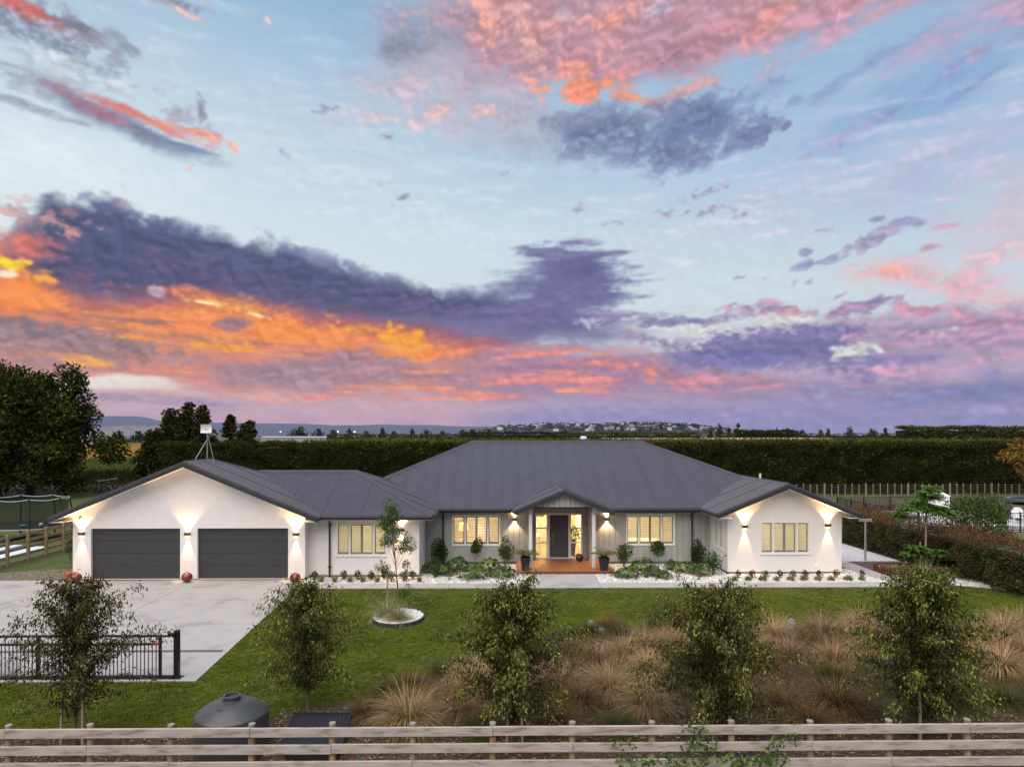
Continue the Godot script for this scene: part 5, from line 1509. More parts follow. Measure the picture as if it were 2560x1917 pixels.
func flat(pts: Array, y: float) -> ArrayMesh:
	var f := PackedVector2Array()
	for p in pts:
		f.append(Vector2(p[0], p[1]))
	var idx := Geometry2D.triangulate_polygon(f)
	var g := Geo.new()
	for k in range(0, idx.size(), 3):
		var a := f[idx[k]]
		var b := f[idx[k + 1]]
		var d := f[idx[k + 2]]
		if (b - a).cross(d - a) < 0:
			var s := b
			b = d
			d = s
		g.tri(Vector3(a.x, y, a.y), Vector3(b.x, y, b.y), Vector3(d.x, y, d.y))
	return g.mesh()

# the ground falls towards the road in front of the garden
func ground_y(z: float) -> float:
	return -0.42 * smoothstep(-13.4, -11.9, z)

func build_ground() -> void:
	var g := Geo.new()
	var rows := [-16000.0, -3000.0, -400.0, -60.0, -13.4, -13.0, -12.6, -12.2, -11.9, 60.0]
	for i in rows.size() - 1:
		var za: float = rows[i]
		var zb: float = rows[i + 1]
		var ya := ground_y(za) - 0.02
		var yb := ground_y(zb) - 0.02
		g.quad(Vector3(-16000, yb, zb), Vector3(-16000, ya, za), Vector3(16000, ya, za), Vector3(16000, yb, zb))
	struct("ground", g.mesh(), mats.field)
	struct("lawn", flat([[-24, -13.3], [-24, -27.4], [-8, -27.4], [-8, -25.9], [17, -25.9], [17, -28], [19.6, -28], [24, -22], [24, -13.3]], 0.0), mats.lawn)
	struct("side_lawn", flat([[-45, -27.5], [-45, -66], [-17.4, -66], [-17.4, -27.5]], 0.0), mats.lawn)
	struct("back_lawn", flat([[-17.3, -44], [-17.3, -66], [75, -66], [75, -36.4], [15.3, -36.4], [15.3, -44]], -0.004), mats.back_lawn)
	build_driveway()

func slab(parent: Node, called: String, pts: Array, y0: float, y1: float, m: Material) -> MeshInstance3D:
	var f := PackedVector2Array()
	for p in pts:
		f.append(Vector2(p[0], p[1]))
	var g := Geo.new()
	var idx := Geometry2D.triangulate_polygon(f)
	for k in range(0, idx.size(), 3):
		var a := f[idx[k]]
		var b := f[idx[k + 1]]
		var d := f[idx[k + 2]]
		if (b - a).cross(d - a) < 0:
			var s := b
			b = d
			d = s
		g.tri(Vector3(a.x, y1, a.y), Vector3(b.x, y1, b.y), Vector3(d.x, y1, d.y))
	for k in f.size():
		var a := f[k]
		var b := f[(k + 1) % f.size()]
		g.quad(Vector3(a.x, y0, a.y), Vector3(a.x, y1, a.y), Vector3(b.x, y1, b.y), Vector3(b.x, y0, b.y))
	return part(parent, called, g.mesh(), m)

func build_driveway() -> void:
	# concrete bays with saw cuts between them
	var base := struct("driveway", flat([[-23.9, -27.5], [-23.9, -16.2], [-7.2, -16.2], [-7.45, -21.0], [-7.7, -25.2], [-7.7, -27.5]], 0.008), mats.black_matt)
	var zs := [-27.5, -24.2, -21.13, -18.55, -18.35, -16.2]
	var xs := [-23.9, -17.3, -12.2, -7.0]
	for i in zs.size() - 1:
		if i == 3:
			continue
		for k in xs.size() - 1:
			var za: float = zs[i] + 0.009
			var zb: float = zs[i + 1] - 0.009
			var xa: float = xs[k] + 0.009
			var xb: float = xs[k + 1] - 0.009
			if k == 2:
				var ea := lerpf(-7.71, -7.21, (za + 27.5) / 11.3)
				var eb := lerpf(-7.71, -7.21, (zb + 27.5) / 11.3)
				slab(base, "concrete_bay", [[xa, za], [ea, za], [eb, zb], [xa, zb]], 0.0, 0.03, mats.concrete)
			else:
				slab(base, "concrete_bay", [[xa, za], [xb, za], [xb, zb], [xa, zb]], 0.0, 0.03, mats.concrete)
	slab(base, "concrete_bay", [[-7.46, -18.546], [-7.3, -18.546], [-7.3, -18.354], [-7.46, -18.354]], 0.0, 0.03, mats.concrete)
	var d := thing("drain_grate", "narrow steel grate drain across the concrete driveway", "drain", Vector3(-15.7, 0.012, -18.45))
	var ch := Geo.new()
	ch.box(Vector3(-8.2, 0.0, -0.094), Vector3(8.2, 0.014, -0.07))
	ch.box(Vector3(-8.2, 0.0, 0.07), Vector3(8.2, 0.014, 0.094))
	part(d, "channel_frame", ch.mesh(), mats.galv)
	var bars := Geo.new()
	var x := -8.2
	while x < 8.2:
		bars.box(Vector3(x, 0.002, -0.07), Vector3(x + 0.022, 0.012, 0.07))
		x += 0.05
	var br := part(d, "grate_bars", bars.mesh(), mats.galv)
	br.set_meta("kind", "stuff")
	# front path in bays
	var path := struct("front_path", flat([[-7.7, -26.74], [-7.7, -25.9], [16.3, -26.0], [16.3, -26.75]], 0.008), mats.black_matt)
	var px := -7.7
	while px < 16.2:
		var e := minf(px + 3.0, 16.3)
		slab(path, "concrete_bay", [[px + 0.008, -26.72], [e - 0.008, -26.72], [e - 0.008, -25.92], [px + 0.008, -25.92]], 0.0, 0.03, mats.concrete)
		px += 3.0
	slab(path, "concrete_bay", [[1.82, -28.46], [4.38, -28.46], [4.32, -26.728], [1.74, -26.728]], 0.0, 0.03, mats.concrete)
	# path along the right side of the house
	var side := struct("side_path", flat([[15.95, -35.8], [16.85, -35.8], [16.85, -26.0], [16.31, -26.0], [15.95, -29.5]], 0.006), mats.black_matt)
	slab(side, "concrete_bay", [[15.95, -31.2], [16.83, -31.2], [16.85, -28.6], [16.0, -28.6]], 0.0, 0.03, mats.concrete)
	slab(side, "concrete_bay", [[16.0, -28.592], [16.85, -28.592], [16.85, -26.0], [16.31, -26.0], [16.31, -26.74]], 0.0, 0.03, mats.concrete)
	var patio := struct("side_patio", flat([[15.3, -38.5], [19.4, -38.5], [19.4, -31.2], [15.95, -31.2]], 0.006), mats.black_matt)
	for i in 6:
		for k in 9:
			var ax := 15.4 + i * 0.67
			var az := -38.4 + k * 0.8
			slab(patio, "paver", [[ax + 0.006, az + 0.006], [ax + 0.664, az + 0.006], [ax + 0.664, az + 0.794], [ax + 0.006, az + 0.794]], 0.0, 0.03 + rnd(-0.002, 0.002), mats.paver if (i * 7 + k * 3) % 4 else mats.paver_b)
	struct("bare_soil", flat([[16.87, -31.19], [19.5, -31.19], [19.9, -28.0], [16.87, -27.7]], 0.006), mats.soil)
	struct("gravel_verge", flat([[-22.5, -27.55], [-21.5, -29.2], [-19.0, -30.0], [-17.32, -30.2], [-17.32, -27.52]], 0.005), mats.verge)
	# planting beds under the house
	struct("gravel_bed", flat([[-7.69, -28.1], [-7.69, -26.73], [1.72, -26.73], [1.8, -28.6], [1.12, -28.6], [1.12, -30.8], [-3.09, -30.8], [-3.09, -28.1]], 0.012), mats.pebble_bed)
	struct("gravel_bed", flat([[4.34, -26.73], [16.28, -26.74], [15.96, -29.6], [15.2, -29.6], [15.2, -28.5], [10.2, -28.5], [10.2, -30.8], [5.3, -30.8], [5.3, -28.6], [4.4, -28.6]], 0.012), mats.pebble_bed)
	# mulched bed behind the fence, with the tussocks
	var edge := [[-26.0, -13.25], [-9.7, -13.25], [-5.95, -13.3], [-4.9, -14.1], [-4.1, -14.7], [-3.3, -14.9], [-2.4, -15.5], [-1.6, -16.6], [-0.9, -17.6], [0.1, -18.6], [0.6, -19.2], [2.0, -20.0], [4.2, -20.3], [6.6, -20.5], [9.0, -20.6], [12.5, -20.9], [17.6, -21.2], [24.0, -21.2]]
	var m := Geo.new()
	for i in edge.size() - 1:
		var a: Array = edge[i]
		var b: Array = edge[i + 1]
		var n := 10
		for k in n:
			var ta := float(k) / n
			var tb := float(k + 1) / n
			var za0 := lerpf(a[1], -11.2, ta)
			var za1 := lerpf(a[1], -11.2, tb)
			var zb0 := lerpf(b[1], -11.2, ta)
			var zb1 := lerpf(b[1], -11.2, tb)
			m.quad(Vector3(a[0], bed_y(za1), za1), Vector3(a[0], bed_y(za0), za0), Vector3(b[0], bed_y(zb0), zb0), Vector3(b[0], bed_y(zb1), zb1))
	struct("mulch_bed", m.mesh(), mats.mulch)

func bed_y(z: float) -> float:
	return ground_y(z) + 0.012

# ------------------------------------------------------------------ plants
const ORD := ["first", "second", "third", "fourth", "fifth", "sixth", "seventh", "eighth", "ninth", "tenth", "eleventh", "twelfth", "thirteenth", "fourteenth", "fifteenth", "sixteenth", "seventeenth", "eighteenth", "nineteenth", "twentieth"]

func pick(cols: Array) -> Color:
	var c: Color = cols[rng.randi() % cols.size()]
	var k := rnd(0.75, 1.3)
	return Color(c.r * k, c.g * k, c.b * k * rnd(0.8, 1.1))

# young fence-side tree: leader, rising limbs, hanging leaves
func young_tree(at: Vector3, height: float, spread: float, clear: float, leaves: Array, tips: Array, label: String, n_limbs := 72, dens := 1.0, lean := Vector3.ZERO) -> Node3D:
	var o := thing("young_tree", label, "tree", at, "young trees along the front fence")
	var w := Geo.new()
	var lf := Geo.new()
	lf.tinted = true
	var pts := []
	for i in 9:
		var t := i / 8.0
		pts.append(Vector3(0, t * height * 0.93, 0) + lean * height * t + Vector3(rnd(-0.02, 0.02), 0, rnd(-0.02, 0.02)) * t)
	for i in 8:
		w.tube(pts[i], pts[i + 1], lerpf(0.038, 0.006, i / 8.0), lerpf(0.038, 0.006, (i + 1) / 8.0), 7, false)
	for k in n_limbs:
		var t := (k + rnd(0, 0.9)) / n_limbs
		var y := lerpf(clear, height * 0.95, pow(t, 1.1))
		var f := y / (height * 0.93) * 8.0
		var i := mini(7, int(f))
		var p: Vector3 = pts[i].lerp(pts[i + 1], clampf(f - i, 0, 1))
		var th := k * 2.4 + rnd(-0.5, 0.5)
		var out := Vector3(cos(th), 0, sin(th))
		var u := (y - clear) / (height - clear)
		var env := 0.8 + 1.0 * u if u < 0.2 else lerpf(1.0, 0.1, pow((u - 0.2) / 0.8, 0.9))
		var reach := spread * env * rnd(0.5, 1.15)
		var tip := p + out * reach + Vector3(0, reach * lerpf(0.3, 1.5, u) + rnd(-0.1, 0.25), 0)
		var steps := 6
		var q := p
		for s in steps:
			var v := (s + 1.0) / steps
			var r := p.lerp(tip, v) + Vector3(0, 0.22 * sin(v * PI) * reach - 0.12 * v * v * reach, 0) + rdir() * 0.03
			w.tube(q, r, 0.009 * (1.0 - s * 0.13), 0.009 * (1.0 - (s + 1) * 0.13), 4, false)
			var many := int((36 if s < steps - 1 else 30) * dens)
			for m in many:
				var bp := q.lerp(r, rnd(0, 1)) + rdir() * rnd(0.01, 0.2)
				var ld := (out * rnd(-0.2, 0.9) + Vector3(0, rnd(-1.2, 0.1), 0) + rdir() * 0.5).normalized()
				var young := s >= steps - 2 and rnd(0, 1) < 0.38
				lf.col = pick(tips) if young else pick(leaves)
				lf.leaf(bp, ld, (Vector3.UP + rdir() * 0.6).normalized(), rnd(0.055, 0.11), rnd(0.022, 0.038), rnd(0.3, 1.2))
			q = r
	part(o, "trunk", w.mesh(), mats.bark)
	part(o, "crown", lf.mesh(), mats.leaf)
	return o

func stake(at: Vector3, h: float, label: String, lean := 0.0) -> void:
	var g := Geo.new()
	var t := Transform3D(Basis(Vector3.FORWARD, lean), Vector3.ZERO)
	g.cbox(Vector3(-0.022, -0.1, -0.022), Vector3(0.022, h, 0.022), 0.004, t)
	solo("tree_stake", label, "stake", g.mesh(), mats.stake, at, "timber tree stakes")

func tussock_mesh(blades: int, r: float, h: float, up_cols: Array, low_cols: Array) -> ArrayMesh:
	var g := Geo.new()
	g.tinted = true
	for i in blades:
		var th := rnd(0, TAU)
		var k := sqrt(rnd(0, 1))
		var b := Vector3(cos(th), 0, sin(th)) * k * r * 0.28
		var a := th + rnd(-0.6, 0.6)
		var outw := rnd(0.1, 1.0) * (0.5 + 1.5 * k)
		var d := Vector3(cos(a) * outw, 1.0, sin(a) * outw).normalized()
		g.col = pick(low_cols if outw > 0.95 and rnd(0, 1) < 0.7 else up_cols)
		g.blade(b, d, h * rnd(0.6, 1.2), 0.0046, rnd(1.0, 2.6), 5)
	return g.mesh()

func shrub_foliage(r: float, h: float, y0: float, n: int, l: float, w: float, cols: Array, rise := 0.4, shape := 1.0) -> ArrayMesh:
	var g := Geo.new()
	g.tinted = true
	var wob := []
	for i in 12:
		wob.append([rdir(), rnd(0.15, 0.6)])
	for i in n:
		var d := rdir()
		var k := pow(rnd(0, 1), 0.4)
		var bump := 0.68
		for q in wob:
			bump += q[1] * maxf(0.0, d.dot(q[0]) - 0.6) * 1.6
		var t := (d.y + 1.0) / 2.0
		var taper := lerpf(1.0, 1.0 - t * 0.75, shape)
		var p := Vector3(d.x * r * taper, y0 + h * 0.5 + d.y * h * 0.5, d.z * r * taper)
		var mid := Vector3(0, y0 + h * 0.5, 0)
		p = mid + (p - mid) * k * bump
		var ld := (d + Vector3(0, rise, 0) + rdir() * 0.8).normalized()
		g.col = pick(cols)
		g.leaf(p, ld, (d + rdir() * 0.5 + Vector3(0, 0.3, 0)).normalized(), l * rnd(0.7, 1.3), w * rnd(0.7, 1.3), rnd(0.1, 0.8))
	return g.mesh()

func stems(n: int, r: float, h: float, thick := 0.012) -> ArrayMesh:
	var g := Geo.new()
	for i in n:
		var th := TAU * i / n + rnd(-0.4, 0.4)
		g.tube(Vector3(cos(th) * 0.02, -0.03, sin(th) * 0.02), Vector3(cos(th) * r, h, sin(th) * r), thick, thick * 0.5, 5, false)
	return g.mesh()

func shrub(called: String, at: Vector3, r: float, h: float, y0: float, n: int, l: float, w: float, cols: Array, label: String, group := "", shape := 0.3) -> Node3D:
	var o := thing(called, label, "shrub", at, group)
	part(o, "stems", stems(5, r * 0.5, y0 + h * 0.7), mats.bark)
	part(o, "foliage", shrub_foliage(r, h, y0, n, l, w, cols, 0.4, shape), mats.leaf)
	return o

# clump of round cupped leaves on short stalks
func round_leaf_plant(at: Vector3, r: float, h: float, n: int, cols: Array, label: String) -> void:
	var o := thing("round_leaf_plant", label, "plant", at, "round-leaved garden plants")
	var st := Geo.new()
	for i in n:
		var th := i * 2.4
		var k := sqrt((i + 0.5) / n)
		var p := Vector3(cos(th) * r * k, h * (1.0 - 0.75 * k * k) * rnd(0.8, 1.1), sin(th) * r * k)
		st.tube(Vector3(p.x * 0.2, 0, p.z * 0.2), p, 0.006, 0.004, 4, false)
		var g := Geo.new()
		g.tint(pick(cols))
		var nn := (Vector3(p.x, 0, p.z) * 1.4 / r + Vector3(0, 1.0, 0.25) + rdir() * 0.35).normalized()
		var u := nn.cross(Vector3(0.3, 0.1, 1)).normalized()
		var v := nn.cross(u)
		var rad := rnd(0.075, 0.125)
		var ring := []
		for s in 9:
			var a := 0.35 + s * (TAU - 0.5) / 8.0
			ring.append(u * cos(a) * rad + v * sin(a) * rad + nn * rnd(0.008, 0.03))
		for s in 8:
			g.tri(Vector3.ZERO, ring[s + 1], ring[s])
		part(o, "leaf", g.mesh(), mats.glossy_leaf, p)
	part(o, "stalks", st.mesh(), mats.stalk)

func flower(at: Vector3, h: float, r: float, label: String) -> void:
	var o := thing("orange_flower", label, "flower", at, "orange flowers in the gravel beds")
	var s := Geo.new()
	s.tube(Vector3.ZERO, Vector3(0, h, 0), 0.005, 0.004, 5, false)
	part(o, "stem", s.mesh(), mats.stalk)
	var g := Geo.new()
	g.tint(Color(0.75, 0.22, 0.02))
	for i in 14:
		var th := i * 2.4
		g.leaf(Vector3(0, h, 0), Vector3(cos(th), rnd(0.1, 0.9), sin(th)).normalized(), Vector3.UP, r * rnd(0.7, 1.1), r * 0.5, 0.5)
	part(o, "petals", g.mesh(), mats.leaf)

func build_garden() -> void:
	mats.glossy_leaf = leafy(0.2, 0.35)
	mats.stalk = plain(0.06, 0.08, 0.025, 0.7)
	build_lawn_grass()
	build_trees()
	build_tussocks()
	build_litter()
	build_beds()
	build_round_bed()

func in_poly(p: Vector2, poly: PackedVector2Array) -> bool:
	return Geometry2D.is_point_in_polygon(p, poly)

func build_lawn_grass() -> void:
	# short turf: tufts of blades, one object
	var variants := []
	for k in 3:
		var g := Geo.new()
		g.tinted = true
		for i in 11:
			var th := rnd(0, TAU)
			var d := Vector3(cos(th) * rnd(0.2, 0.9), 1, sin(th) * rnd(0.2, 0.9)).normalized()
			g.col = pick([Color(0.08, 0.12, 0.011), Color(0.065, 0.1, 0.009), Color(0.11, 0.135, 0.016), Color(0.125, 0.13, 0.024)])
			g.blade(Vector3(rnd(-0.05, 0.05), 0, rnd(-0.05, 0.05)), d, rnd(0.03, 0.055), 0.0045, 0.6, 2)
		variants.append(g.mesh())
	var poly := PackedVector2Array([Vector2(-12, -13.3), Vector2(-12, -16.15), Vector2(-7.15, -16.15), Vector2(-7.42, -21), Vector2(-7.66, -25.88), Vector2(16.3, -25.88), Vector2(19.4, -26.0), Vector2(19.6, -21.2), Vector2(9.0, -20.5), Vector2(4.2, -20.2), Vector2(2.0, -19.9), Vector2(0.6, -19.2), Vector2(-0.9, -17.5), Vector2(-2.3, -15.5), Vector2(-3.3, -14.8), Vector2(-4.9, -14.0), Vector2(-5.95, -13.3)])
	var tone := make_noise(FastNoiseLite.TYPE_SIMPLEX_SMOOTH, 0.45, 4, 61)
	var spots := [[], [], []]
	var cols := [[], [], []]
	for i in 95000:
		var x := rnd(-12, 19.6)
		var z := -26.0 + 12.8 * pow(rnd(0, 1), 0.8)
		if not in_poly(Vector2(x, z), poly):
			continue
		if Vector2((x + 3.05) / 0.95, (z + 21.65) / 1.12).length() < 1.0:
			continue
		var k := i % 3
		var s := rnd(0.8, 1.35)
		spots[k].append(Transform3D(Basis(Vector3.UP, rnd(0, TAU)).scaled(Vector3(s, s, s)), Vector3(x, 0.0, z)))
		var n := tone.get_noise_2d(x, z)
		var b := 1.0 + n * 0.45 + rnd(-0.12, 0.12)
		cols[k].append(Color(b * (1.0 + 0.25 * maxf(0.0, n)), b, b * 0.7))
	for k in 3:
		scatter(self, numbered("lawn_grass"), variants[k], mats.grass, spots[k], cols[k])
	# pebbles
	var st := []
	for k in 2:
		var g := Geo.new()
		g.tint(Color(1, 1, 1))
		var rough := []
		for i in 6:
			rough.append(rnd(0.7, 1.15))
		var prof := PackedVector2Array([Vector2(0.0, -0.3), Vector2(0.8, -0.2), Vector2(1.0, 0.1), Vector2(0.7, 0.5), Vector2(0.0, 0.62)])
		g.lathe(prof, Vector3.ZERO, 6)
		st.append(g.mesh())
	var beds := [PackedVector2Array([Vector2(-7.65, -28.05), Vector2(-7.65, -26.78), Vector2(1.7, -26.78), Vector2(1.75, -28.5), Vector2(1.1, -28.6), Vector2(1.1, -30.75), Vector2(-3.05, -30.75), Vector2(-3.05, -28.05)]), PackedVector2Array([Vector2(4.4, -26.78), Vector2(16.2, -26.8), Vector2(15.9, -29.5), Vector2(15.25, -29.5), Vector2(15.25, -28.45), Vector2(10.15, -28.45), Vector2(10.15, -30.75), Vector2(5.35, -30.75), Vector2(5.35, -28.6), Vector2(4.45, -28.5)]), PackedVector2Array([Vector2(16.9, -26.0), Vector2(16.9, -27.6), Vector2(19.6, -27.6), Vector2(21.2, -25.2), Vector2(20.6, -25.0), Vector2(18.5, -26.3)])]
	var counts := [9000, 11000, 2600]
	for b in 3:
		var poly2: PackedVector2Array = beds[b]
		var lo := Vector2(1e9, 1e9)
		var hi := Vector2(-1e9, -1e9)
		for p in poly2:
			lo = lo.min(p)
			hi = hi.max(p)
		var sp := []
		var cc := []
		for i in counts[b]:
			var p := Vector2(rnd(lo.x, hi.x), rnd(lo.y, hi.y))
			if not in_poly(p, poly2):
				continue
			var s := rnd(0.014, 0.032)
			sp.append(Transform3D(Basis(Vector3(rnd(-0.3, 0.3), 1, rnd(-0.3, 0.3)).normalized(), rnd(0, TAU)).scaled(Vector3(s * rnd(0.8, 1.4), s * rnd(0.6, 1.0), s)), Vector3(p.x, 0.018, p.y)))
			var t := rnd(0.6, 0.86) if rnd(0, 1) < 0.93 else rnd(0.25, 0.45)
			cc.append(Color(t, t * 0.985, t * 0.96))
		scatter(self, numbered("white_pebbles"), st[b % 2], mats.pebble, sp, cc)
	struct("gravel_bed", flat([[16.87, -26.0], [16.87, -27.68], [19.6, -27.68], [21.3, -25.2], [20.6, -24.95], [18.5, -26.2]], 0.012), mats.pebble_bed)
	# bark chips
	var chip := Geo.new()
	chip.tint(Color(1, 1, 1))
	chip.box(Vector3(-0.5, -0.1, -0.16), Vector3(0.5, 0.1, 0.16))
	var cs := []
	var ck := []
	for i in 15000:
		var x := rnd(-10, 13)
		var z := rnd(-14.6, -11.8)
		if x < -4.6 and z < -13.2:
			continue
		var s := rnd(0.03, 0.09)
		cs.append(Transform3D(Basis(rdir(), rnd(-0.5, 0.5)) * Basis(Vector3.UP, rnd(0, TAU)).scaled(Vector3(s, s * 0.5, s * 0.7)), Vector3(x, bed_y(z) + 0.012, z)))
		var c := pick([Color(0.2, 0.145, 0.1), Color(0.11, 0.075, 0.05), Color(0.3, 0.24, 0.185), Color(0.07, 0.045, 0.03)])
		ck.append(c)
	scatter(self, "bark_chips", chip.mesh(), mats.pebble, cs, ck)

func build_litter() -> void:
	var g := Geo.new()
	g.tinted = true
	for i in 26:
		var th := rnd(0, TAU)
		g.col = pick([Color(0.05, 0.055, 0.02), Color(0.035, 0.045, 0.014), Color(0.09, 0.07, 0.035), Color(0.12, 0.08, 0.045)])
		g.blade(Vector3(rnd(-0.25, 0.25), 0.01, rnd(-0.25, 0.25)), Vector3(cos(th), rnd(0.1, 0.7), sin(th)).normalized(), rnd(0.2, 0.5), 0.004, rnd(0.4, 1.2), 3)
	var sp := []
	for i in 2600:
		var z := rnd(-20.2, -13.2)
		var x := rnd(-2.4 + maxf(0.0, -15.0 - z) * 0.85, 18.5)
		sp.append(Transform3D(Basis(Vector3.UP, rnd(0, TAU)), Vector3(x, bed_y(z), z)))
	scatter(self, "dry_grass_litter", g.mesh(), mats.grass, sp)

func build_trees() -> void:
	var dark := [Color(0.03, 0.036, 0.011), Color(0.043, 0.048, 0.014), Color(0.06, 0.06, 0.018), Color(0.08, 0.058, 0.024)]
	var mid := [Color(0.034, 0.042, 0.012), Color(0.05, 0.059, 0.016), Color(0.075, 0.083, 0.021), Color(0.095, 0.08, 0.028)]
	var bronze := [Color(0.13, 0.1, 0.035), Color(0.11, 0.12, 0.035), Color(0.08, 0.05, 0.025), Color(0.2, 0.2, 0.07)]
	var yellow := [Color(0.2, 0.24, 0.05), Color(0.14, 0.18, 0.035), Color(0.26, 0.27, 0.08), Color(0.12, 0.11, 0.035)]
	var lime := [Color(0.2, 0.28, 0.03), Color(0.16, 0.2, 0.04), Color(0.24, 0.24, 0.07), Color(0.1, 0.12, 0.03)]
	young_tree(Vector3(-8.12, bed_y(-13.0), -13.0), 2.98, 1.7, 0.65, dark, bronze, "bronze-leaved young tree in front of the black sliding gate", 70, 0.8, Vector3(0.02, 0, 0))
	young_tree(Vector3(-4.0, 0, -14.45), 2.62, 1.5, 0.42, mid, yellow, "young tree standing behind the black corrugated pump cover", 64, 0.85, Vector3(-0.03, 0, 0))
	young_tree(Vector3(0.4, bed_y(-13.0), -13.0), 2.85, 1.7, 0.45, mid, yellow, "young tree in front of the porch path, middle of five", 92, 1.3, Vector3(0.015, 0, 0))
	young_tree(Vector3(4.45, bed_y(-13.0), -13.0), 2.78, 1.75, 0.35, mid, bronze + yellow, "young tree by the vine on the front fence", 92, 1.3, Vector3(-0.02, 0, 0.02))
	young_tree(Vector3(8.5, bed_y(-13.0), -13.0), 3.08, 1.7, 0.42, mid, lime, "tallest lime-tipped young tree near the right end of the fence", 96, 1.3, Vector3(0.03, 0, 0))
	stake(Vector3(-8.3, -0.25, -12.85), 1.3, "pale stake left of the bronze-leaved tree's trunk", 0.02)
	stake(Vector3(-7.85, -0.25, -12.8), 1.55, "grey stake right of the bronze-leaved tree's trunk")
	stake(Vector3(0.28, -0.25, -12.8), 1.25, "stake left of the middle young tree's trunk", 0.03)
	stake(Vector3(0.6, -0.25, -12.85), 1.25, "stake right of the middle young tree's trunk", -0.03)
	stake(Vector3(4.3, -0.25, -12.8), 1.2, "stake left of the trunk of the tree by the vine")
	stake(Vector3(4.62, -0.25, -12.8), 1.2, "stake right of the trunk of the tree by the vine")
	stake(Vector3(8.36, -0.25, -12.8), 1.25, "stake left of the tallest lime-tipped tree's trunk")
	stake(Vector3(8.95, -0.25, -12.9), 1.2, "leaning stake right of the tallest lime-tipped tree's trunk", 0.16)

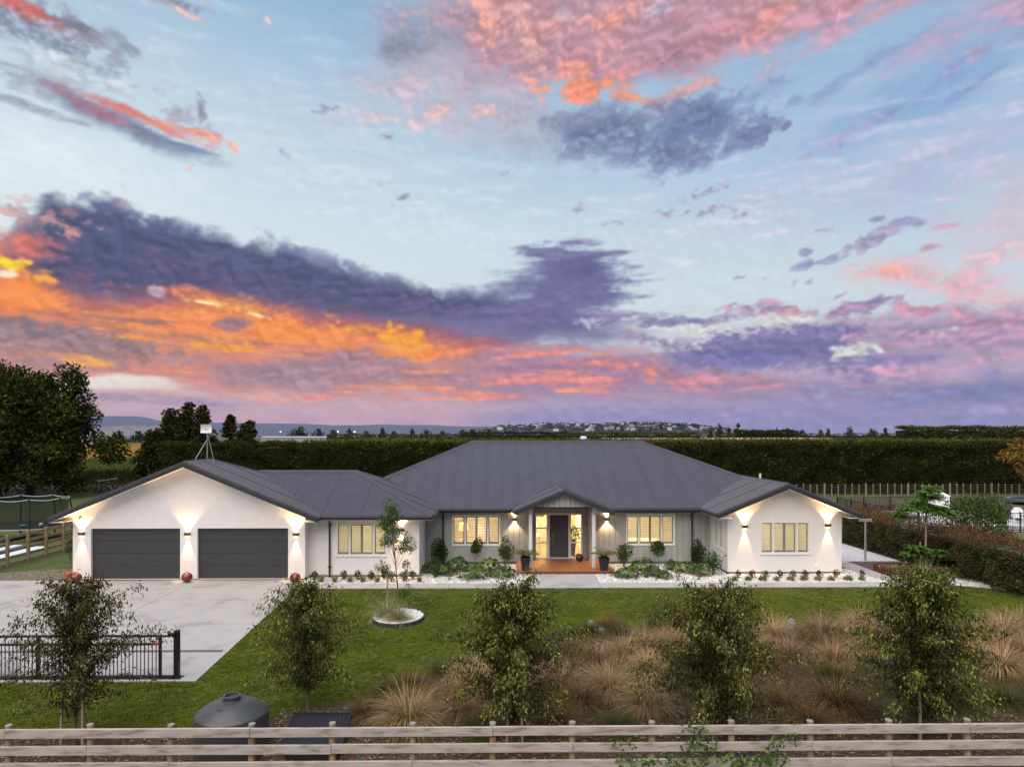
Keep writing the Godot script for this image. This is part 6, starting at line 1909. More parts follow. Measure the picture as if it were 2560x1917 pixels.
func build_tussocks() -> void:
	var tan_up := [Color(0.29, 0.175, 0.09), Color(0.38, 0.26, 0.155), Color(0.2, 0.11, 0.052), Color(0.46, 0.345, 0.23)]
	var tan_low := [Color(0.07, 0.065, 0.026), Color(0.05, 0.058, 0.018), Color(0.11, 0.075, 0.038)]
	var grn_up := [Color(0.07, 0.085, 0.03), Color(0.05, 0.07, 0.022), Color(0.12, 0.1, 0.045)]
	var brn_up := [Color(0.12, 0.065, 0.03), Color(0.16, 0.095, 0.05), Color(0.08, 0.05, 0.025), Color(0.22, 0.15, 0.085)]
	var kinds := [[], [], []]
	for k in 5:
		var tone: float = [1.0, 0.78, 1.15, 0.9, 1.05][k]
		var up := []
		for c in tan_up:
			up.append(Color(c.r * tone, c.g * tone * [1.0, 0.95, 1.02, 1.06, 0.94][k], c.b * tone))
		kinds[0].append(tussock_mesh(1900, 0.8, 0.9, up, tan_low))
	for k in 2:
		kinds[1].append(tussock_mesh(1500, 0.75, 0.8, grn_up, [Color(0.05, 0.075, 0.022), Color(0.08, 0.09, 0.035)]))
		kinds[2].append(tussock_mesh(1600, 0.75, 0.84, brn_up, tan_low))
	# x, z, kind (0 tan, 1 green, 2 brown), size
	var spots := [[-2.77, -14.2, 2, 0.85], [-1.74, -13.85, 0, 1.15], [-1.15, -14.8, 2, 0.85], [-1.92, -15.75, 2, 0.85], [-0.62, -14.2, 0, 1.0], [-1.26, -16.7, 1, 0.9], [-0.45, -15.9, 0, 1.0], [-2.4, -15.4, 1, 0.8], [-0.3, -13.4, 1, 0.9],
		[3.66, -20.55, 2, 0.85], [2.2, -17.75, 2, 0.95], [2.78, -17.4, 0, 1.0], [3.55, -17.8, 0, 1.05], [4.3, -18.3, 0, 1.15], [3.95, -16.7, 0, 1.1], [2.75, -15.35, 0, 1.2], [1.6, -15.7, 0, 1.1], [3.4, -14.45, 0, 1.25], [2.0, -14.7, 2, 1.1], [3.85, -19.6, 1, 1.0], [5.1, -20.55, 1, 0.85], [5.15, -18.7, 0, 0.95], [2.95, -19.95, 1, 0.8], [5.75, -20.6, 2, 0.8], [2.6, -13.5, 1, 0.95], [1.4, -13.7, 2, 1.0],
		[8.35, -19.35, 0, 1.05], [8.95, -18.75, 2, 1.0], [9.75, -19.45, 0, 1.15], [8.05, -17.6, 0, 1.05], [9.05, -17.35, 0, 1.1], [10.5, -19.2, 0, 1.1], [10.45, -18.2, 0, 1.0], [8.4, -16.2, 1, 1.05], [7.55, -14.5, 2, 1.3], [6.4, -14.4, 2, 1.15], [11.3, -20.1, 0, 1.1], [7.0, -19.6, 0, 1.1], [6.9, -16.6, 2, 1.1], [6.2, -18.2, 0, 1.0], [6.6, -13.6, 2, 1.0],
		[14.0, -18.8, 0, 1.15], [15.4, -19.7, 0, 1.1], [16.4, -20.3, 0, 1.3], [13.0, -16.7, 0, 1.25], [14.5, -17.8, 0, 1.15], [11.45, -14.6, 1, 1.25], [10.2, -14.35, 1, 1.05], [13.2, -18.2, 0, 1.0], [12.3, -19.5, 0, 1.1], [13.1, -15.0, 2, 1.2]]
	var zones := ["left of the middle young tree", "between the middle young tree and the vine tree", "between the vine tree and the tallest lime-tipped tree", "right of the tallest lime-tipped tree"]
	var by_zone := [[], [], [], []]
	for s in spots:
		var k := 0 if s[0] < 0.4 else 1 if s[0] < 6.0 else 2 if s[0] < 11.4 else 3
		by_zone[k].append(s)
	var names := ["tan", "green", "brown"]
	for z in 4:
		by_zone[z].sort_custom(func(a, b): return a[0] < b[0])
		for i in by_zone[z].size():
			var s: Array = by_zone[z][i]
			var m: Array = kinds[s[2]]
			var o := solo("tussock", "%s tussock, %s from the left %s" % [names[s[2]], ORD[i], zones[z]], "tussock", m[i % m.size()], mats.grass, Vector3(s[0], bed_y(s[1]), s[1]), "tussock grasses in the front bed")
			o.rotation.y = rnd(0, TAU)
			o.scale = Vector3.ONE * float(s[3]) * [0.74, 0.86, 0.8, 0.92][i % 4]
	var rock := Geo.new()
	rock.lathe(PackedVector2Array([Vector2(0.0, 0.34), Vector2(0.09, 0.31), Vector2(0.15, 0.18), Vector2(0.17, 0.0)]), Vector3.ZERO, 9, 1.0, 0.7)
	solo("garden_rock", "upright grey stone among tussocks at the lawn edge", "stone", rock.mesh(), mats.stone, Vector3(3.05, 0, -20.3), "stones in the front bed")
	solo("garden_rock", "grey stone beside the tan tussocks right of the vine tree", "stone", rock.mesh(), mats.stone, Vector3(9.3, 0, -20.4), "stones in the front bed")
	solo("garden_rock", "low pale stone in front of the upright grey stone", "stone", rock.mesh(), mats.stone, Vector3(3.3, -0.12, -19.9), "stones in the front bed")

func build_beds() -> void:
	var lime := [Color(0.17, 0.19, 0.05), Color(0.24, 0.25, 0.09), Color(0.11, 0.14, 0.035)]
	var tufts := []
	for k in 3:
		var g := Geo.new()
		g.tinted = true
		for i in 120:
			var th := rnd(0, TAU)
			var d := Vector3(cos(th) * rnd(0.05, 0.6), 1, sin(th) * rnd(0.05, 0.6)).normalized()
			g.col = pick(lime)
			g.blade(Vector3(cos(th), 0, sin(th)) * rnd(0, 0.08), d, rnd(0.22, 0.42), 0.006, 0.5, 3)
		tufts.append(g.mesh())
	var lx := [-6.96, -6.42, -5.81, -5.27, -4.68, -2.96]
	for i in lx.size():
		var o := solo("grass_tuft", "%s lime grass tuft from the left under the sapling-side window" % ORD[i], "grass tuft", tufts[i % 3], mats.grass, Vector3(lx[i], 0.012, -27.1), "lime grass tufts along the white walls")
		o.rotation.y = i * 1.3
	var small := []
	for k in 2:
		var g := Geo.new()
		g.tinted = true
		for i in 150:
			var d := rdir()
			d.y = absf(d.y) + 0.15
			g.col = pick(lime)
			g.leaf(d * rnd(0.02, 0.1), d.normalized(), (Vector3.UP + rdir()).normalized(), rnd(0.06, 0.11), 0.02, 0.4)
		small.append(g.mesh())
	var rx := [9.99, 10.57, 11.16, 11.74, 12.33, 12.88, 13.45, 14.0, 14.72, 15.29]
	for i in rx.size():
		var o := solo("low_herb", "%s round lime herb from the left in gravel below the right gable" % ORD[i], "plant", small[i % 2], mats.leaf, Vector3(rx[i], 0.02, -27.12), "lime herbs below the right gable")
		o.rotation.y = i * 1.7
		o.scale = Vector3.ONE * (1.1 + 0.15 * (i % 3))
	var dark := [Color(0.03, 0.042, 0.016), Color(0.05, 0.06, 0.022), Color(0.09, 0.05, 0.03), Color(0.065, 0.075, 0.025)]
	var green := [Color(0.035, 0.07, 0.018), Color(0.055, 0.1, 0.025), Color(0.08, 0.13, 0.035)]
	var dx := [[-7.34, -27.5], [-6.14, -27.55], [-5.57, -27.55], [-4.99, -27.5], [-4.49, -27.62], [-3.3, -27.56]]
	for i in dx.size():
		shrub("rose_bush", Vector3(dx[i][0], 0.01, dx[i][1]), 0.16, 0.3, 0.06, 220, 0.06, 0.036, dark, "%s small dark rose bush from the left under the sapling-side window" % ORD[i], "small rose bushes")
	shrub("hydrangea", Vector3(-4.12, 0.01, -27.15), 0.2, 0.36, 0.06, 170, 0.07, 0.045, green, "bright green low shrub left of the sapling trunk", "low green shrubs")
	shrub("hydrangea", Vector3(-3.6, 0.01, -27.2), 0.24, 0.4, 0.05, 190, 0.07, 0.045, green, "wide bright green low shrub right of the sapling trunk", "low green shrubs")
	shrub("leafy_shrub", Vector3(-3.55, 0.01, -27.45), 0.16, 0.55, 0.35, 120, 0.07, 0.04, green, "tall open shrub behind the wide low green shrub", "low green shrubs")
	var ex := [10.34, 10.93, 11.51, 12.12, 12.68, 13.19, 13.77, 14.48, 15.6]
	for i in ex.size():
		shrub("rose_bush", Vector3(ex[i], 0.01, -27.66), 0.13, 0.26, 0.05, 170, 0.055, 0.036, dark + green, "%s small dark shrub from the left behind the lime herbs" % ORD[i], "small dark shrubs below the right gable")
	# taller shrubs beside the grey walls
	var cam := [Color(0.018, 0.032, 0.012), Color(0.03, 0.05, 0.016), Color(0.05, 0.075, 0.024)]
	shrub("camellia", Vector3(-2.38, 0.01, -30.4), 0.36, 1.05, 0.15, 900, 0.095, 0.055, cam, "dark upright shrub by the downpipe left of the grey wall window", "upright shrubs by the grey walls")
	shrub("conical_shrub", Vector3(-2.4, 0.01, -27.95), 0.25, 0.86, 0.06, 1000, 0.06, 0.036, green, "bright green conical shrub at the corner of the left gravel bed", "upright shrubs by the grey walls", 0.55)
	shrub("camellia", Vector3(0.6, 0.01, -30.35), 0.34, 0.95, 0.18, 800, 0.085, 0.05, cam + green, "glossy shrub left of the porch under the left wall lamp", "upright shrubs by the grey walls")
	shrub("camellia", Vector3(6.0, 0.01, -30.0), 0.32, 0.95, 0.18, 850, 0.08, 0.048, cam + green, "glossy shrub right of the porch under the right wall lamp", "upright shrubs by the grey walls", 0.1)
	shrub("camellia", Vector3(9.3, 0.01, -29.8), 0.36, 1.05, 0.1, 900, 0.1, 0.058, cam, "dark glossy shrub right of the downpipe by the white side wall", "upright shrubs by the grey walls")
	shrub("leafy_shrub", Vector3(9.5, 0.01, -28.3), 0.32, 0.95, 0.05, 900, 0.075, 0.042, green, "bright green twiggy shrub in front of the white side wall", "upright shrubs by the grey walls", 0.1)
	for t in [[-0.74, -30.3, 0.27, "ball-headed standard tree under the left grey-wall window"], [7.6, -30.1, 0.36, "spiky-headed standard tree under the right grey-wall window"]]:
		var o := thing("standard_tree", t[3], "tree", Vector3(t[0], 0.01, t[1]), "standard trees under the windows")
		var s := Geo.new()
		s.tube(Vector3(0, -0.02, 0), Vector3(0.01, 0.75, 0), 0.014, 0.011, 6, false)
		part(o, "trunk", s.mesh(), mats.bark)
		part(o, "crown", shrub_foliage(t[2], 0.55 + t[2] * 0.35, 0.52, 900, 0.1, 0.044, [Color(0.03, 0.055, 0.016), Color(0.05, 0.085, 0.022), Color(0.075, 0.115, 0.03)], 0.8, 0.5), mats.leaf)
	var rl := [Color(0.022, 0.045, 0.013), Color(0.035, 0.062, 0.017), Color(0.055, 0.09, 0.022), Color(0.09, 0.12, 0.03)]
	round_leaf_plant(Vector3(-2.05, 0.01, -28.5), 0.53, 0.37, 39, rl, "round-leaved plant beside the bright conical shrub")
	round_leaf_plant(Vector3(-1.54, 0.01, -29.5), 0.58, 0.55, 42, rl, "tall round-leaved plant behind left of the standard ball tree")
	round_leaf_plant(Vector3(-0.75, 0.01, -27.8), 0.75, 0.55, 63, rl, "largest round-leaved plant in front of the ball-headed standard")
	round_leaf_plant(Vector3(-0.15, 0.01, -29.2), 0.62, 0.55, 45, rl, "round-leaved plant right of the ball-headed standard's stem")
	round_leaf_plant(Vector3(0.5, 0.01, -28.0), 0.62, 0.46, 48, rl, "round-leaved plant left of the porch deck")
	round_leaf_plant(Vector3(-2.72, 0.01, -28.9), 0.43, 0.40, 27, rl, "dark round-leaved plant at the white wall corner")
	round_leaf_plant(Vector3(5.72, 0.01, -27.9), 0.56, 0.42, 45, rl, "round-leaved plant at the left end of the right gravel bed")
	round_leaf_plant(Vector3(6.7, 0.01, -29.2), 0.62, 0.55, 45, rl, "round-leaved plant left of the spiky standard's stem")
	round_leaf_plant(Vector3(6.85, 0.01, -28.15), 0.50, 0.40, 36, rl, "round-leaved plant in the middle of the right gravel bed")
	round_leaf_plant(Vector3(7.25, 0.01, -27.65), 0.35, 0.33, 21, rl, "small round-leaved plant nearest the path, right gravel bed")
	round_leaf_plant(Vector3(8.05, 0.01, -29.4), 0.38, 0.40, 27, rl, "round-leaved plant right of the spiky standard's stem")
	round_leaf_plant(Vector3(8.5, 0.01, -28.9), 0.60, 0.44, 45, rl, "broad round-leaved plant beside the orange flower pair")
	round_leaf_plant(Vector3(8.95, 0.01, -28.2), 0.45, 0.46, 30, rl, "round-leaved plant left of the bright twiggy shrub")
	flower(Vector3(-1.36, 0.01, -27.65), 0.24, 0.07, "orange flower left of the largest round-leaved plant")
	flower(Vector3(6.35, 0.01, -27.95), 0.2, 0.06, "orange flower between two round-leaved plants of the right bed")
	flower(Vector3(7.72, 0.01, -27.85), 0.26, 0.1, "left of the two big orange flowers in the right bed")
	flower(Vector3(7.92, 0.01, -27.8), 0.2, 0.09, "right of the two big orange flowers in the right bed")
	flower(Vector3(6.72, 0.01, -28.7), 0.32, 0.06, "orange flower in front of the spiky-headed standard tree")
	var twig := [Color(0.07, 0.08, 0.03), Color(0.1, 0.06, 0.035), Color(0.12, 0.13, 0.05)]
	var tw := [[5.09, -28.1, "twiggy rose by the right corner of the porch deck"], [5.95, -27.3, "first twiggy rose from the left along the right bed's path edge"], [6.8, -27.25, "second twiggy rose from the left along the right bed's path edge"], [7.68, -27.2, "third twiggy rose from the left along the right bed's path edge"], [8.56, -27.25, "fourth twiggy rose from the left along the right bed's path edge"], [1.5, -28.25, "twiggy rose by the left corner of the porch deck"], [-1.75, -27.35, "twiggy rose near the left bed's path edge"]]
	for t in tw:
		shrub("twiggy_rose", Vector3(t[0], 0.01, t[1]), 0.2, 0.34, 0.1, 70, 0.055, 0.03, twig, t[2], "twiggy roses in the gravel beds")

func build_round_bed() -> void:
	var c := Vector3(-3.05, 0, -21.65)
	var g := Geo.new()
	g.lathe(PackedVector2Array([Vector2(1.0, -0.02), Vector2(1.0, 0.13), Vector2(0.97, 0.14), Vector2(0.95, 0.13), Vector2(0.95, 0.0)]), Vector3.ZERO, 40, 0.86, 1.04)
	var o := thing("garden_edging", "low dark rubber ring edging round the lawn bed", "garden edging", c)
	part(o, "ring", g.mesh(), mats.edging)
	var d := Geo.new()
	d.lathe(PackedVector2Array([Vector2(0.96, 0.085), Vector2(0.0, 0.1)]), Vector3.ZERO, 30, 0.86, 1.04)
	struct("round_gravel_bed", d.mesh(), mats.pebble_bed, c)
	var p := Geo.new()
	p.tint(Color(1, 1, 1))
	p.lathe(PackedVector2Array([Vector2(0.0, -0.3), Vector2(0.8, -0.2), Vector2(1.0, 0.1), Vector2(0.7, 0.5), Vector2(0.0, 0.62)]), Vector3.ZERO, 6)
	var sp := []
	var cc := []
	for i in 1500:
		var th := rnd(0, TAU)
		var k := sqrt(rnd(0, 1)) * 0.93
		var s := rnd(0.016, 0.034)
		sp.append(Transform3D(Basis(Vector3(rnd(-0.3, 0.3), 1, rnd(-0.3, 0.3)).normalized(), rnd(0, TAU)).scaled(Vector3(s * 1.2, s * 0.8, s)), c + Vector3(cos(th) * k * 0.86, 0.1, sin(th) * k * 1.04)))
		var t := rnd(0.55, 0.82)
		cc.append(Color(t, t * 0.985, t * 0.96))
	scatter(self, numbered("white_pebbles"), p.mesh(), mats.pebble, sp, cc)
	var pale := [Color(0.24, 0.23, 0.11), Color(0.32, 0.3, 0.16), Color(0.14, 0.16, 0.06), Color(0.4, 0.38, 0.24)]
	var m := tussock_mesh(700, 0.6, 0.78, pale, pale)
	var gs := [[-3.45, -21.75, 1.1, "left of the two pale striped grasses in the round bed"], [-3.0, -21.25, 0.9, "right of the two pale striped grasses in the round bed"]]
	for k in 2:
		var q := solo("striped_sedge", gs[k][3], "grass", m, mats.grass, Vector3(gs[k][0], 0.1, gs[k][1]), "pale striped grasses in the round bed")
		q.scale = Vector3.ONE * float(gs[k][2])
		q.rotation.y = k * 2.0
	# slender sapling
	var t := thing("sapling", "slender green sapling rising from the round bed on the lawn", "tree", Vector3(-3.12, 0.08, -22.3))
	var w := Geo.new()
	var lf := Geo.new()
	lf.tinted = true
	var pts := [Vector3(0, 0, 0), Vector3(-0.03, 0.6, 0), Vector3(-0.08, 1.2, 0.02), Vector3(-0.14, 1.8, 0.03), Vector3(-0.2, 2.4, 0.02), Vector3(-0.24, 3.0, 0), Vector3(-0.22, 3.6, 0)]
	for i in 6:
		w.tube(pts[i], pts[i + 1], 0.028 - i * 0.0038, 0.028 - (i + 1) * 0.0038, 7, false)
	var cl := [[-0.28, 3.55, 0, 0.26], [-0.32, 3.25, 0.05, 0.28], [-0.12, 3.2, 0, 0.24], [-0.5, 3.0, 0, 0.24], [-0.38, 2.85, 0, 0.28], [-0.06, 2.8, 0, 0.22], [-0.25, 2.55, 0.05, 0.26], [0.18, 2.45, 0, 0.24], [0.32, 2.25, 0.05, 0.26], [0.05, 2.2, 0, 0.22], [-0.45, 2.35, 0, 0.2], [-0.6, 1.5, 0, 0.2], [-0.42, 1.42, 0, 0.14], [0.28, 0.75, 0.05, 0.16], [0.12, 0.62, 0, 0.12], [-0.35, 0.35, 0, 0.1]]
	var ref := [1.9, 1.8, 1.8, 1.7, 1.7, 1.7, 1.6, 1.5, 1.4, 1.6, 1.5, 0.95, 0.95, 0.3, 0.3, 0.15]
	for k in cl.size():
		var ctr := Vector3(cl[k][0], cl[k][1], cl[k][2])
		var f := clampf(float(ref[k]) / 0.6, 0.0, 5.9)
		var st: Vector3 = pts[int(f)].lerp(pts[int(f) + 1], f - int(f))
		w.tube(st, ctr, 0.008, 0.003, 4, false)
		var n := int(3600 * cl[k][3] * cl[k][3]) + 50
		for i in n:
			var dd := rdir()
			var pos: Vector3 = ctr + dd * float(cl[k][3]) * pow(rnd(0, 1), 0.45)
			lf.col = pick([Color(0.05, 0.095, 0.02), Color(0.08, 0.14, 0.028), Color(0.12, 0.19, 0.038), Color(0.04, 0.07, 0.018)])
			lf.leaf(pos, (dd + Vector3(0, -0.5, 0) + rdir() * 0.5).normalized(), (Vector3.UP + rdir() * 0.5).normalized(), rnd(0.07, 0.12), rnd(0.025, 0.036), 0.6)
	part(t, "trunk", w.mesh(), mats.bark)
	part(t, "crown", lf.mesh(), mats.leaf)
	stake(Vector3(-3.66, 0.05, -23.2), 1.25, "stake behind the pale grasses left of the lawn sapling")
# ------------------------------------------------------------------ built things round the house
func build_yard() -> void:
	build_porch_things()
	build_front_fence()
	build_gate()
	build_tank()
	build_right_side()
	build_left_side()

func build_porch_things() -> void:
	var o := thing("porch_deck", "orange stained timber deck in front of the front door", "deck", Vector3(0, 0, 0))
	var z := -28.5
	var n := 0
	while z > -31.38:
		var e := maxf(z - 0.137, -31.39)
		var g := Geo.new()
		var x0 := 1.12 if z > -30.78 else 1.93
		var x1 := 5.3 if z > -30.78 else 4.54
		g.cbox(Vector3(x0, 0.115, e), Vector3(x1, 0.15 - 0.001 * (n % 2), z), 0.004)
		part(o, "plank", g.mesh(), mats.deck)
		z = e - 0.005
		n += 1
	var f := Geo.new()
	f.box(Vector3(1.13, 0.0, -28.54), Vector3(5.29, 0.114, -28.512))
	f.box(Vector3(1.13, 0.0, -30.75), Vector3(1.155, 0.114, -28.54))
	f.box(Vector3(5.265, 0.0, -30.75), Vector3(5.29, 0.114, -28.54))
	part(o, "fascia", f.mesh(), mats.deck_dark)
	var m := Geo.new()
	m.cbox(Vector3(-0.42, 0.0, -0.2), Vector3(0.42, 0.014, 0.2), 0.005)
	solo("doormat", "flat brown doormat in front of the front door", "doormat", m.mesh(), mats.mat, Vector3(3.15, 0.15, -30.75))
	for k in 2:
		var at := Vector3(1.45, 0.15, -28.78) if k == 0 else Vector3(4.86, 0.15, -28.66)
		var p := thing("potted_palm", "small palm in tall black tapered pot %s of the porch" % ["left", "right"][k], "potted plant", at, "potted palms on the deck")
		var pot := Geo.new()
		for s in 4:
			var t := Transform3D(Basis(Vector3.UP, s * PI / 2), Vector3.ZERO)
			pot.quad(t * Vector3(-0.14, 0, 0.14), t * Vector3(-0.215, 0.56, 0.215), t * Vector3(0.215, 0.56, 0.215), t * Vector3(0.14, 0, 0.14))
			pot.quad(t * Vector3(-0.185, 0.5, 0.185), t * Vector3(0.185, 0.5, 0.185), t * Vector3(0.185, 0.56, 0.185), t * Vector3(-0.185, 0.56, 0.185))
			pot.quad(t * Vector3(-0.215, 0.56, 0.215), t * Vector3(-0.185, 0.56, 0.185), t * Vector3(0.185, 0.56, 0.185), t * Vector3(0.215, 0.56, 0.215))
		pot.quad(Vector3(-0.2, 0.5, 0.2), Vector3(-0.2, 0.5, -0.2), Vector3(0.2, 0.5, -0.2), Vector3(0.2, 0.5, 0.2))
		part(p, "pot", pot.mesh(), mats.black_matt)
		var fr := Geo.new()
		fr.tinted = true
		for i in 20:
			var th := i * 2.4
			var d := Vector3(cos(th) * rnd(0.35, 0.9), 1.0, sin(th) * rnd(0.35, 0.9)).normalized()
			var q := Vector3(0, 0.52, 0)
			for s in 9:
				var r := q + d * 0.075
				fr.col = Color(0.1, 0.12, 0.035)
				fr.tube(q, r, 0.004, 0.003, 3, false)
				var sd := d.cross(Vector3.UP).normalized()
				for side in [-1.0, 1.0]:
					for u in 2:
						fr.col = pick([Color(0.1, 0.13, 0.03), Color(0.15, 0.17, 0.045), Color(0.07, 0.1, 0.025)])
						fr.leaf(q.lerp(r, u * 0.5), (d * 0.6 + sd * side + Vector3(0, -0.15, 0)).normalized(), Vector3.UP, 0.17 * (1.0 - absf(s - 4.0) * 0.1), 0.028, 0.8)
				d = (d + Vector3(0, -0.17, 0)).normalized()
				q = r
		part(p, "fronds", fr.mesh(), mats.leaf)
	var b := Geo.new()
	b.lathe(PackedVector2Array([Vector2(0.0, 0.0), Vector2(0.11, 0.0), Vector2(0.165, 0.1), Vector2(0.175, 0.2), Vector2(0.15, 0.27), Vector2(0.165, 0.29), Vector2(0.165, 0.315), Vector2(0.135, 0.315), Vector2(0.13, 0.26), Vector2(0.0, 0.25)]), Vector3.ZERO, 28)
	var pm := plain(0.006, 0.008, 0.03, 0.12)
	pm.clearcoat_enabled = true
	pm.clearcoat = 0.6
	solo("glazed_pot", "squat dark blue glazed pot beside the front door", "pot", b.mesh(), pm, Vector3(4.08, 0.15, -30.75))
	# red ornaments on the driveway
	var ball := Geo.new()
	var pr := PackedVector2Array()
	for i in 15:
		var a := -PI / 2 + PI * i / 14.0
		pr.append(Vector2(cos(a) * 0.215, 0.205 + sin(a) * 0.2))
	ball.lathe(pr, Vector3.ZERO, 28)
	ball.lathe(PackedVector2Array([Vector2(0.03, 0.395), Vector2(0.03, 0.42), Vector2(0.0, 0.425)]), Vector3.ZERO, 10)
	var red := plain(0.17, 0.018, 0.014, 0.18)
	red.clearcoat_enabled = true
	red.clearcoat = 0.7
	solo("ceramic_ball", "glossy dark red ball at the left end of the garage", "ornament", ball.mesh(), red, Vector3(-16.85, 0.03, -27.05), "red ceramic balls in front of the garage")
	solo("ceramic_ball", "glossy dark red ball in front of the pier between garage doors", "ornament", ball.mesh(), red, Vector3(-12.41, 0.03, -27.1), "red ceramic balls in front of the garage")
	solo("ceramic_ball", "glossy dark red ball at the right end of the garage", "ornament", ball.mesh(), red, Vector3(-7.98, 0.03, -26.95), "red ceramic balls in front of the garage")
	var tp := Geo.new()
	tp.lathe(PackedVector2Array([Vector2(0.0, 0.0), Vector2(0.13, 0.0), Vector2(0.2, 0.34), Vector2(0.215, 0.34), Vector2(0.215, 0.39), Vector2(0.18, 0.39), Vector2(0.17, 0.3), Vector2(0.0, 0.3)]), Vector3.ZERO, 22)
	solo("terracotta_pot", "terracotta pot behind the leftmost red ball", "pot", tp.mesh(), plain(0.42, 0.16, 0.08, 0.8), Vector3(-17.32, 0.01, -27.3))
	# curved garden spike light
	var sp := thing("garden_light", "curved copper garden light by the white side wall corner", "garden light", Vector3(9.98, 0.01, -28.55))
	var st := Geo.new()
	var last := Vector3(0, -0.05, 0)
	for i in 10:
		var t := (i + 1) / 10.0
		var nx := Vector3(-0.08 * sin(t * PI) + 0.08 * t, 0.72 * t, 0)
		st.tube(last, nx, 0.011 if i > 3 else 0.02, 0.011, 6, false)
		last = nx
	part(sp, "stem", st.mesh(), mats.black_matt)
	var hd := Geo.new()
	hd.tube(last, last + Vector3(0.09, 0.12, 0.03), 0.02, 0.05, 10)
	part(sp, "head", hd.mesh(), plain(0.5, 0.2, 0.09, 0.35, 0.7))
	# things seen through the entry glass and windows
	var ip := thing("indoor_plant", "leafy plant in grey pot inside the right entry glass", "potted plant", Vector3(3.95, 0.16, -32.3))
	var ig := Geo.new()
	ig.lathe(PackedVector2Array([Vector2(0.0, 0.0), Vector2(0.11, 0.0), Vector2(0.16, 0.75), Vector2(0.13, 0.75), Vector2(0.0, 0.7)]), Vector3.ZERO, 18)
	part(ip, "pot", ig.mesh(), plain(0.1, 0.1, 0.1, 0.6))
	part(ip, "foliage", shrub_foliage(0.32, 0.75, 0.7, 170, 0.16, 0.06, [Color(0.07, 0.12, 0.02), Color(0.12, 0.17, 0.03), Color(0.05, 0.08, 0.02)], 0.3, 0.2), mats.leaf)
	var ct := thing("console_table", "narrow white console table inside the left entry glass", "table", Vector3(2.2, 0.15, -33.4))
	var tb := Geo.new()
	tb.cbox(Vector3(-0.22, 0.78, -0.6), Vector3(0.22, 0.82, 0.6), 0.005)
	part(ct, "table_top", tb.mesh(), mats.white)
	for x in [-0.19, 0.19]:
		for zz in [-0.55, 0.55]:
			var lg := Geo.new()
			lg.box(Vector3(x - 0.02, 0, zz - 0.02), Vector3(x + 0.02, 0.78, zz + 0.02))
			part(ct, "leg", lg.mesh(), mats.white)
	var pc := Geo.new()
	pc.cbox(Vector3(-0.32, -0.22, -0.015), Vector3(0.32, 0.22, 0.015), 0.006)
	var pf := thing("framed_picture", "dark framed picture behind the upper left entry pane", "picture", Vector3(2.55, 1.75, -36.47))
	part(pf, "frame", pc.mesh(), plain(0.04, 0.03, 0.025, 0.5))
	var pi := Geo.new()
	pi.quad(Vector3(-0.27, -0.17, 0.018), Vector3(-0.27, 0.17, 0.018), Vector3(0.27, 0.17, 0.018), Vector3(0.27, -0.17, 0.018))
	part(pf, "print", pi.mesh(), plain(0.16, 0.13, 0.09, 0.6))
	room_lamp(Vector3(2.18, 0.97, -33.15), 0.13, 0.24, "white table lamp on the console inside the left entry glass", 0.5)
	room_lamp(Vector3(-1.38, 1.0, -32.1), 0.24, 0.34, "drum shade lamp glowing behind the left grey-wall window", 1.3)
	var tbl := thing("dining_table", "pale dining table behind the right grey-wall window", "table", Vector3(7.3, 0.06, -32.6))
	var tt := Geo.new()
	tt.cbox(Vector3(-1.0, 0.74, -0.5), Vector3(1.0, 0.78, 0.5), 0.008)
	part(tbl, "table_top", tt.mesh(), mats.white)
	for x in [-0.9, 0.9]:
		for zz in [-0.42, 0.42]:
			var lg := Geo.new()
			lg.box(Vector3(x - 0.03, 0, zz - 0.03), Vector3(x + 0.03, 0.74, zz + 0.03))
			part(tbl, "leg", lg.mesh(), mats.white)

func room_lamp(at: Vector3, r: float, h: float, label: String, e: float) -> void:
	var o := thing("table_lamp", label, "lamp", at, "lamps inside the house")
	var s := Geo.new()
	s.lathe(PackedVector2Array([Vector2(r, 0.4), Vector2(r * 0.82, 0.4 + h)]), Vector3.ZERO, 22)
	part(o, "lamp_shade", s.mesh(), glow(1.0, 0.62, 0.22, 1.6))
	var b := Geo.new()
	b.tube(Vector3(0, 0.02, 0), Vector3(0, 0.45, 0), 0.02, 0.012, 10)
	b.lathe(PackedVector2Array([Vector2(0.09, 0.0), Vector2(0.09, 0.02), Vector2(0.0, 0.03)]), Vector3.ZERO, 16)
	part(o, "lamp_base", b.mesh(), mats.steel)
	if at.x < 0:
		var tbl := Geo.new()
		tbl.tube(Vector3(0, -0.42, 0), Vector3(0, -0.02, 0), 0.03, 0.03, 10)
		tbl.lathe(PackedVector2Array([Vector2(0.0, -0.94), Vector2(0.2, -0.94), Vector2(0.2, -0.92), Vector2(0.03, -0.9), Vector2(0.03, -0.02), Vector2(0.26, -0.02), Vector2(0.26, 0.0), Vector2(0.0, 0.0)]), Vector3.ZERO, 22)
		part(o, "lamp_stand", tbl.mesh(), mats.room_floor)
	var l := OmniLight3D.new()
	l.name = "bulb_light"
	l.light_color = Color(1.0, 0.62, 0.26).linear_to_srgb()
	l.light_energy = e * 0.5
	l.light_size = 0.05
	l.omni_range = 8.0
	l.omni_attenuation = 2.0
	l.shadow_enabled = true
	o.add_child(l, true)
	l.position = Vector3(0, 0.4 + h * 0.5, 0)

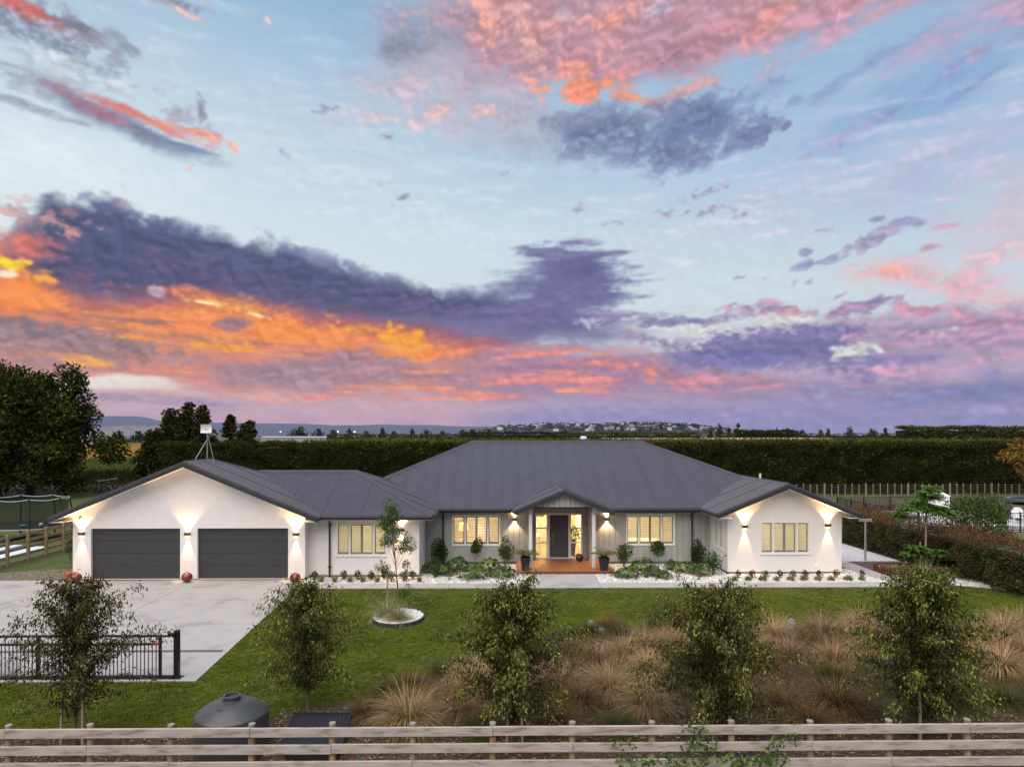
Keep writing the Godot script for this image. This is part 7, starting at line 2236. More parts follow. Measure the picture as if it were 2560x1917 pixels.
func build_front_fence() -> void:
	var o := thing("front_fence", "long pale timber post and rail fence across the foreground", "fence", Vector3(0, 0, -11.6))
	var xs := []
	for i in 17:
		xs.append(-11.29 + 1.413 * i)   # one post beyond each side of the picture
	for x in xs:
		var g := Geo.new()
		g.tube(Vector3(x, -0.5, -0.112), Vector3(x + rnd(-0.012, 0.012), 0.925 + rnd(-0.02, 0.015), -0.112), 0.062, 0.058, 14, false)
		part(o, "post", g.mesh(), mats.post)
		var t := Geo.new()
		t.lathe(PackedVector2Array([Vector2(0.0595, 0.915), Vector2(0.059, 0.93), Vector2(0.055, 0.934), Vector2(0.0, 0.935)]), Vector3(x, rnd(-0.01, 0.01), -0.112), 14)
		part(o, "post_cap", t.mesh(), mats.post_top)
	var rows := [[0.807, 0, 1.0], [0.513, 1, 1.0], [0.222, 2, 1.0], [-0.07, 0, 1.0]]
	for r in rows:
		# rails span three bays and are butted on the posts
		var first := -3 + int([2, 0, 1][r[1]])
		var k := first
		while k < 17:
			var a: float = -11.29 + 1.413 * k + 0.003
			var b: float = -11.29 + 1.413 * (k + 3) - 0.003
			var g := Geo.new()
			var ya := rnd(-0.006, 0.006)
			var yb := rnd(-0.006, 0.006)
			var t := Transform3D(Basis(Vector3.FORWARD, -(yb - ya) / (b - a)), Vector3(a, r[0] + ya, 0))
			g.cbox(Vector3(0, -0.079, -0.05 + rnd(-0.002, 0.002)), Vector3(b - a, 0.079, rnd(-0.003, 0.003)), 0.005, t)
			part(o, "rail", g.mesh(), [mats.rail, mats.rail_b][k % 2 if k >= 0 else 1])
			k += 3
	# climbing vine with hanging leaves
	var v := thing("climbing_vine", "bright green vine climbing over the front fence rails", "vine", Vector3(0, 0, -11.55))
	var st := Geo.new()
	var lf := Geo.new()
	lf.tinted = true
	var runs := [[3.15, 0.34, 5.05, 0.36, 120], [2.15, 0.3, 3.2, 0.33, 70], [3.55, 0.5, 3.7, 0.95, 26], [3.35, 0.6, 3.95, 0.62, 40], [4.85, 0.4, 5.0, 0.75, 24], [5.0, 0.64, 5.3, 0.72, 18], [3.05, 0.2, 3.9, 0.16, 90], [2.15, 0.62, 2.5, 0.6, 16], [4.2, 0.3, 5.2, 0.34, 80], [9.95, 0.36, 10.15, 0.3, 14], [3.35, 0.88, 3.7, 0.92, 14]]
	for r in runs:
		var a := Vector3(r[0], r[1], 0.03)
		var b := Vector3(r[2], r[3], 0.03)
		st.tube(a, b, 0.006, 0.005, 5, false)
		for i in int(r[4]):
			var p := a.lerp(b, rnd(0, 1)) + Vector3(rnd(-0.08, 0.08), rnd(-0.09, 0.07), rnd(-0.1, 0.06))
			lf.col = pick([Color(0.07, 0.14, 0.025), Color(0.05, 0.1, 0.02), Color(0.13, 0.2, 0.04), Color(0.03, 0.06, 0.015)])
			lf.leaf(p, Vector3(rnd(-0.8, 0.8), rnd(-1, 0.1), rnd(-0.1, 0.6)).normalized(), Vector3(rnd(-0.3, 0.3), 0.5, 1).normalized(), rnd(0.05, 0.095), rnd(0.03, 0.055), rnd(0.2, 0.8))
	part(v, "stems", st.mesh(), mats.bark)
	part(v, "leaves", lf.mesh(), mats.leaf)
	var bp := Geo.new()
	bp.tube(Vector3(0, -0.45, 0), Vector3(0, 0.27, 0), 0.013, 0.013, 10)
	solo("blue_pipe", "upright blue plastic pipe behind the bottom fence rail", "pipe", bp.mesh(), mats.blue, Vector3(-2.42, 0.0, -12.1), "blue plastic pipes by the fence")
	bp = Geo.new()
	bp.tube(Vector3(0.12, -0.2, 0), Vector3(0, 0.2, 0.1), 0.013, 0.013, 10)
	solo("blue_pipe", "slanting blue plastic pipe in front of the bottom fence rail", "pipe", bp.mesh(), mats.blue, Vector3(-3.05, 0.0, -11.5), "blue plastic pipes by the fence")

func build_gate() -> void:
	var o := thing("sliding_gate", "low black steel sliding gate with thin bars on driveway edge", "gate", Vector3(-8.14, 0.03, -16.35))
	var l := 9.0
	var fr := Geo.new()
	for y in [[0.0, 0.09], [0.83, 0.88], [1.03, 1.08]]:
		fr.cbox(Vector3(-l, y[0], -0.03), Vector3(-0.025, y[1], 0.03), 0.004)
	for x in [-0.0, -2.97, -5.94, -8.9]:
		fr.cbox(Vector3(x - 0.03, 0.0, -0.034), Vector3(x + 0.03, 1.08, 0.034), 0.004)
	part(o, "gate_frame", fr.mesh(), mats.black)
	var bar := Geo.new()
	bar.cbox(Vector3(-0.009, 0.09, -0.009), Vector3(0.009, 0.83, 0.009), 0.002)
	var bm := bar.mesh()
	var sb := Geo.new()
	sb.cbox(Vector3(-0.009, 0.88, -0.009), Vector3(0.009, 1.03, 0.009), 0.002)
	var sm := sb.mesh()
	var n := int((l - 0.1) / 0.094)
	for i in n:
		part(o, "bar", bm, mats.black, Vector3(-0.1 - i * 0.094, 0, 0))
		if i % 3 == 0:
			part(o, "short_bar", sm, mats.black, Vector3(-0.1 - i * 0.094, 0, 0))
	var r := Geo.new()
	r.box(Vector3(-0.15, 0.835, 0.0305), Vector3(-0.0, 0.875, 0.036))
	part(o, "red_reflector", r.mesh(), plain(0.75, 0.012, 0.015, 0.3))
	var tail := Geo.new()
	tail.cbox(Vector3(0.03, 1.025, -0.02), Vector3(0.25, 1.07, 0.02), 0.004)
	tail.cbox(Vector3(0.03, 0.0, -0.03), Vector3(0.32, 0.09, 0.03), 0.004)
	part(o, "guide_arm", tail.mesh(), mats.black)
	var p := thing("gate_post", "square black steel post at the end of the sliding gate", "post", Vector3(-7.77, 0.03, -16.43))
	var g := Geo.new()
	g.cbox(Vector3(-0.06, 0.0, -0.06), Vector3(0.06, 1.17, 0.06), 0.005)
	part(p, "upright", g.mesh(), mats.black)
	g = Geo.new()
	g.cbox(Vector3(-0.15, 0.0, -0.13), Vector3(0.13, 0.014, 0.13), 0.003)
	part(p, "base_plate", g.mesh(), mats.black)
	g = Geo.new()
	g.cbox(Vector3(-0.17, 1.06, 0.062), Vector3(0.0, 1.13, 0.13), 0.006)
	g.tube(Vector3(-0.09, 1.0, 0.03), Vector3(-0.09, 1.07, 0.03), 0.022, 0.022, 10)
	part(p, "roller_bracket", g.mesh(), mats.black)

func build_tank() -> void:
	var o := thing("water_tank", "round dark grey plastic water tank behind the front fence", "water tank", Vector3(-5.06, -0.3, -12.95))
	var g := Geo.new()
	var pr := PackedVector2Array([Vector2(0.0, 0.0), Vector2(0.68, 0.0), Vector2(0.68, 0.86), Vector2(0.675, 0.92), Vector2(0.64, 0.96)])
	for i in 10:
		var a := (i + 1) / 10.0
		pr.append(Vector2(lerpf(0.64, 0.17, a), 0.96 + 0.2 * sin(a * PI / 2)))
	g.lathe(pr, Vector3.ZERO, 44)
	part(o, "body", g.mesh(), mats.tank)
	var n := Geo.new()
	n.lathe(PackedVector2Array([Vector2(0.17, 1.14), Vector2(0.155, 1.17), Vector2(0.155, 1.22), Vector2(0.17, 1.225), Vector2(0.17, 1.25), Vector2(0.13, 1.255), Vector2(0.125, 1.2), Vector2(0.0, 1.19)]), Vector3.ZERO, 26)
	part(o, "neck", n.mesh(), mats.tank)
	var h := Geo.new()
	h.lathe(PackedVector2Array([Vector2(0.075, 1.105), Vector2(0.07, 1.115), Vector2(0.0, 1.116)]), Vector3(-0.08, 0, 0.33), 18)
	part(o, "inspection_cap", h.mesh(), mats.black)
	# pump cover
	var c := thing("pump_cover", "black box with sloping corrugated lid beside the water tank", "pump cover", Vector3(-3.44, -0.1, -13.05))
	var b := Geo.new()
	b.box(Vector3(-0.5, -0.2, -0.4), Vector3(0.5, 0.16, 0.4))
	part(c, "box", b.mesh(), mats.black_matt)
	var lid := Geo.new()
	var steps := 96
	for i in steps:
		var r0 := []
		for k in 2:
			var t := float(i + k) / steps
			var ph := t * TAU * 16.0
			var up := 0.012 * cos(ph)
			r0.append([lerpf(-0.59, 0.58, t), up, -0.012 * sin(ph) * 16.0 * TAU / 1.17])
		var nn := []
		for k in 2:
			nn.append(Vector3(-r0[k][2], 1.0, 0.24).normalized())
		lid.quad_n(Vector3(r0[0][0], 0.22 + r0[0][1], 0.47), Vector3(r0[0][0], 0.44 + r0[0][1], -0.45), Vector3(r0[1][0], 0.44 + r0[1][1], -0.45), Vector3(r0[1][0], 0.22 + r0[1][1], 0.47), nn[0], nn[0], nn[1], nn[1])
	part(c, "corrugated_lid", lid.mesh(), mats.lid)
	var ed := Geo.new()
	for s in [-0.595, 0.575]:
		ed.quad(Vector3(s, 0.23, 0.47), Vector3(s, 0.46, -0.45), Vector3(s + 0.02, 0.46, -0.45), Vector3(s + 0.02, 0.23, 0.47))
		ed.quad(Vector3(s, 0.15, 0.47), Vector3(s, 0.38, -0.45), Vector3(s, 0.46, -0.45), Vector3(s, 0.23, 0.47))
		ed.quad(Vector3(s + 0.02, 0.23, 0.47), Vector3(s + 0.02, 0.46, -0.45), Vector3(s + 0.02, 0.38, -0.45), Vector3(s + 0.02, 0.15, 0.47))
	ed.box(Vector3(-0.595, 0.36, -0.48), Vector3(0.595, 0.468, -0.452))
	part(c, "lid_frame", ed.mesh(), mats.black_matt)

func build_right_side() -> void:
	# rusty planter
	var o := thing("steel_planter", "low rust brown steel planter box on bare soil", "planter", Vector3(18.5, 0, -28.45))
	var g := Geo.new()
	g.box(Vector3(-1.65, 0, 0.53), Vector3(1.65, 0.36, 0.55))
	g.box(Vector3(-1.65, 0, -0.55), Vector3(1.65, 0.36, -0.53))
	g.box(Vector3(-1.65, 0, -0.53), Vector3(-1.63, 0.36, 0.53))
	g.box(Vector3(1.63, 0, -0.53), Vector3(1.65, 0.36, 0.53))
	part(o, "steel_sides", g.mesh(), mats.corten)
	var s := Geo.new()
	s.box(Vector3(-1.63, 0.0, -0.53), Vector3(1.63, 0.31, 0.53))
	part(o, "soil", s.mesh(), mats.soil)
	var pk := Geo.new()
	pk.cbox(Vector3(-0.7, 0.0, -0.06), Vector3(0.7, 0.1, 0.06), 0.006)
	solo("concrete_edging", "short pale concrete block in front of the rust planter", "concrete block", pk.mesh(), mats.concrete, Vector3(17.65, 0.012, -27.72))
	# folded clothes line
	o = thing("clothes_line", "grey T-shaped clothes line pole beside the side path", "clothes line", Vector3(17.81, 0.0, -31.3))
	g = Geo.new()
	g.tube(Vector3(0, -0.05, 0), Vector3(0, 0.9, 0), 0.05, 0.05, 12)
	g.tube(Vector3(0, 0.9, 0), Vector3(0, 1.93, 0), 0.042, 0.042, 12)
	part(o, "pole", g.mesh(), mats.pole)
	g = Geo.new()
	g.cbox(Vector3(-0.3, 1.9, -0.05), Vector3(0.3, 1.945, 0.05), 0.006)
	part(o, "lower_arm", g.mesh(), mats.pole)
	g = Geo.new()
	g.cbox(Vector3(-0.3, 1.97, -0.05), Vector3(0.3, 2.015, 0.05), 0.006)
	g.box(Vector3(-0.03, 1.945, -0.03), Vector3(0.03, 1.97, 0.03))
	part(o, "upper_arm", g.mesh(), mats.pole)
	# feathery tree in the planter
	o = thing("feathery_tree", "thin tree with feathery layered crown in the rust planter", "tree", Vector3(18.85, 0.3, -28.5))
	var w := Geo.new()
	w.tube(Vector3(0, 0, 0), Vector3(0.02, 2.0, 0), 0.05, 0.035, 8, false)
	w.tube(Vector3(0.02, 2.0, 0), Vector3(0.1, 3.2, 0), 0.035, 0.012, 8, false)
	var lf := Geo.new()
	lf.tinted = true
	var cl := [[0.2, 3.35, 0, 0.38], [0.0, 3.15, 0.2, 0.36], [0.35, 3.0, -0.1, 0.34], [-0.35, 2.75, 0, 0.4], [-0.8, 2.5, 0.1, 0.4], [-0.15, 2.6, 0, 0.36], [0.45, 2.6, 0.1, 0.36], [0.85, 2.35, 0, 0.3], [-1.1, 2.25, 0, 0.26], [0.2, 2.4, 0.3, 0.3], [-0.55, 0.85, 0.2, 0.3], [-0.8, 0.6, 0.1, 0.26], [0.5, 0.65, 0.1, 0.28], [-0.25, 0.7, 0.2, 0.26], [0.85, 0.45, 0.1, 0.22]]
	for c in cl:
		var ctr := Vector3(c[0], c[1], c[2])
		var sy := 2.0 if c[1] > 1.5 else 0.5
		w.tube(Vector3(0.02, sy - rnd(0.0, 0.3), 0), ctr, 0.013, 0.004, 5, false)
		for i in 26:
			var th := i * 2.4
			var d := Vector3(cos(th), rnd(-0.1, 0.45), sin(th)).normalized()
			var q := ctr + rdir() * 0.1
			for k in 7:
				var r := q + d * float(c[3]) * 0.2
				var sd := d.cross(Vector3.UP).normalized()
				for side in [-1.0, 1.0]:
					lf.col = pick([Color(0.07, 0.14, 0.022), Color(0.1, 0.18, 0.03), Color(0.05, 0.095, 0.02)])
					lf.leaf(q, (d * 0.5 + sd * side + Vector3(0, -0.2, 0)).normalized(), Vector3.UP, 0.16, 0.065, 0.5)
				d = (d + Vector3(0, -0.1, 0)).normalized()
				q = r
	part(o, "trunk", w.mesh(), mats.pale_bark)
	part(o, "crown", lf.mesh(), mats.leaf)
	stake(Vector3(18.55, 0.28, -28.4), 1.1, "stake left of the feathery tree's trunk in the planter")
	# big pale grass
	var pale := [Color(0.22, 0.22, 0.1), Color(0.3, 0.29, 0.15), Color(0.15, 0.17, 0.06), Color(0.36, 0.34, 0.2)]
	solo("pale_sedge", "large spiky pale sedge on white gravel behind the tallest fence tree", "sedge", tussock_mesh(900, 0.9, 1.15, pale, pale), mats.grass, Vector3(17.6, 0.01, -26.6))
	# long clipped hedge with red new growth
	var red := [Color(0.13, 0.06, 0.035), Color(0.18, 0.065, 0.042), Color(0.1, 0.07, 0.03), Color(0.15, 0.1, 0.045)]
	var grn := [Color(0.035, 0.048, 0.016), Color(0.05, 0.062, 0.02), Color(0.075, 0.08, 0.026), Color(0.085, 0.06, 0.03)]
	o = thing("side_hedge", "long clipped hedge with reddish tops along the right boundary", "hedge", Vector3(0, 0, 0))
	part(o, "core", hedge_core(19.95, 20.6, -37.3, -20.4, 1.35), mats.hedge_core)
	part(o, "foliage", hedge_leaves(19.35, 21.2, -37.6, -20.0, 1.8, 34000, 0.085, 0.046, grn, red, 0.35), mats.leaf)
	# rounded green shrub behind it
	shrub("round_shrub", Vector3(27.2, 0, -36.6), 2.0, 2.7, 0.1, 5200, 0.14, 0.08, [Color(0.03, 0.05, 0.014), Color(0.055, 0.085, 0.02), Color(0.1, 0.14, 0.03)], "big rounded bright green shrub behind the right hedge", "", 0.15)
	for k in 3:
		shrub("purple_shrub", Vector3(21.6 + k * 1.3, 0, -37.6 - k * 1.2), 0.8, 1.9, 0.2, 620, 0.1, 0.05, [Color(0.09, 0.03, 0.06), Color(0.13, 0.05, 0.09), Color(0.05, 0.04, 0.03)], "%s purple-leaved shrub from the left in front of the pool" % ORD[k], "purple-leaved shrubs by the pool", 0.2)
	build_pool()

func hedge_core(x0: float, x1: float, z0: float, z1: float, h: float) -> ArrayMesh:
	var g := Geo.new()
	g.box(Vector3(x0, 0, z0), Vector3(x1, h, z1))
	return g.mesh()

func hedge_leaves(x0: float, x1: float, z0: float, z1: float, h: float, n: int, l: float, w: float, low: Array, top: Array, top_share: float) -> ArrayMesh:
	var g := Geo.new()
	g.tinted = true
	var wob := make_noise(FastNoiseLite.TYPE_SIMPLEX_SMOOTH, 0.5, 3, 71)
	for i in n:
		var z := rnd(z0, z1)
		var f := rnd(0, 1)
		var p: Vector3
		var d: Vector3
		if f < 0.55:
			var y := rnd(0.03, h)
			p = Vector3(x0 + 0.3 + 0.42 * wob.get_noise_2d(z * 1.6, y * 2.2) + rnd(-0.12, 0.2), y, z)
			d = Vector3(-1, 0.3, 0)
		elif f < 0.92:
			var x := rnd(x0 + 0.1, x1)
			p = Vector3(x, h - 0.1 + 0.4 * wob.get_noise_2d(z * 1.2, x * 2.0) + absf(rng.randfn(0, 0.13)), z)
			d = Vector3(0, 1, 0)
		else:
			p = Vector3(rnd(x0 + 0.1, x1), rnd(0.05, h), z1 + rnd(-0.1, 0.12))
			d = Vector3(0, 0.3, 1)
		var red := d.y > 0.9 and rnd(0, 1) < 0.75 or p.y > h * 0.72 and rnd(0, 1) < top_share or rnd(0, 1) < 0.05
		g.col = pick(top if red else low)
		g.leaf(p, (d + rdir() * 0.9).normalized(), (d + rdir() * 0.5 + Vector3(0, 0.2, 0)).normalized(), l * rnd(0.7, 1.4), w * rnd(0.7, 1.3), rnd(0.1, 0.8))
	return g.mesh()

func bar_fence(called: String, label: String, a: Vector3, b: Vector3, posts: int) -> void:
	var o := thing(called, label, "fence", a, "black bar fences round the pool")
	var len := a.distance_to(b)
	o.rotation.y = atan2(-(b.z - a.z), b.x - a.x)
	for y in [0.1, 1.16]:
		var g := Geo.new()
		g.box(Vector3(0, y, -0.018), Vector3(len, y + 0.035, 0.018))
		part(o, "rail", g.mesh(), mats.black)
	var ps := Geo.new()
	ps.box(Vector3(-0.03, 0, -0.03), Vector3(0.03, 1.25, 0.03))
	var pm := ps.mesh()
	for i in posts + 1:
		part(o, "post", pm, mats.black, Vector3(len * i / posts, 0, 0))
	var bar := Geo.new()
	bar.box(Vector3(-0.009, 0.135, -0.009), Vector3(0.009, 1.16, 0.009))
	var bm := bar.mesh()
	var n := int(len / 0.115)
	for i in n:
		part(o, "bar", bm, mats.black, Vector3(0.06 + i * 0.115, 0, 0))

func build_pool() -> void:
	bar_fence("pool_fence", "back run of the black pool fence facing the paddock", Vector3(26.7, 0, -50.8), Vector3(35.5, 0, -51.6), 4)
	bar_fence("pool_fence", "left run of the black pool fence", Vector3(26.7, 0, -50.7), Vector3(26.5, 0, -40.8), 5)
	bar_fence("pool_fence", "right run of the black pool fence", Vector3(35.5, 0, -51.5), Vector3(34.9, 0, -40.8), 5)
	bar_fence("pool_fence", "front run of the black pool fence behind the hedge", Vector3(26.5, 0, -40.7), Vector3(34.9, 0, -40.6), 4)
	var deck := Geo.new()
	for r in [[27.0, 35.2, -49.6, -47.9], [27.0, 35.2, -44.6, -41.0], [27.0, 27.6, -47.9, -44.6], [30.6, 35.2, -47.9, -44.6]]:
		deck.box(Vector3(r[0], 0.0, r[2]), Vector3(r[1], 0.3, r[3]))
	struct("pool_deck", deck.mesh(), mats.pool_deck)
	var w := Geo.new()
	w.quad(Vector3(27.6, 0.2, -44.6), Vector3(27.6, 0.2, -47.9), Vector3(30.6, 0.2, -47.9), Vector3(30.6, 0.2, -44.6))
	var pm := plain(0.02, 0.09, 0.3, 0.08)
	struct("pool_water", w.mesh(), pm)
	var b := thing("pool_cabinet", "white cabinet standing at the far side of the pool", "cabinet", Vector3(33.3, 0.3, -48.9))
	var g := Geo.new()
	g.cbox(Vector3(-0.6, 0, -0.4), Vector3(0.6, 1.2, 0.4), 0.02)
	part(b, "body", g.mesh(), mats.white)
	g = Geo.new()
	g.quad(Vector3(-0.65, 1.2, 0.45), Vector3(-0.65, 1.42, -0.45), Vector3(0.65, 1.42, -0.45), Vector3(0.65, 1.2, 0.45))
	part(b, "lid", g.mesh(), mats.white)
	# white garden chair at the right edge
	var c := thing("garden_chair", "white round-backed garden chair by the pool at the right edge", "chair", Vector3(34.2, 0.3, -42.5), "", -0.5)
	g = Geo.new()
	g.cbox(Vector3(-0.3, 0.36, -0.3), Vector3(0.3, 0.41, 0.32), 0.01)
	part(c, "seat", g.mesh(), mats.white)
	g = Geo.new()
	var pr := []
	for i in 13:
		var a := PI * i / 12.0
		pr.append(Vector3(-cos(a) * 0.32, 0.72 + sin(a) * 0.3, -0.32))
	for i in 12:
		g.quad(Vector3(pr[i].x, 0.4, -0.3), pr[i], pr[i + 1], Vector3(pr[i + 1].x, 0.4, -0.3))
	part(c, "backrest", g.mesh(), mats.white)
	for x in [-0.26, 0.26]:
		for z in [-0.26, 0.28]:
			g = Geo.new()
			g.box(Vector3(x - 0.03, 0, z - 0.03), Vector3(x + 0.03, 0.36, z + 0.03))
			part(c, "leg", g.mesh(), mats.white)
		g = Geo.new()
		g.cbox(Vector3(x - 0.05, 0.56, -0.3), Vector3(x + 0.05, 0.6, 0.32), 0.008)
		part(c, "armrest", g.mesh(), mats.white)
	# farm fence in front of the tall hedge
	var o := thing("wire_fence", "long farm fence of pale battens and wires before the tall hedge", "fence", Vector3(0, 0, -64.6))
	var x := 26.5
	var i := 0
	while x < 64.0:
		var big := i % 6 == 3
		var pg := Geo.new()
		var r := 0.09 if big else 0.05
		pg.tube(Vector3(x, -0.1, 0), Vector3(x + rnd(-0.05, 0.05), 1.25 + rnd(-0.06, 0.06), 0), r, r * 0.95, 8)
		part(o, "post", pg.mesh(), mats.post)
		x += 0.7 + rnd(-0.04, 0.04)
		i += 1
	for k in 5:
		var wg := Geo.new()
		wg.tube(Vector3(26.4, 0.22 + k * 0.22, 0.06), Vector3(64, 0.22 + k * 0.22, 0.06), 0.006, 0.006, 4)
		part(o, "wire", wg.mesh(), mats.galv)
	# round trampoline cover far right
	var t := thing("low_trampoline", "low grey-blue round trampoline on the back lawn, right edge", "trampoline", Vector3(47.0, 0, -57.0))
	g = Geo.new()
	g.lathe(PackedVector2Array([Vector2(1.5, 0.5), Vector2(1.85, 0.52), Vector2(1.85, 0.42), Vector2(1.5, 0.42)]), Vector3.ZERO, 30)
	part(t, "rim_pad", g.mesh(), plain(0.13, 0.16, 0.22, 0.6))
	g = Geo.new()
	g.lathe(PackedVector2Array([Vector2(1.5, 0.48), Vector2(0.0, 0.46)]), Vector3.ZERO, 30)
	part(t, "mat", g.mesh(), mats.black_matt)
	for k in 6:
		g = Geo.new()
		var a := TAU * k / 6.0
		g.tube(Vector3(cos(a) * 1.7, 0, sin(a) * 1.7), Vector3(cos(a) * 1.7, 0.45, sin(a) * 1.7), 0.025, 0.025, 8)
		part(t, "leg", g.mesh(), mats.galv)

func build_left_side() -> void:
	# timber side fence running away from the picture
	var o := thing("side_fence", "timber post and rail fence beside the trampoline lawn", "fence", Vector3(-22.0, 0, 0))
	var zs := [-26.4, -27.7, -29.05, -30.35, -31.7, -32.95, -34.3, -35.6]
	for z in zs:
		var g := Geo.new()
		g.cbox(Vector3(-0.06, -0.2, z - 0.06), Vector3(0.06, 1.5 + rnd(-0.03, 0.03), z + 0.06), 0.008)
		part(o, "post", g.mesh(), mats.post)
	for i in zs.size() - 1:
		for y in [0.1, 0.4, 0.71, 1.02, 1.33]:
			var g := Geo.new()
			g.cbox(Vector3(-0.11, y - 0.07, zs[i + 1] + 0.01), Vector3(-0.065, y + 0.07, zs[i] - 0.01), 0.005)
			part(o, "rail", g.mesh(), mats.post)
	o = thing("cross_fence", "short timber rail fence joining the garage wall", "fence", Vector3(-22.0, 0, -35.6))
	for x in [1.4, 2.8, 4.2]:
		var g := Geo.new()
		g.cbox(Vector3(x - 0.06, -0.2, -0.06), Vector3(x + 0.06, 1.48, 0.06), 0.008)
		part(o, "post", g.mesh(), mats.post)
	for y in [0.1, 0.4, 0.71, 1.02, 1.33]:
		var g := Geo.new()
		g.cbox(Vector3(0.07, y - 0.07, 0.065), Vector3(4.65, y + 0.07, 0.11), 0.005)
		part(o, "rail", g.mesh(), mats.post)
	shrub("leafy_shrub", Vector3(-19.6, 0, -31.6), 0.75, 1.25, 0.05, 1200, 0.07, 0.04, [Color(0.022, 0.034, 0.012), Color(0.04, 0.05, 0.018), Color(0.07, 0.05, 0.025)], "dark bush at the left corner of the garage wall", "", 0.2)
	# white panels on the grass
	for k in 2:
		var g := Geo.new()
		g.cbox(Vector3(-0.6, 0, -2.0), Vector3(0.6, 0.09, 2.0), 0.01)
		var q := solo("white_panel", ["nearer long white panel lying behind the side fence", "farther long white panel lying behind the side fence"][k], "panel", g.mesh(), plain(0.62, 0.66, 0.72, 0.6), Vector3(-24.1 - k * 1.75, 0.0, -33.6 - k * 0.5), "white panels on the grass")
		q.rotation.y = 0.06 * k
	# netted trampoline
	var c := Vector3(-27.2, 0, -38.9)
	o = thing("trampoline", "large black trampoline with dark safety net left of the garage", "trampoline", c)
	var rx := 2.45
	var rz := 1.75
	var g := Geo.new()
	g.lathe(PackedVector2Array([Vector2(1.0, 0.74), Vector2(0.0, 0.73)]), Vector3.ZERO, 36, rx * 0.9, rz * 0.9)
	part(o, "mat", g.mesh(), mats.black_matt)
	g = Geo.new()
	g.lathe(PackedVector2Array([Vector2(0.9, 0.76), Vector2(1.0, 0.77), Vector2(1.02, 0.7), Vector2(0.92, 0.68)]), Vector3.ZERO, 36, rx, rz)
	part(o, "rim_pad", g.mesh(), plain(0.03, 0.035, 0.04, 0.6))
	g = Geo.new()
	g.lathe(PackedVector2Array([Vector2(1.022, 0.745), Vector2(1.03, 0.72), Vector2(1.022, 0.7)]), Vector3.ZERO, 36, rx, rz)
	part(o, "rim_trim", g.mesh(), plain(0.45, 0.5, 0.5, 0.6))
	var net := plain(0.012, 0.016, 0.01, 0.9)
	net.albedo_color.a = 0.55
	net.roughness = 0.9
	net.transparency = BaseMaterial3D.TRANSPARENCY_ALPHA
	g = Geo.new()
	g.lathe(PackedVector2Array([Vector2(0.93, 0.76), Vector2(0.95, 2.3)]), Vector3.ZERO, 36, rx, rz)
	part(o, "safety_net", g.mesh(), net)
	for k in 8:
		var a := TAU * (k + 0.3) / 8.0
		var e := Vector3(cos(a) * rx, 0, sin(a) * rz)
		var p := Geo.new()
		p.tube(e * 1.03 + Vector3(0, 0, 0), e * 1.03 + Vector3(0, 1.5, 0), 0.045, 0.045, 8)
		p.tube(e * 1.03 + Vector3(0, 1.5, 0), e * 0.96 + Vector3(0, 2.45, 0), 0.045, 0.045, 8)
		part(o, "net_pole", p.mesh(), mats.black_matt)
		var a2 := TAU * (k + 1.3) / 8.0
		var tr := Geo.new()
		var lastp := e * 0.96 + Vector3(0, 2.38, 0)
		for s in 6:
			var u := (s + 1) / 6.0
			var aa := lerpf(a, a2, u)
			var nx := Vector3(cos(aa) * rx, 0, sin(aa) * rz) * 0.955 + Vector3(0, 2.38 - 0.09 * sin(u * PI), 0)
			tr.tube(lastp, nx, 0.025, 0.025, 5, false)
			lastp = nx
		part(o, "net_cord", tr.mesh(), plain(0.35, 0.45, 0.4, 0.7))
	var bl := Geo.new()
	var pr := PackedVector2Array()
	for i in 11:
		var a := -PI / 2 + PI * i / 10.0
		pr.append(Vector2(cos(a), 1.0 + sin(a)))
	bl.lathe(pr, Vector3.ZERO, 18)
	var b1 := solo("play_ball", "flat green ball lying on the trampoline mat", "ball", bl.mesh(), plain(0.03, 0.32, 0.2, 0.5), c + Vector3(0.35, 0.745, 0.6), "balls on the trampoline")
	b1.scale = Vector3(0.2, 0.08, 0.2)
	var b2 := solo("play_ball", "small white ball at the right edge of the trampoline", "ball", bl.mesh(), mats.white, c + Vector3(1.35, 0.745, 0.6), "balls on the trampoline")
	b2.scale = Vector3.ONE * 0.13
	# internet dish on the garage ridge
	var d := thing("internet_dish", "square white internet dish on a mast above the garage ridge", "dish", Vector3(-12.49, 4.93, -29.2))
	g = Geo.new()
	g.tube(Vector3(0, 0, 0), Vector3(0, 1.3, 0), 0.02, 0.02, 8)
	part(d, "mast", g.mesh(), mats.pole)
	g = Geo.new()
	g.tube(Vector3(0, 0.0, 1.25), Vector3(0, 0.86, 0.03), 0.016, 0.016, 8)
	part(d, "stay", g.mesh(), mats.pole)
	g = Geo.new()
	g.tube(Vector3(0.28, -0.1, -0.05), Vector3(0.02, 1.08, -0.02), 0.016, 0.016, 8)
	part(d, "stay", g.mesh(), mats.pole)
	g = Geo.new()
	var n := 14
	for i in n:
		for j in n:
			var q := []
			for cr in [[0, 0], [0, 1], [1, 1], [1, 0]]:
				var u := (float(i + cr[0]) / n - 0.5) * 2.0
				var v := (float(j + cr[1]) / n - 0.5) * 2.0
				var k := 1.0 - 0.07 * (u * u * v * v)
				q.append(Vector3(u * 0.255 * (1.0 - 0.05 * (1.0 - v * v)) * k, 1.36 + v * 0.2 * (1.0 - 0.05 * (1.0 - u * u)) * k, 0.05 + 0.05 * (u * u + v * v)))
			g.quad(q[0], q[1], q[2], q[3])
	part(d, "reflector", g.mesh(), mats.white)
	g = Geo.new()
	g.tube(Vector3(0.03, 1.33, 0.05), Vector3(0.03, 1.33, 0.26), 0.012, 0.012, 8)
	g.tube(Vector3(0.03, 1.33, 0.24), Vector3(0.03, 1.33, 0.3), 0.03, 0.026, 10)
	part(d, "feed_horn", g.mesh(), plain(0.25, 0.25, 0.25, 0.6))

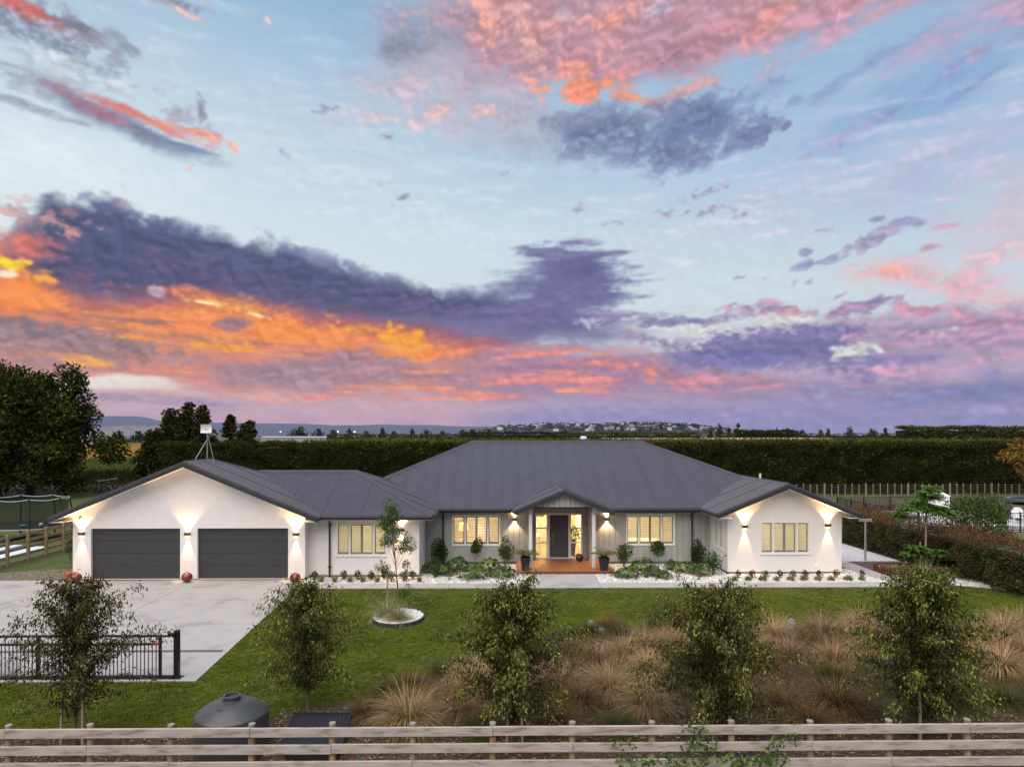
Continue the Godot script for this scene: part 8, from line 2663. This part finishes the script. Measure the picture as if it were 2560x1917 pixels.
# ------------------------------------------------------------------ beyond the garden
# long tall hedge along x: clumps of foliage over a leafy body
func long_hedge(o: Node3D, x0: float, x1: float, z: float, h: float, deep: float, n: int, l: float, cols: Array, sd: int) -> void:
	var wob := make_noise(FastNoiseLite.TYPE_SIMPLEX_SMOOTH, 0.22, 4, sd)
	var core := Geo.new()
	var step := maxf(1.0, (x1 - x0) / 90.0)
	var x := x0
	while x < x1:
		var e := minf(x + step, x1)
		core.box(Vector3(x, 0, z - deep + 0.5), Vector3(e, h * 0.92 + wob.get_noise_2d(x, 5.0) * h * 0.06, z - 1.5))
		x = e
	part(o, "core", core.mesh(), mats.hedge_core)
	var g := Geo.new()
	g.tinted = true
	for i in n:
		var px := rnd(x0, x1)
		if rnd(0, 1) < 0.6:
			var y := h * 1.02 * pow(rnd(0, 1), 0.75)
			var w := wob.get_noise_2d(px * 1.7, y * 2.0)
			g.col = pick(cols)
			var d := (Vector3(0, 0.25, 1) + rdir() * 0.8).normalized()
			g.leaf(Vector3(px, y, z - 0.5 + w * 1.7 + rnd(-0.25, 0.25)), d, (Vector3(0, 0.6, 0.6) + rdir() * 0.6).normalized(), l * rnd(0.6, 1.4), l * rnd(0.35, 0.7), rnd(0, 0.6))
		else:
			g.col = pick(cols)
			var top := h + wob.get_noise_2d(px * 1.2, 5.0) * h * 0.07 - 0.25
			var d := (Vector3(0, 1.2, 0.1) + rdir() * 0.6).normalized()
			g.leaf(Vector3(px, top + rnd(-0.25, 0.12), z - rnd(0.0, deep)), d, (Vector3(0, 0.3, 1) + rdir() * 0.4).normalized(), l * (rnd(0.7, 1.6) if rnd(0, 1) < 0.985 else rnd(1.6, 2.6)), l * rnd(0.2, 0.45), rnd(0, 0.5))
	part(o, "foliage", g.mesh(), mats.far_leaf)

# broad tree: trunk, limbs, clumps of leaf faces on a lumpy crown
func crown_tree(called: String, at: Vector3, h: float, r: float, trunk_h: float, blobs: Array, n: int, l: float, cols: Array, label: String, group := "") -> Node3D:
	var o := thing(called, label, "tree", at, group)
	var w := Geo.new()
	w.tube(Vector3(0, -0.2, 0), Vector3(0, trunk_h + h * 0.15, 0), h * 0.035, h * 0.02, 9, false)
	var g := Geo.new()
	g.tinted = true
	var total := 0.0
	for b in blobs:
		total += b[3] * b[3]
	for b in blobs:
		var c := Vector3(b[0] * r, b[1] * h, b[2] * r)
		var br: float = b[3] * r
		w.tube(Vector3(0, trunk_h, 0), c, h * 0.014, h * 0.004, 6, false)
		# each lump carries smaller clumps so that gaps and shade appear between them
		var k := maxi(5, int(16 * b[3]))
		var per := maxi(8, int(n * b[3] * b[3] / total / k))
		for q in k:
			var d := rdir()
			if d.y < -0.45:
				d.y = -d.y
			var cc := c + d * br * rnd(0.35, 0.95)
			var cr := br * rnd(0.28, 0.46)
			var tone := rnd(0.7, 1.25)
			for i in per:
				var e := rdir()
				var p := cc + e * cr * pow(rnd(0, 1), 0.4)
				var col := pick(cols)
				g.col = Color(col.r * tone, col.g * tone, col.b * tone)
				g.leaf(p, (e + Vector3(0, 0.15, 0) + rdir() * 0.7).normalized(), (e + Vector3(0, 0.5, 0) + rdir() * 0.4).normalized(), l * rnd(0.7, 1.3), l * rnd(0.4, 0.7), rnd(0, 0.7))
	part(o, "trunk", w.mesh(), mats.bark)
	part(o, "crown", g.mesh(), mats.far_leaf)
	return o

func ridge(called: String, pts: Array, z: float, deep: float, m: Material, rough: float, sd: int) -> void:
	var wob := make_noise(FastNoiseLite.TYPE_SIMPLEX_SMOOTH, 1.0 / deep * 1.6, 5, sd)
	var g := Geo.new()
	var cols := 120
	var rows := 9
	var grid := []
	for i in cols + 1:
		var t := float(i) / cols
		var x: float = lerpf(pts[0][0], pts[-1][0], t)
		var k := 0
		while k < pts.size() - 2 and x > pts[k + 1][0]:
			k += 1
		var u: float = clampf((x - pts[k][0]) / (pts[k + 1][0] - pts[k][0]), 0, 1)
		u = u * u * (3.0 - 2.0 * u)
		var h: float = lerpf(pts[k][1], pts[k + 1][1], u)
		var col := []
		for j in rows + 1:
			var v := float(j) / rows
			var zz := z + deep * (0.6 - 1.1 * v)
			var prof := sin(clampf(v * 1.15, 0, 1) * PI * 0.5) if v < 0.87 else 1.0 - (v - 0.87) * 2.0
			col.append(Vector3(x, maxf(-0.5, h * prof * (1.0 + rough * wob.get_noise_2d(x, zz))), zz))
		grid.append(col)
	for i in cols:
		for j in rows:
			g.quad(grid[i][j], grid[i][j + 1], grid[i + 1][j + 1], grid[i + 1][j])
	struct(called, g.mesh(), m)

func build_beyond() -> void:
	var dark := [Color(0.02, 0.026, 0.008), Color(0.028, 0.035, 0.01), Color(0.042, 0.05, 0.013), Color(0.03, 0.03, 0.011)]
	var o := thing("tall_hedge", "very tall dark clipped hedge standing behind the whole house", "hedge", Vector3.ZERO)
	long_hedge(o, -33.8, 78.0, -67.0, 5.15, 4.2, 60000, 0.32, dark, 81)
	# orchard rows beyond it, tops only in view
	var rows := [[-80.0, 4.95], [-97.0, 5.0], [-120.0, 5.05], [-150.0, 5.1], [-190.0, 5.15]]
	for i in rows.size():
		o = thing("orchard_row", "%s low green orchard row beyond the tall hedge, counted from it" % ORD[i], "hedge", Vector3.ZERO, "orchard rows beyond the tall hedge")
		var z: float = rows[i][0]
		long_hedge(o, -28.0 - i * 3.0, -z * 0.85, z, rows[i][1], 3.0, 4200, 0.5, [Color(0.06, 0.068, 0.016), Color(0.08, 0.085, 0.02), Color(0.095, 0.092, 0.023)], 90 + i)
	var far := [[-12.0, 30.0, -250.0, 6.7, 0, "dark shelter hedge below the left part of the hillside suburb"], [28.0, 78.0, -245.0, 6.5, 1, "green shelter hedge below the right part of the hillside suburb"], [90.0, 112.0, -240.0, 7.3, 0, "dark block of hedge right of the hillside suburb"], [-75.0, -5.0, -300.0, 6.0, 1, "green shelter hedge left of the hillside suburb"], [112.0, 260.0, -320.0, 6.4, 1, "long green shelter hedge on the right of the plain"]]
	for f in far:
		o = thing("shelter_hedge", f[5], "hedge", Vector3.ZERO, "shelter hedges on the plain")
		long_hedge(o, f[0], f[1], f[2], f[3], 5.0, 2200, 0.9, dark if f[4] == 0 else [Color(0.045, 0.055, 0.015), Color(0.035, 0.042, 0.012), Color(0.06, 0.066, 0.018)], int(100 - f[2]))
	o = thing("poplar_row", "tall loose row of trees on the right horizon", "hedge", Vector3.ZERO)
	long_hedge(o, 116.0, 175.0, -185.0, 8.0, 4.0, 13000, 0.75, [Color(0.05, 0.06, 0.017), Color(0.07, 0.08, 0.022)], 133)
	# walnut tree at the left
	var wal := [Color(0.04, 0.05, 0.012), Color(0.058, 0.068, 0.015), Color(0.085, 0.09, 0.02), Color(0.034, 0.04, 0.012)]
	crown_tree("walnut_tree", Vector3(-45.6, 0, -66.0), 12.7, 8.6, 2.2, [[-0.6, 0.66, 0, 0.55], [-0.15, 0.78, 0.1, 0.5], [0.25, 0.72, 0, 0.42], [0.52, 0.62, 0.2, 0.42], [0.62, 0.46, 0, 0.4], [0.5, 0.32, 0.3, 0.36], [0.1, 0.5, 0.4, 0.5], [-0.4, 0.45, 0.4, 0.5], [-0.8, 0.45, 0.1, 0.5], [0.2, 0.3, 0.5, 0.4], [-0.35, 0.27, 0.5, 0.36], [-0.9, 0.72, 0, 0.4], [-1.2, 0.55, 0, 0.5], [0.55, 0.17, 0.3, 0.34], [0.15, 0.14, 0.5, 0.34], [-0.3, 0.15, 0.5, 0.34], [-0.8, 0.2, 0.3, 0.4], [0.0, 0.6, 0.3, 0.55], [0.35, 0.45, 0.2, 0.45]], 56000, 0.4, wal, "huge dark round-crowned tree at the left edge")
	# conifers left of the tall hedge
	var con := [Color(0.028, 0.034, 0.012), Color(0.04, 0.045, 0.015), Color(0.055, 0.05, 0.018)]
	for t in [[-35.6, -74.0, 9.2, 2.1, "leftmost dark conifer behind the garage ridge"], [-34.3, -75.0, 9.9, 1.8, "tallest dark conifer left of the internet dish"], [-32.2, -74.0, 9.5, 1.8, "dark conifer behind the internet dish"], [-36.0, -71.0, 6.6, 2.0, "short bushy dark conifer beside the crop field"], [-30.7, -78.0, 8.6, 1.4, "slim pale conifer right of the internet dish"], [-29.2, -78.0, 7.4, 1.3, "short slim conifer second right of the dish"], [-28.0, -77.0, 7.9, 1.3, "slim dark conifer third right of the dish"]]:
		crown_tree("conifer", Vector3(t[0], 0, t[1]), t[2], t[3], 0.6, [[0, 0.18, 0, 0.85], [0.2, 0.34, 0, 0.8], [-0.2, 0.46, 0.1, 0.76], [0.15, 0.58, 0, 0.68], [-0.1, 0.68, 0, 0.6], [0.05, 0.78, 0, 0.5], [0.0, 0.86, 0, 0.4], [0.05, 0.92, 0, 0.3], [0.4, 0.25, 0.3, 0.5], [-0.4, 0.28, 0.2, 0.5]], 5200, 0.36, con, t[4], "conifers beside the tall hedge")
	var amber := [Color(0.2, 0.115, 0.03), Color(0.15, 0.09, 0.025), Color(0.26, 0.15, 0.04)]
	crown_tree("amber_tree", Vector3(49.3, 0, -60.0), 5.2, 2.6, 1.0, [[0, 0.75, 0, 0.6], [-0.45, 0.7, 0.1, 0.45], [0.4, 0.62, 0, 0.5], [-0.2, 0.5, 0.3, 0.5], [0.1, 0.35, 0.2, 0.5], [-0.75, 0.78, 0, 0.3]], 3200, 0.28, amber, "amber autumn tree against the tall hedge, right edge")
	# lines of trees on the plain: x per metre of depth, top angle, size
	var plain_trees := [[-0.288, 16, 34], [-0.262, 12, 30], [-0.24, 11, 26], [-0.215, 14, 20], [-0.297, 9, 40], [-0.19, 8, 22], [-0.165, 15, 16], [-0.148, 7, 22], [-0.12, 13, 18], [-0.1, 9, 30], [-0.075, 8, 26], [-0.045, 9, 28], [-0.03, 12, 24], [-0.005, 11, 18], [0.345, 26, 14], [0.36, 16, 12], [0.332, 11, 12], [0.374, 28, 10], [0.387, 10, 20], [0.4, 8, 18], [0.425, 9, 22], [0.45, 14, 14], [0.472, 11, 26], [0.5, 10, 20], [0.512, 14, 10], [0.545, 18, 22], [0.58, 12, 26], [0.6, 16, 14], [0.625, 10, 18], [0.64, 24, 8], [-0.5, 9, 20], [-0.53, 8, 26], [-0.56, 8, 22], [-0.47, 6, 22]]
	var tr := [Color(0.03, 0.036, 0.014), Color(0.045, 0.05, 0.018), Color(0.06, 0.062, 0.022)]
	plain_trees.sort_custom(func(a, b): return a[0] < b[0])
	for i in plain_trees.size():
		var t: Array = plain_trees[i]
		var z := 380.0 + 40.0 * (i % 5)
		var h: float = 6.0 + t[1] * z / 1430.0
		var r: float = t[2] * z / 1430.0 * 0.5
		crown_tree("plain_tree", Vector3(t[0] * z, 0, -z), h, r, 1.5, [[0, 0.6, 0, 0.7], [-0.5, 0.45, 0, 0.6], [0.5, 0.48, 0, 0.6], [0.1, 0.8, 0, 0.5], [0, 0.9, 0, 0.34], [0, 0.3, 0.2, 0.8]], 620, 1.1, tr, "%s distant tree from the left along the horizon plain" % ordinal(i), "trees along the far horizon")
	build_fields()
	build_hills()

func ordinal(i: int) -> String:
	if i < 20:
		return ORD[i]
	var tens: String = ["twenty", "thirty"][(i + 1) / 10 - 2]
	return ["twentieth", "thirtieth"][(i + 1) / 10 - 2] if (i + 1) % 10 == 0 else tens + "-" + ORD[(i + 1) % 10 - 1]

func build_fields() -> void:
	# maize: green near edge, ripe behind
	var mk := []
	for c in [[Color(0.07, 0.1, 0.022), Color(0.1, 0.12, 0.03), Color(0.05, 0.075, 0.018)], [Color(0.42, 0.26, 0.075), Color(0.5, 0.33, 0.11), Color(0.33, 0.2, 0.06)]]:
		var g := Geo.new()
		g.tinted = true
		for i in 16:
			var th := rnd(0, TAU)
			g.col = pick(c)
			g.blade(Vector3(rnd(-0.35, 0.35), 0, rnd(-0.35, 0.35)), Vector3(cos(th) * 0.3, 1, sin(th) * 0.3).normalized(), rnd(1.5, 2.2), 0.07, 0.7, 3)
		mk.append(g.mesh())
	var sp := [[], []]
	for i in 26000:
		var z := -82.0 - 270.0 * pow(rnd(0, 1), 1.25)
		var x := z * rnd(0.4, 0.76)
		var k := 0 if -z < 128.0 + rnd(-16, 16) else 1
		sp[k].append(Transform3D(Basis(Vector3.UP, rnd(0, TAU)).scaled(Vector3(1, 1, 1) * rnd(0.85, 1.15)), Vector3(x, 0, z)))
	scatter(self, "green_maize", mk[0], mats.grass, sp[0])
	scatter(self, "ripe_maize", mk[1], mats.grass, sp[1])
	struct("crop_field", flat([[-32, -82], [-64, -82], [-290, -380], [-150, -380]], 0.01), mats.ripe)
	# heap of cut branches under the walnut
	var o := thing("brush_pile", "long heap of dry cut branches below the crop field", "brush pile", Vector3(-36.0, 0, -70.0))
	var g := Geo.new()
	for i in 420:
		var p := Vector3(rnd(-14, 5.5), rnd(0.0, 1.5), rnd(-2.0, 1.5))
		var d := (rdir() + Vector3(0, 0.35, 0)).normalized()
		g.tube(p, p + d * rnd(0.5, 1.8), rnd(0.008, 0.03), 0.006, 4, false)
	part(o, "branches", g.mesh(), mats.dry_branch)
	var lf := Geo.new()
	lf.tinted = true
	for i in 5200:
		var p := Vector3(rnd(-15, 6), absf(rng.randfn(0, 0.75)), rnd(-2.2, 1.8))
		lf.col = pick([Color(0.07, 0.05, 0.03), Color(0.1, 0.075, 0.045), Color(0.05, 0.05, 0.02), Color(0.04, 0.055, 0.018)])
		lf.leaf(p, (rdir() + Vector3(0, 0.4, 0)).normalized(), rdir(), rnd(0.15, 0.35), rnd(0.05, 0.14), 0.4)
	part(o, "dry_leaves", lf.mesh(), mats.far_leaf)
	for k in 3:
		var lg := Geo.new()
		lg.tube(Vector3(-0.9, 0, 0), Vector3(0.9, 0.25, 0.1), 0.07, 0.05, 8)
		var q := solo("bleached_log", "%s bleached log from the left on the brush pile" % ORD[k], "log", lg.mesh(), plain(0.5, 0.46, 0.4, 0.9), Vector3([-39.5, -35.0, -33.2][k], 1.3 + 0.1 * k, -68.6), "bleached logs on the brush pile")
		q.rotation.y = [0.5, -0.3, 0.7][k]
	shrub("leafy_shrub", Vector3(-33.0, 0, -66.5), 1.1, 1.5, 0.0, 900, 0.12, 0.07, [Color(0.03, 0.05, 0.012), Color(0.05, 0.075, 0.018)], "rounded green bush in front of the brush pile", "", 0.1)
	# sheds and glasshouses on the plain
	o = thing("farm_shed", "small dark farm shed beyond the ripe crop", "shed", Vector3(-276.0, 0, -500.0))
	g = Geo.new()
	g.box(Vector3(-7, 0, -5), Vector3(7, 3.5, 5))
	part(o, "wall", g.mesh(), plain(0.12, 0.12, 0.14, 0.7))
	g = Geo.new()
	g.quad(Vector3(-7.4, 3.4, 5.4), Vector3(-7.4, 5.4, 0), Vector3(7.4, 5.4, 0), Vector3(7.4, 3.4, 5.4))
	g.quad(Vector3(7.4, 3.4, -5.4), Vector3(7.4, 5.4, 0), Vector3(-7.4, 5.4, 0), Vector3(-7.4, 3.4, -5.4))
	part(o, "roof", g.mesh(), plain(0.07, 0.075, 0.1, 0.5))
	for s in [[-118.0, -62.0, -340.0, 5.45, "long pale glasshouse roof on the plain left of the suburb", Color(0.42, 0.42, 0.41)], [70.0, 112.0, -215.0, 5.2, "long tan shade-cloth roof right of the main ridge", Color(0.52, 0.36, 0.25)], [36.0, 69.0, -214.0, 5.15, "low tan shade-cloth strip just above the main ridge", Color(0.48, 0.34, 0.24)]]:
		o = thing("long_shed", s[4], "shed", Vector3.ZERO, "long low sheds on the plain")
		g = Geo.new()
		g.box(Vector3(s[0], 0, s[2] - 6), Vector3(s[1], s[3] - 0.5, s[2]))
		part(o, "wall", g.mesh(), plain(s[5].r * 0.8, s[5].g * 0.8, s[5].b * 0.8, 0.8))
		g = Geo.new()
		g.quad(Vector3(s[0], s[3] - 0.5, s[2] + 0.3), Vector3(s[0], s[3], s[2] - 3), Vector3(s[1], s[3], s[2] - 3), Vector3(s[1], s[3] - 0.5, s[2] + 0.3))
		part(o, "roof", g.mesh(), plain(s[5].r, s[5].g, s[5].b, 0.8))
	for s in [[-0.318, "orange street light between the conifers and the plain trees", Color(1.0, 0.4, 0.08)], [-0.232, "left pale street light on the plain", Color(1.0, 0.85, 0.5)], [-0.207, "right pale street light on the plain", Color(1.0, 0.85, 0.5)]]:
		o = thing("street_lamp", s[1], "street lamp", Vector3(s[0] * 330.0, 0, -330.0), "street lamps on the plain")
		g = Geo.new()
		g.tube(Vector3(0, 0, 0), Vector3(0, 7.6, 0), 0.08, 0.06, 6)
		part(o, "post", g.mesh(), mats.galv)
		g = Geo.new()
		g.lathe(PackedVector2Array([Vector2(0.0, 7.5), Vector2(0.3, 7.6), Vector2(0.3, 7.85), Vector2(0.0, 8.0)]), Vector3.ZERO, 10)
		part(o, "lamp_head", g.mesh(), glow(s[2].r, s[2].g, s[2].b, 6.0))

func build_hills() -> void:
	var px := 1.0 / 1430.0
	# heights follow the skyline in the photograph's proportions, at true distances
	ridge("far_range", [[-14000.0, 120.0], [-9600.0, 300.0], [-8800.0, 430.0], [-7600.0, 420.0], [-6700.0, 300.0], [-5400.0, 272.0], [-4300.0, 245.0], [-3000.0, 222.0], [-2400.0, 238.0], [-1500.0, 215.0], [-300.0, 190.0], [1500.0, 120.0], [4000.0, 60.0]], -13000.0, 2500.0, mats.far_hill, 0.12, 141)
	ridge("near_hills", [[-5600.0, 10.0], [-4450.0, 60.0], [-4150.0, 75.0], [-3900.0, 70.0], [-3700.0, 105.0], [-3500.0, 80.0], [-3300.0, 100.0], [-2900.0, 50.0], [-2300.0, 10.0]], -6500.0, 1600.0, mats.dry_hill, 0.35, 142)
	var hill := [[-140.0, 8.0], [-60.0, 34.0], [90.0, 40.0], [250.0, 48.0], [420.0, 46.0], [560.0, 50.0], [760.0, 46.0], [900.0, 28.0], [1050.0, 8.0]]
	ridge("suburb_hill", hill, -2500.0, 420.0, mats.suburb, 0.2, 143)
	# houses and trees on that hill
	var body := []
	for k in 3:
		var g := Geo.new()
		var w: float = [14.0, 18.0, 12.0][k]
		g.box(Vector3(-w / 2, -3, -4.5), Vector3(w / 2, 5.2, 4.5))
		body.append(g.mesh())
	var roofs := []
	for k in 3:
		var g := Geo.new()
		var w: float = [14.0, 18.0, 12.0][k] / 2 + 0.5
		g.quad(Vector3(-w, 5.1, 5), Vector3(-w, 7.6, 0), Vector3(w, 7.6, 0), Vector3(w, 5.1, 5))
		g.quad(Vector3(w, 5.1, -5), Vector3(w, 7.6, 0), Vector3(-w, 7.6, 0), Vector3(-w, 5.1, -5))
		g.tri(Vector3(-w, 5.1, -5), Vector3(-w, 7.6, 0), Vector3(-w, 5.1, 5))
		g.tri(Vector3(w, 5.1, 5), Vector3(w, 7.6, 0), Vector3(w, 5.1, -5))
		roofs.append(g.mesh())
	var wm := [plain(0.6, 0.58, 0.55, 0.8), plain(0.7, 0.68, 0.66, 0.8), plain(0.45, 0.4, 0.35, 0.8)]
	var rm := [plain(0.2, 0.2, 0.22, 0.7), plain(0.32, 0.2, 0.16, 0.7), plain(0.4, 0.4, 0.4, 0.7)]
	var trees := []
	var cl := []
	var clump := Geo.new()
	clump.tint(Color(1, 1, 1))
	for i in 26:
		var d := rdir()
		clump.leaf(d * 0.8, (d + rdir() * 0.6).normalized(), (d + Vector3.UP).normalized(), 0.7, 0.5, 0.3)
	var cm := clump.mesh()
	for i in 230:
		var x := rnd(20, 980) if i % 5 else rnd(450, 860)
		var v := rnd(0.25, 0.86)
		var h := hill_h(hill, x)
		var z := -2500.0 + 420.0 * (0.6 - 1.1 * v)
		var y := h * sin(clampf(v * 1.15, 0, 1) * PI * 0.5) + 0.5
		if i < 150:
			var o := thing("hillside_house", "tiny pale house on the distant hillside suburb", "house", Vector3(x, y, z), "houses on the distant hillside", rnd(-0.5, 0.5))
			part(o, "wall", body[i % 3], wm[i % 3])
			part(o, "roof", roofs[i % 3], rm[(i / 3) % 3])
		for k in 5:
			var tx := x + rnd(-60, 60)
			var tv := clampf(v + rnd(-0.2, 0.1), 0.02, 0.9)
			var ty := hill_h(hill, tx) * sin(clampf(tv * 1.15, 0, 1) * PI * 0.5)
			var s := rnd(4, 9)
			trees.append(Transform3D(Basis(Vector3.UP, rnd(0, TAU)).scaled(Vector3(s, s * rnd(0.6, 1.0), s)), Vector3(tx, ty + s * 0.2, -2500.0 + 420.0 * (0.6 - 1.1 * tv))))
			cl.append(pick([Color(0.025, 0.032, 0.016), Color(0.035, 0.042, 0.02)]))
	scatter(self, "hillside_trees", cm, mats.far_leaf, trees, cl)

func hill_h(pts: Array, x: float) -> float:
	var k := 0
	while k < pts.size() - 2 and x > pts[k + 1][0]:
		k += 1
	var u: float = clampf((x - pts[k][0]) / (pts[k + 1][0] - pts[k][0]), 0, 1)
	u = u * u * (3.0 - 2.0 * u)
	return lerpf(pts[k][1], pts[k + 1][1], u)

func _ready() -> void:
	rng.seed = 20240611
	setup_view()
	build_materials()
	build_ground()
	build_house()
	build_lamps()
	build_garden()
	build_yard()
	build_beyond()
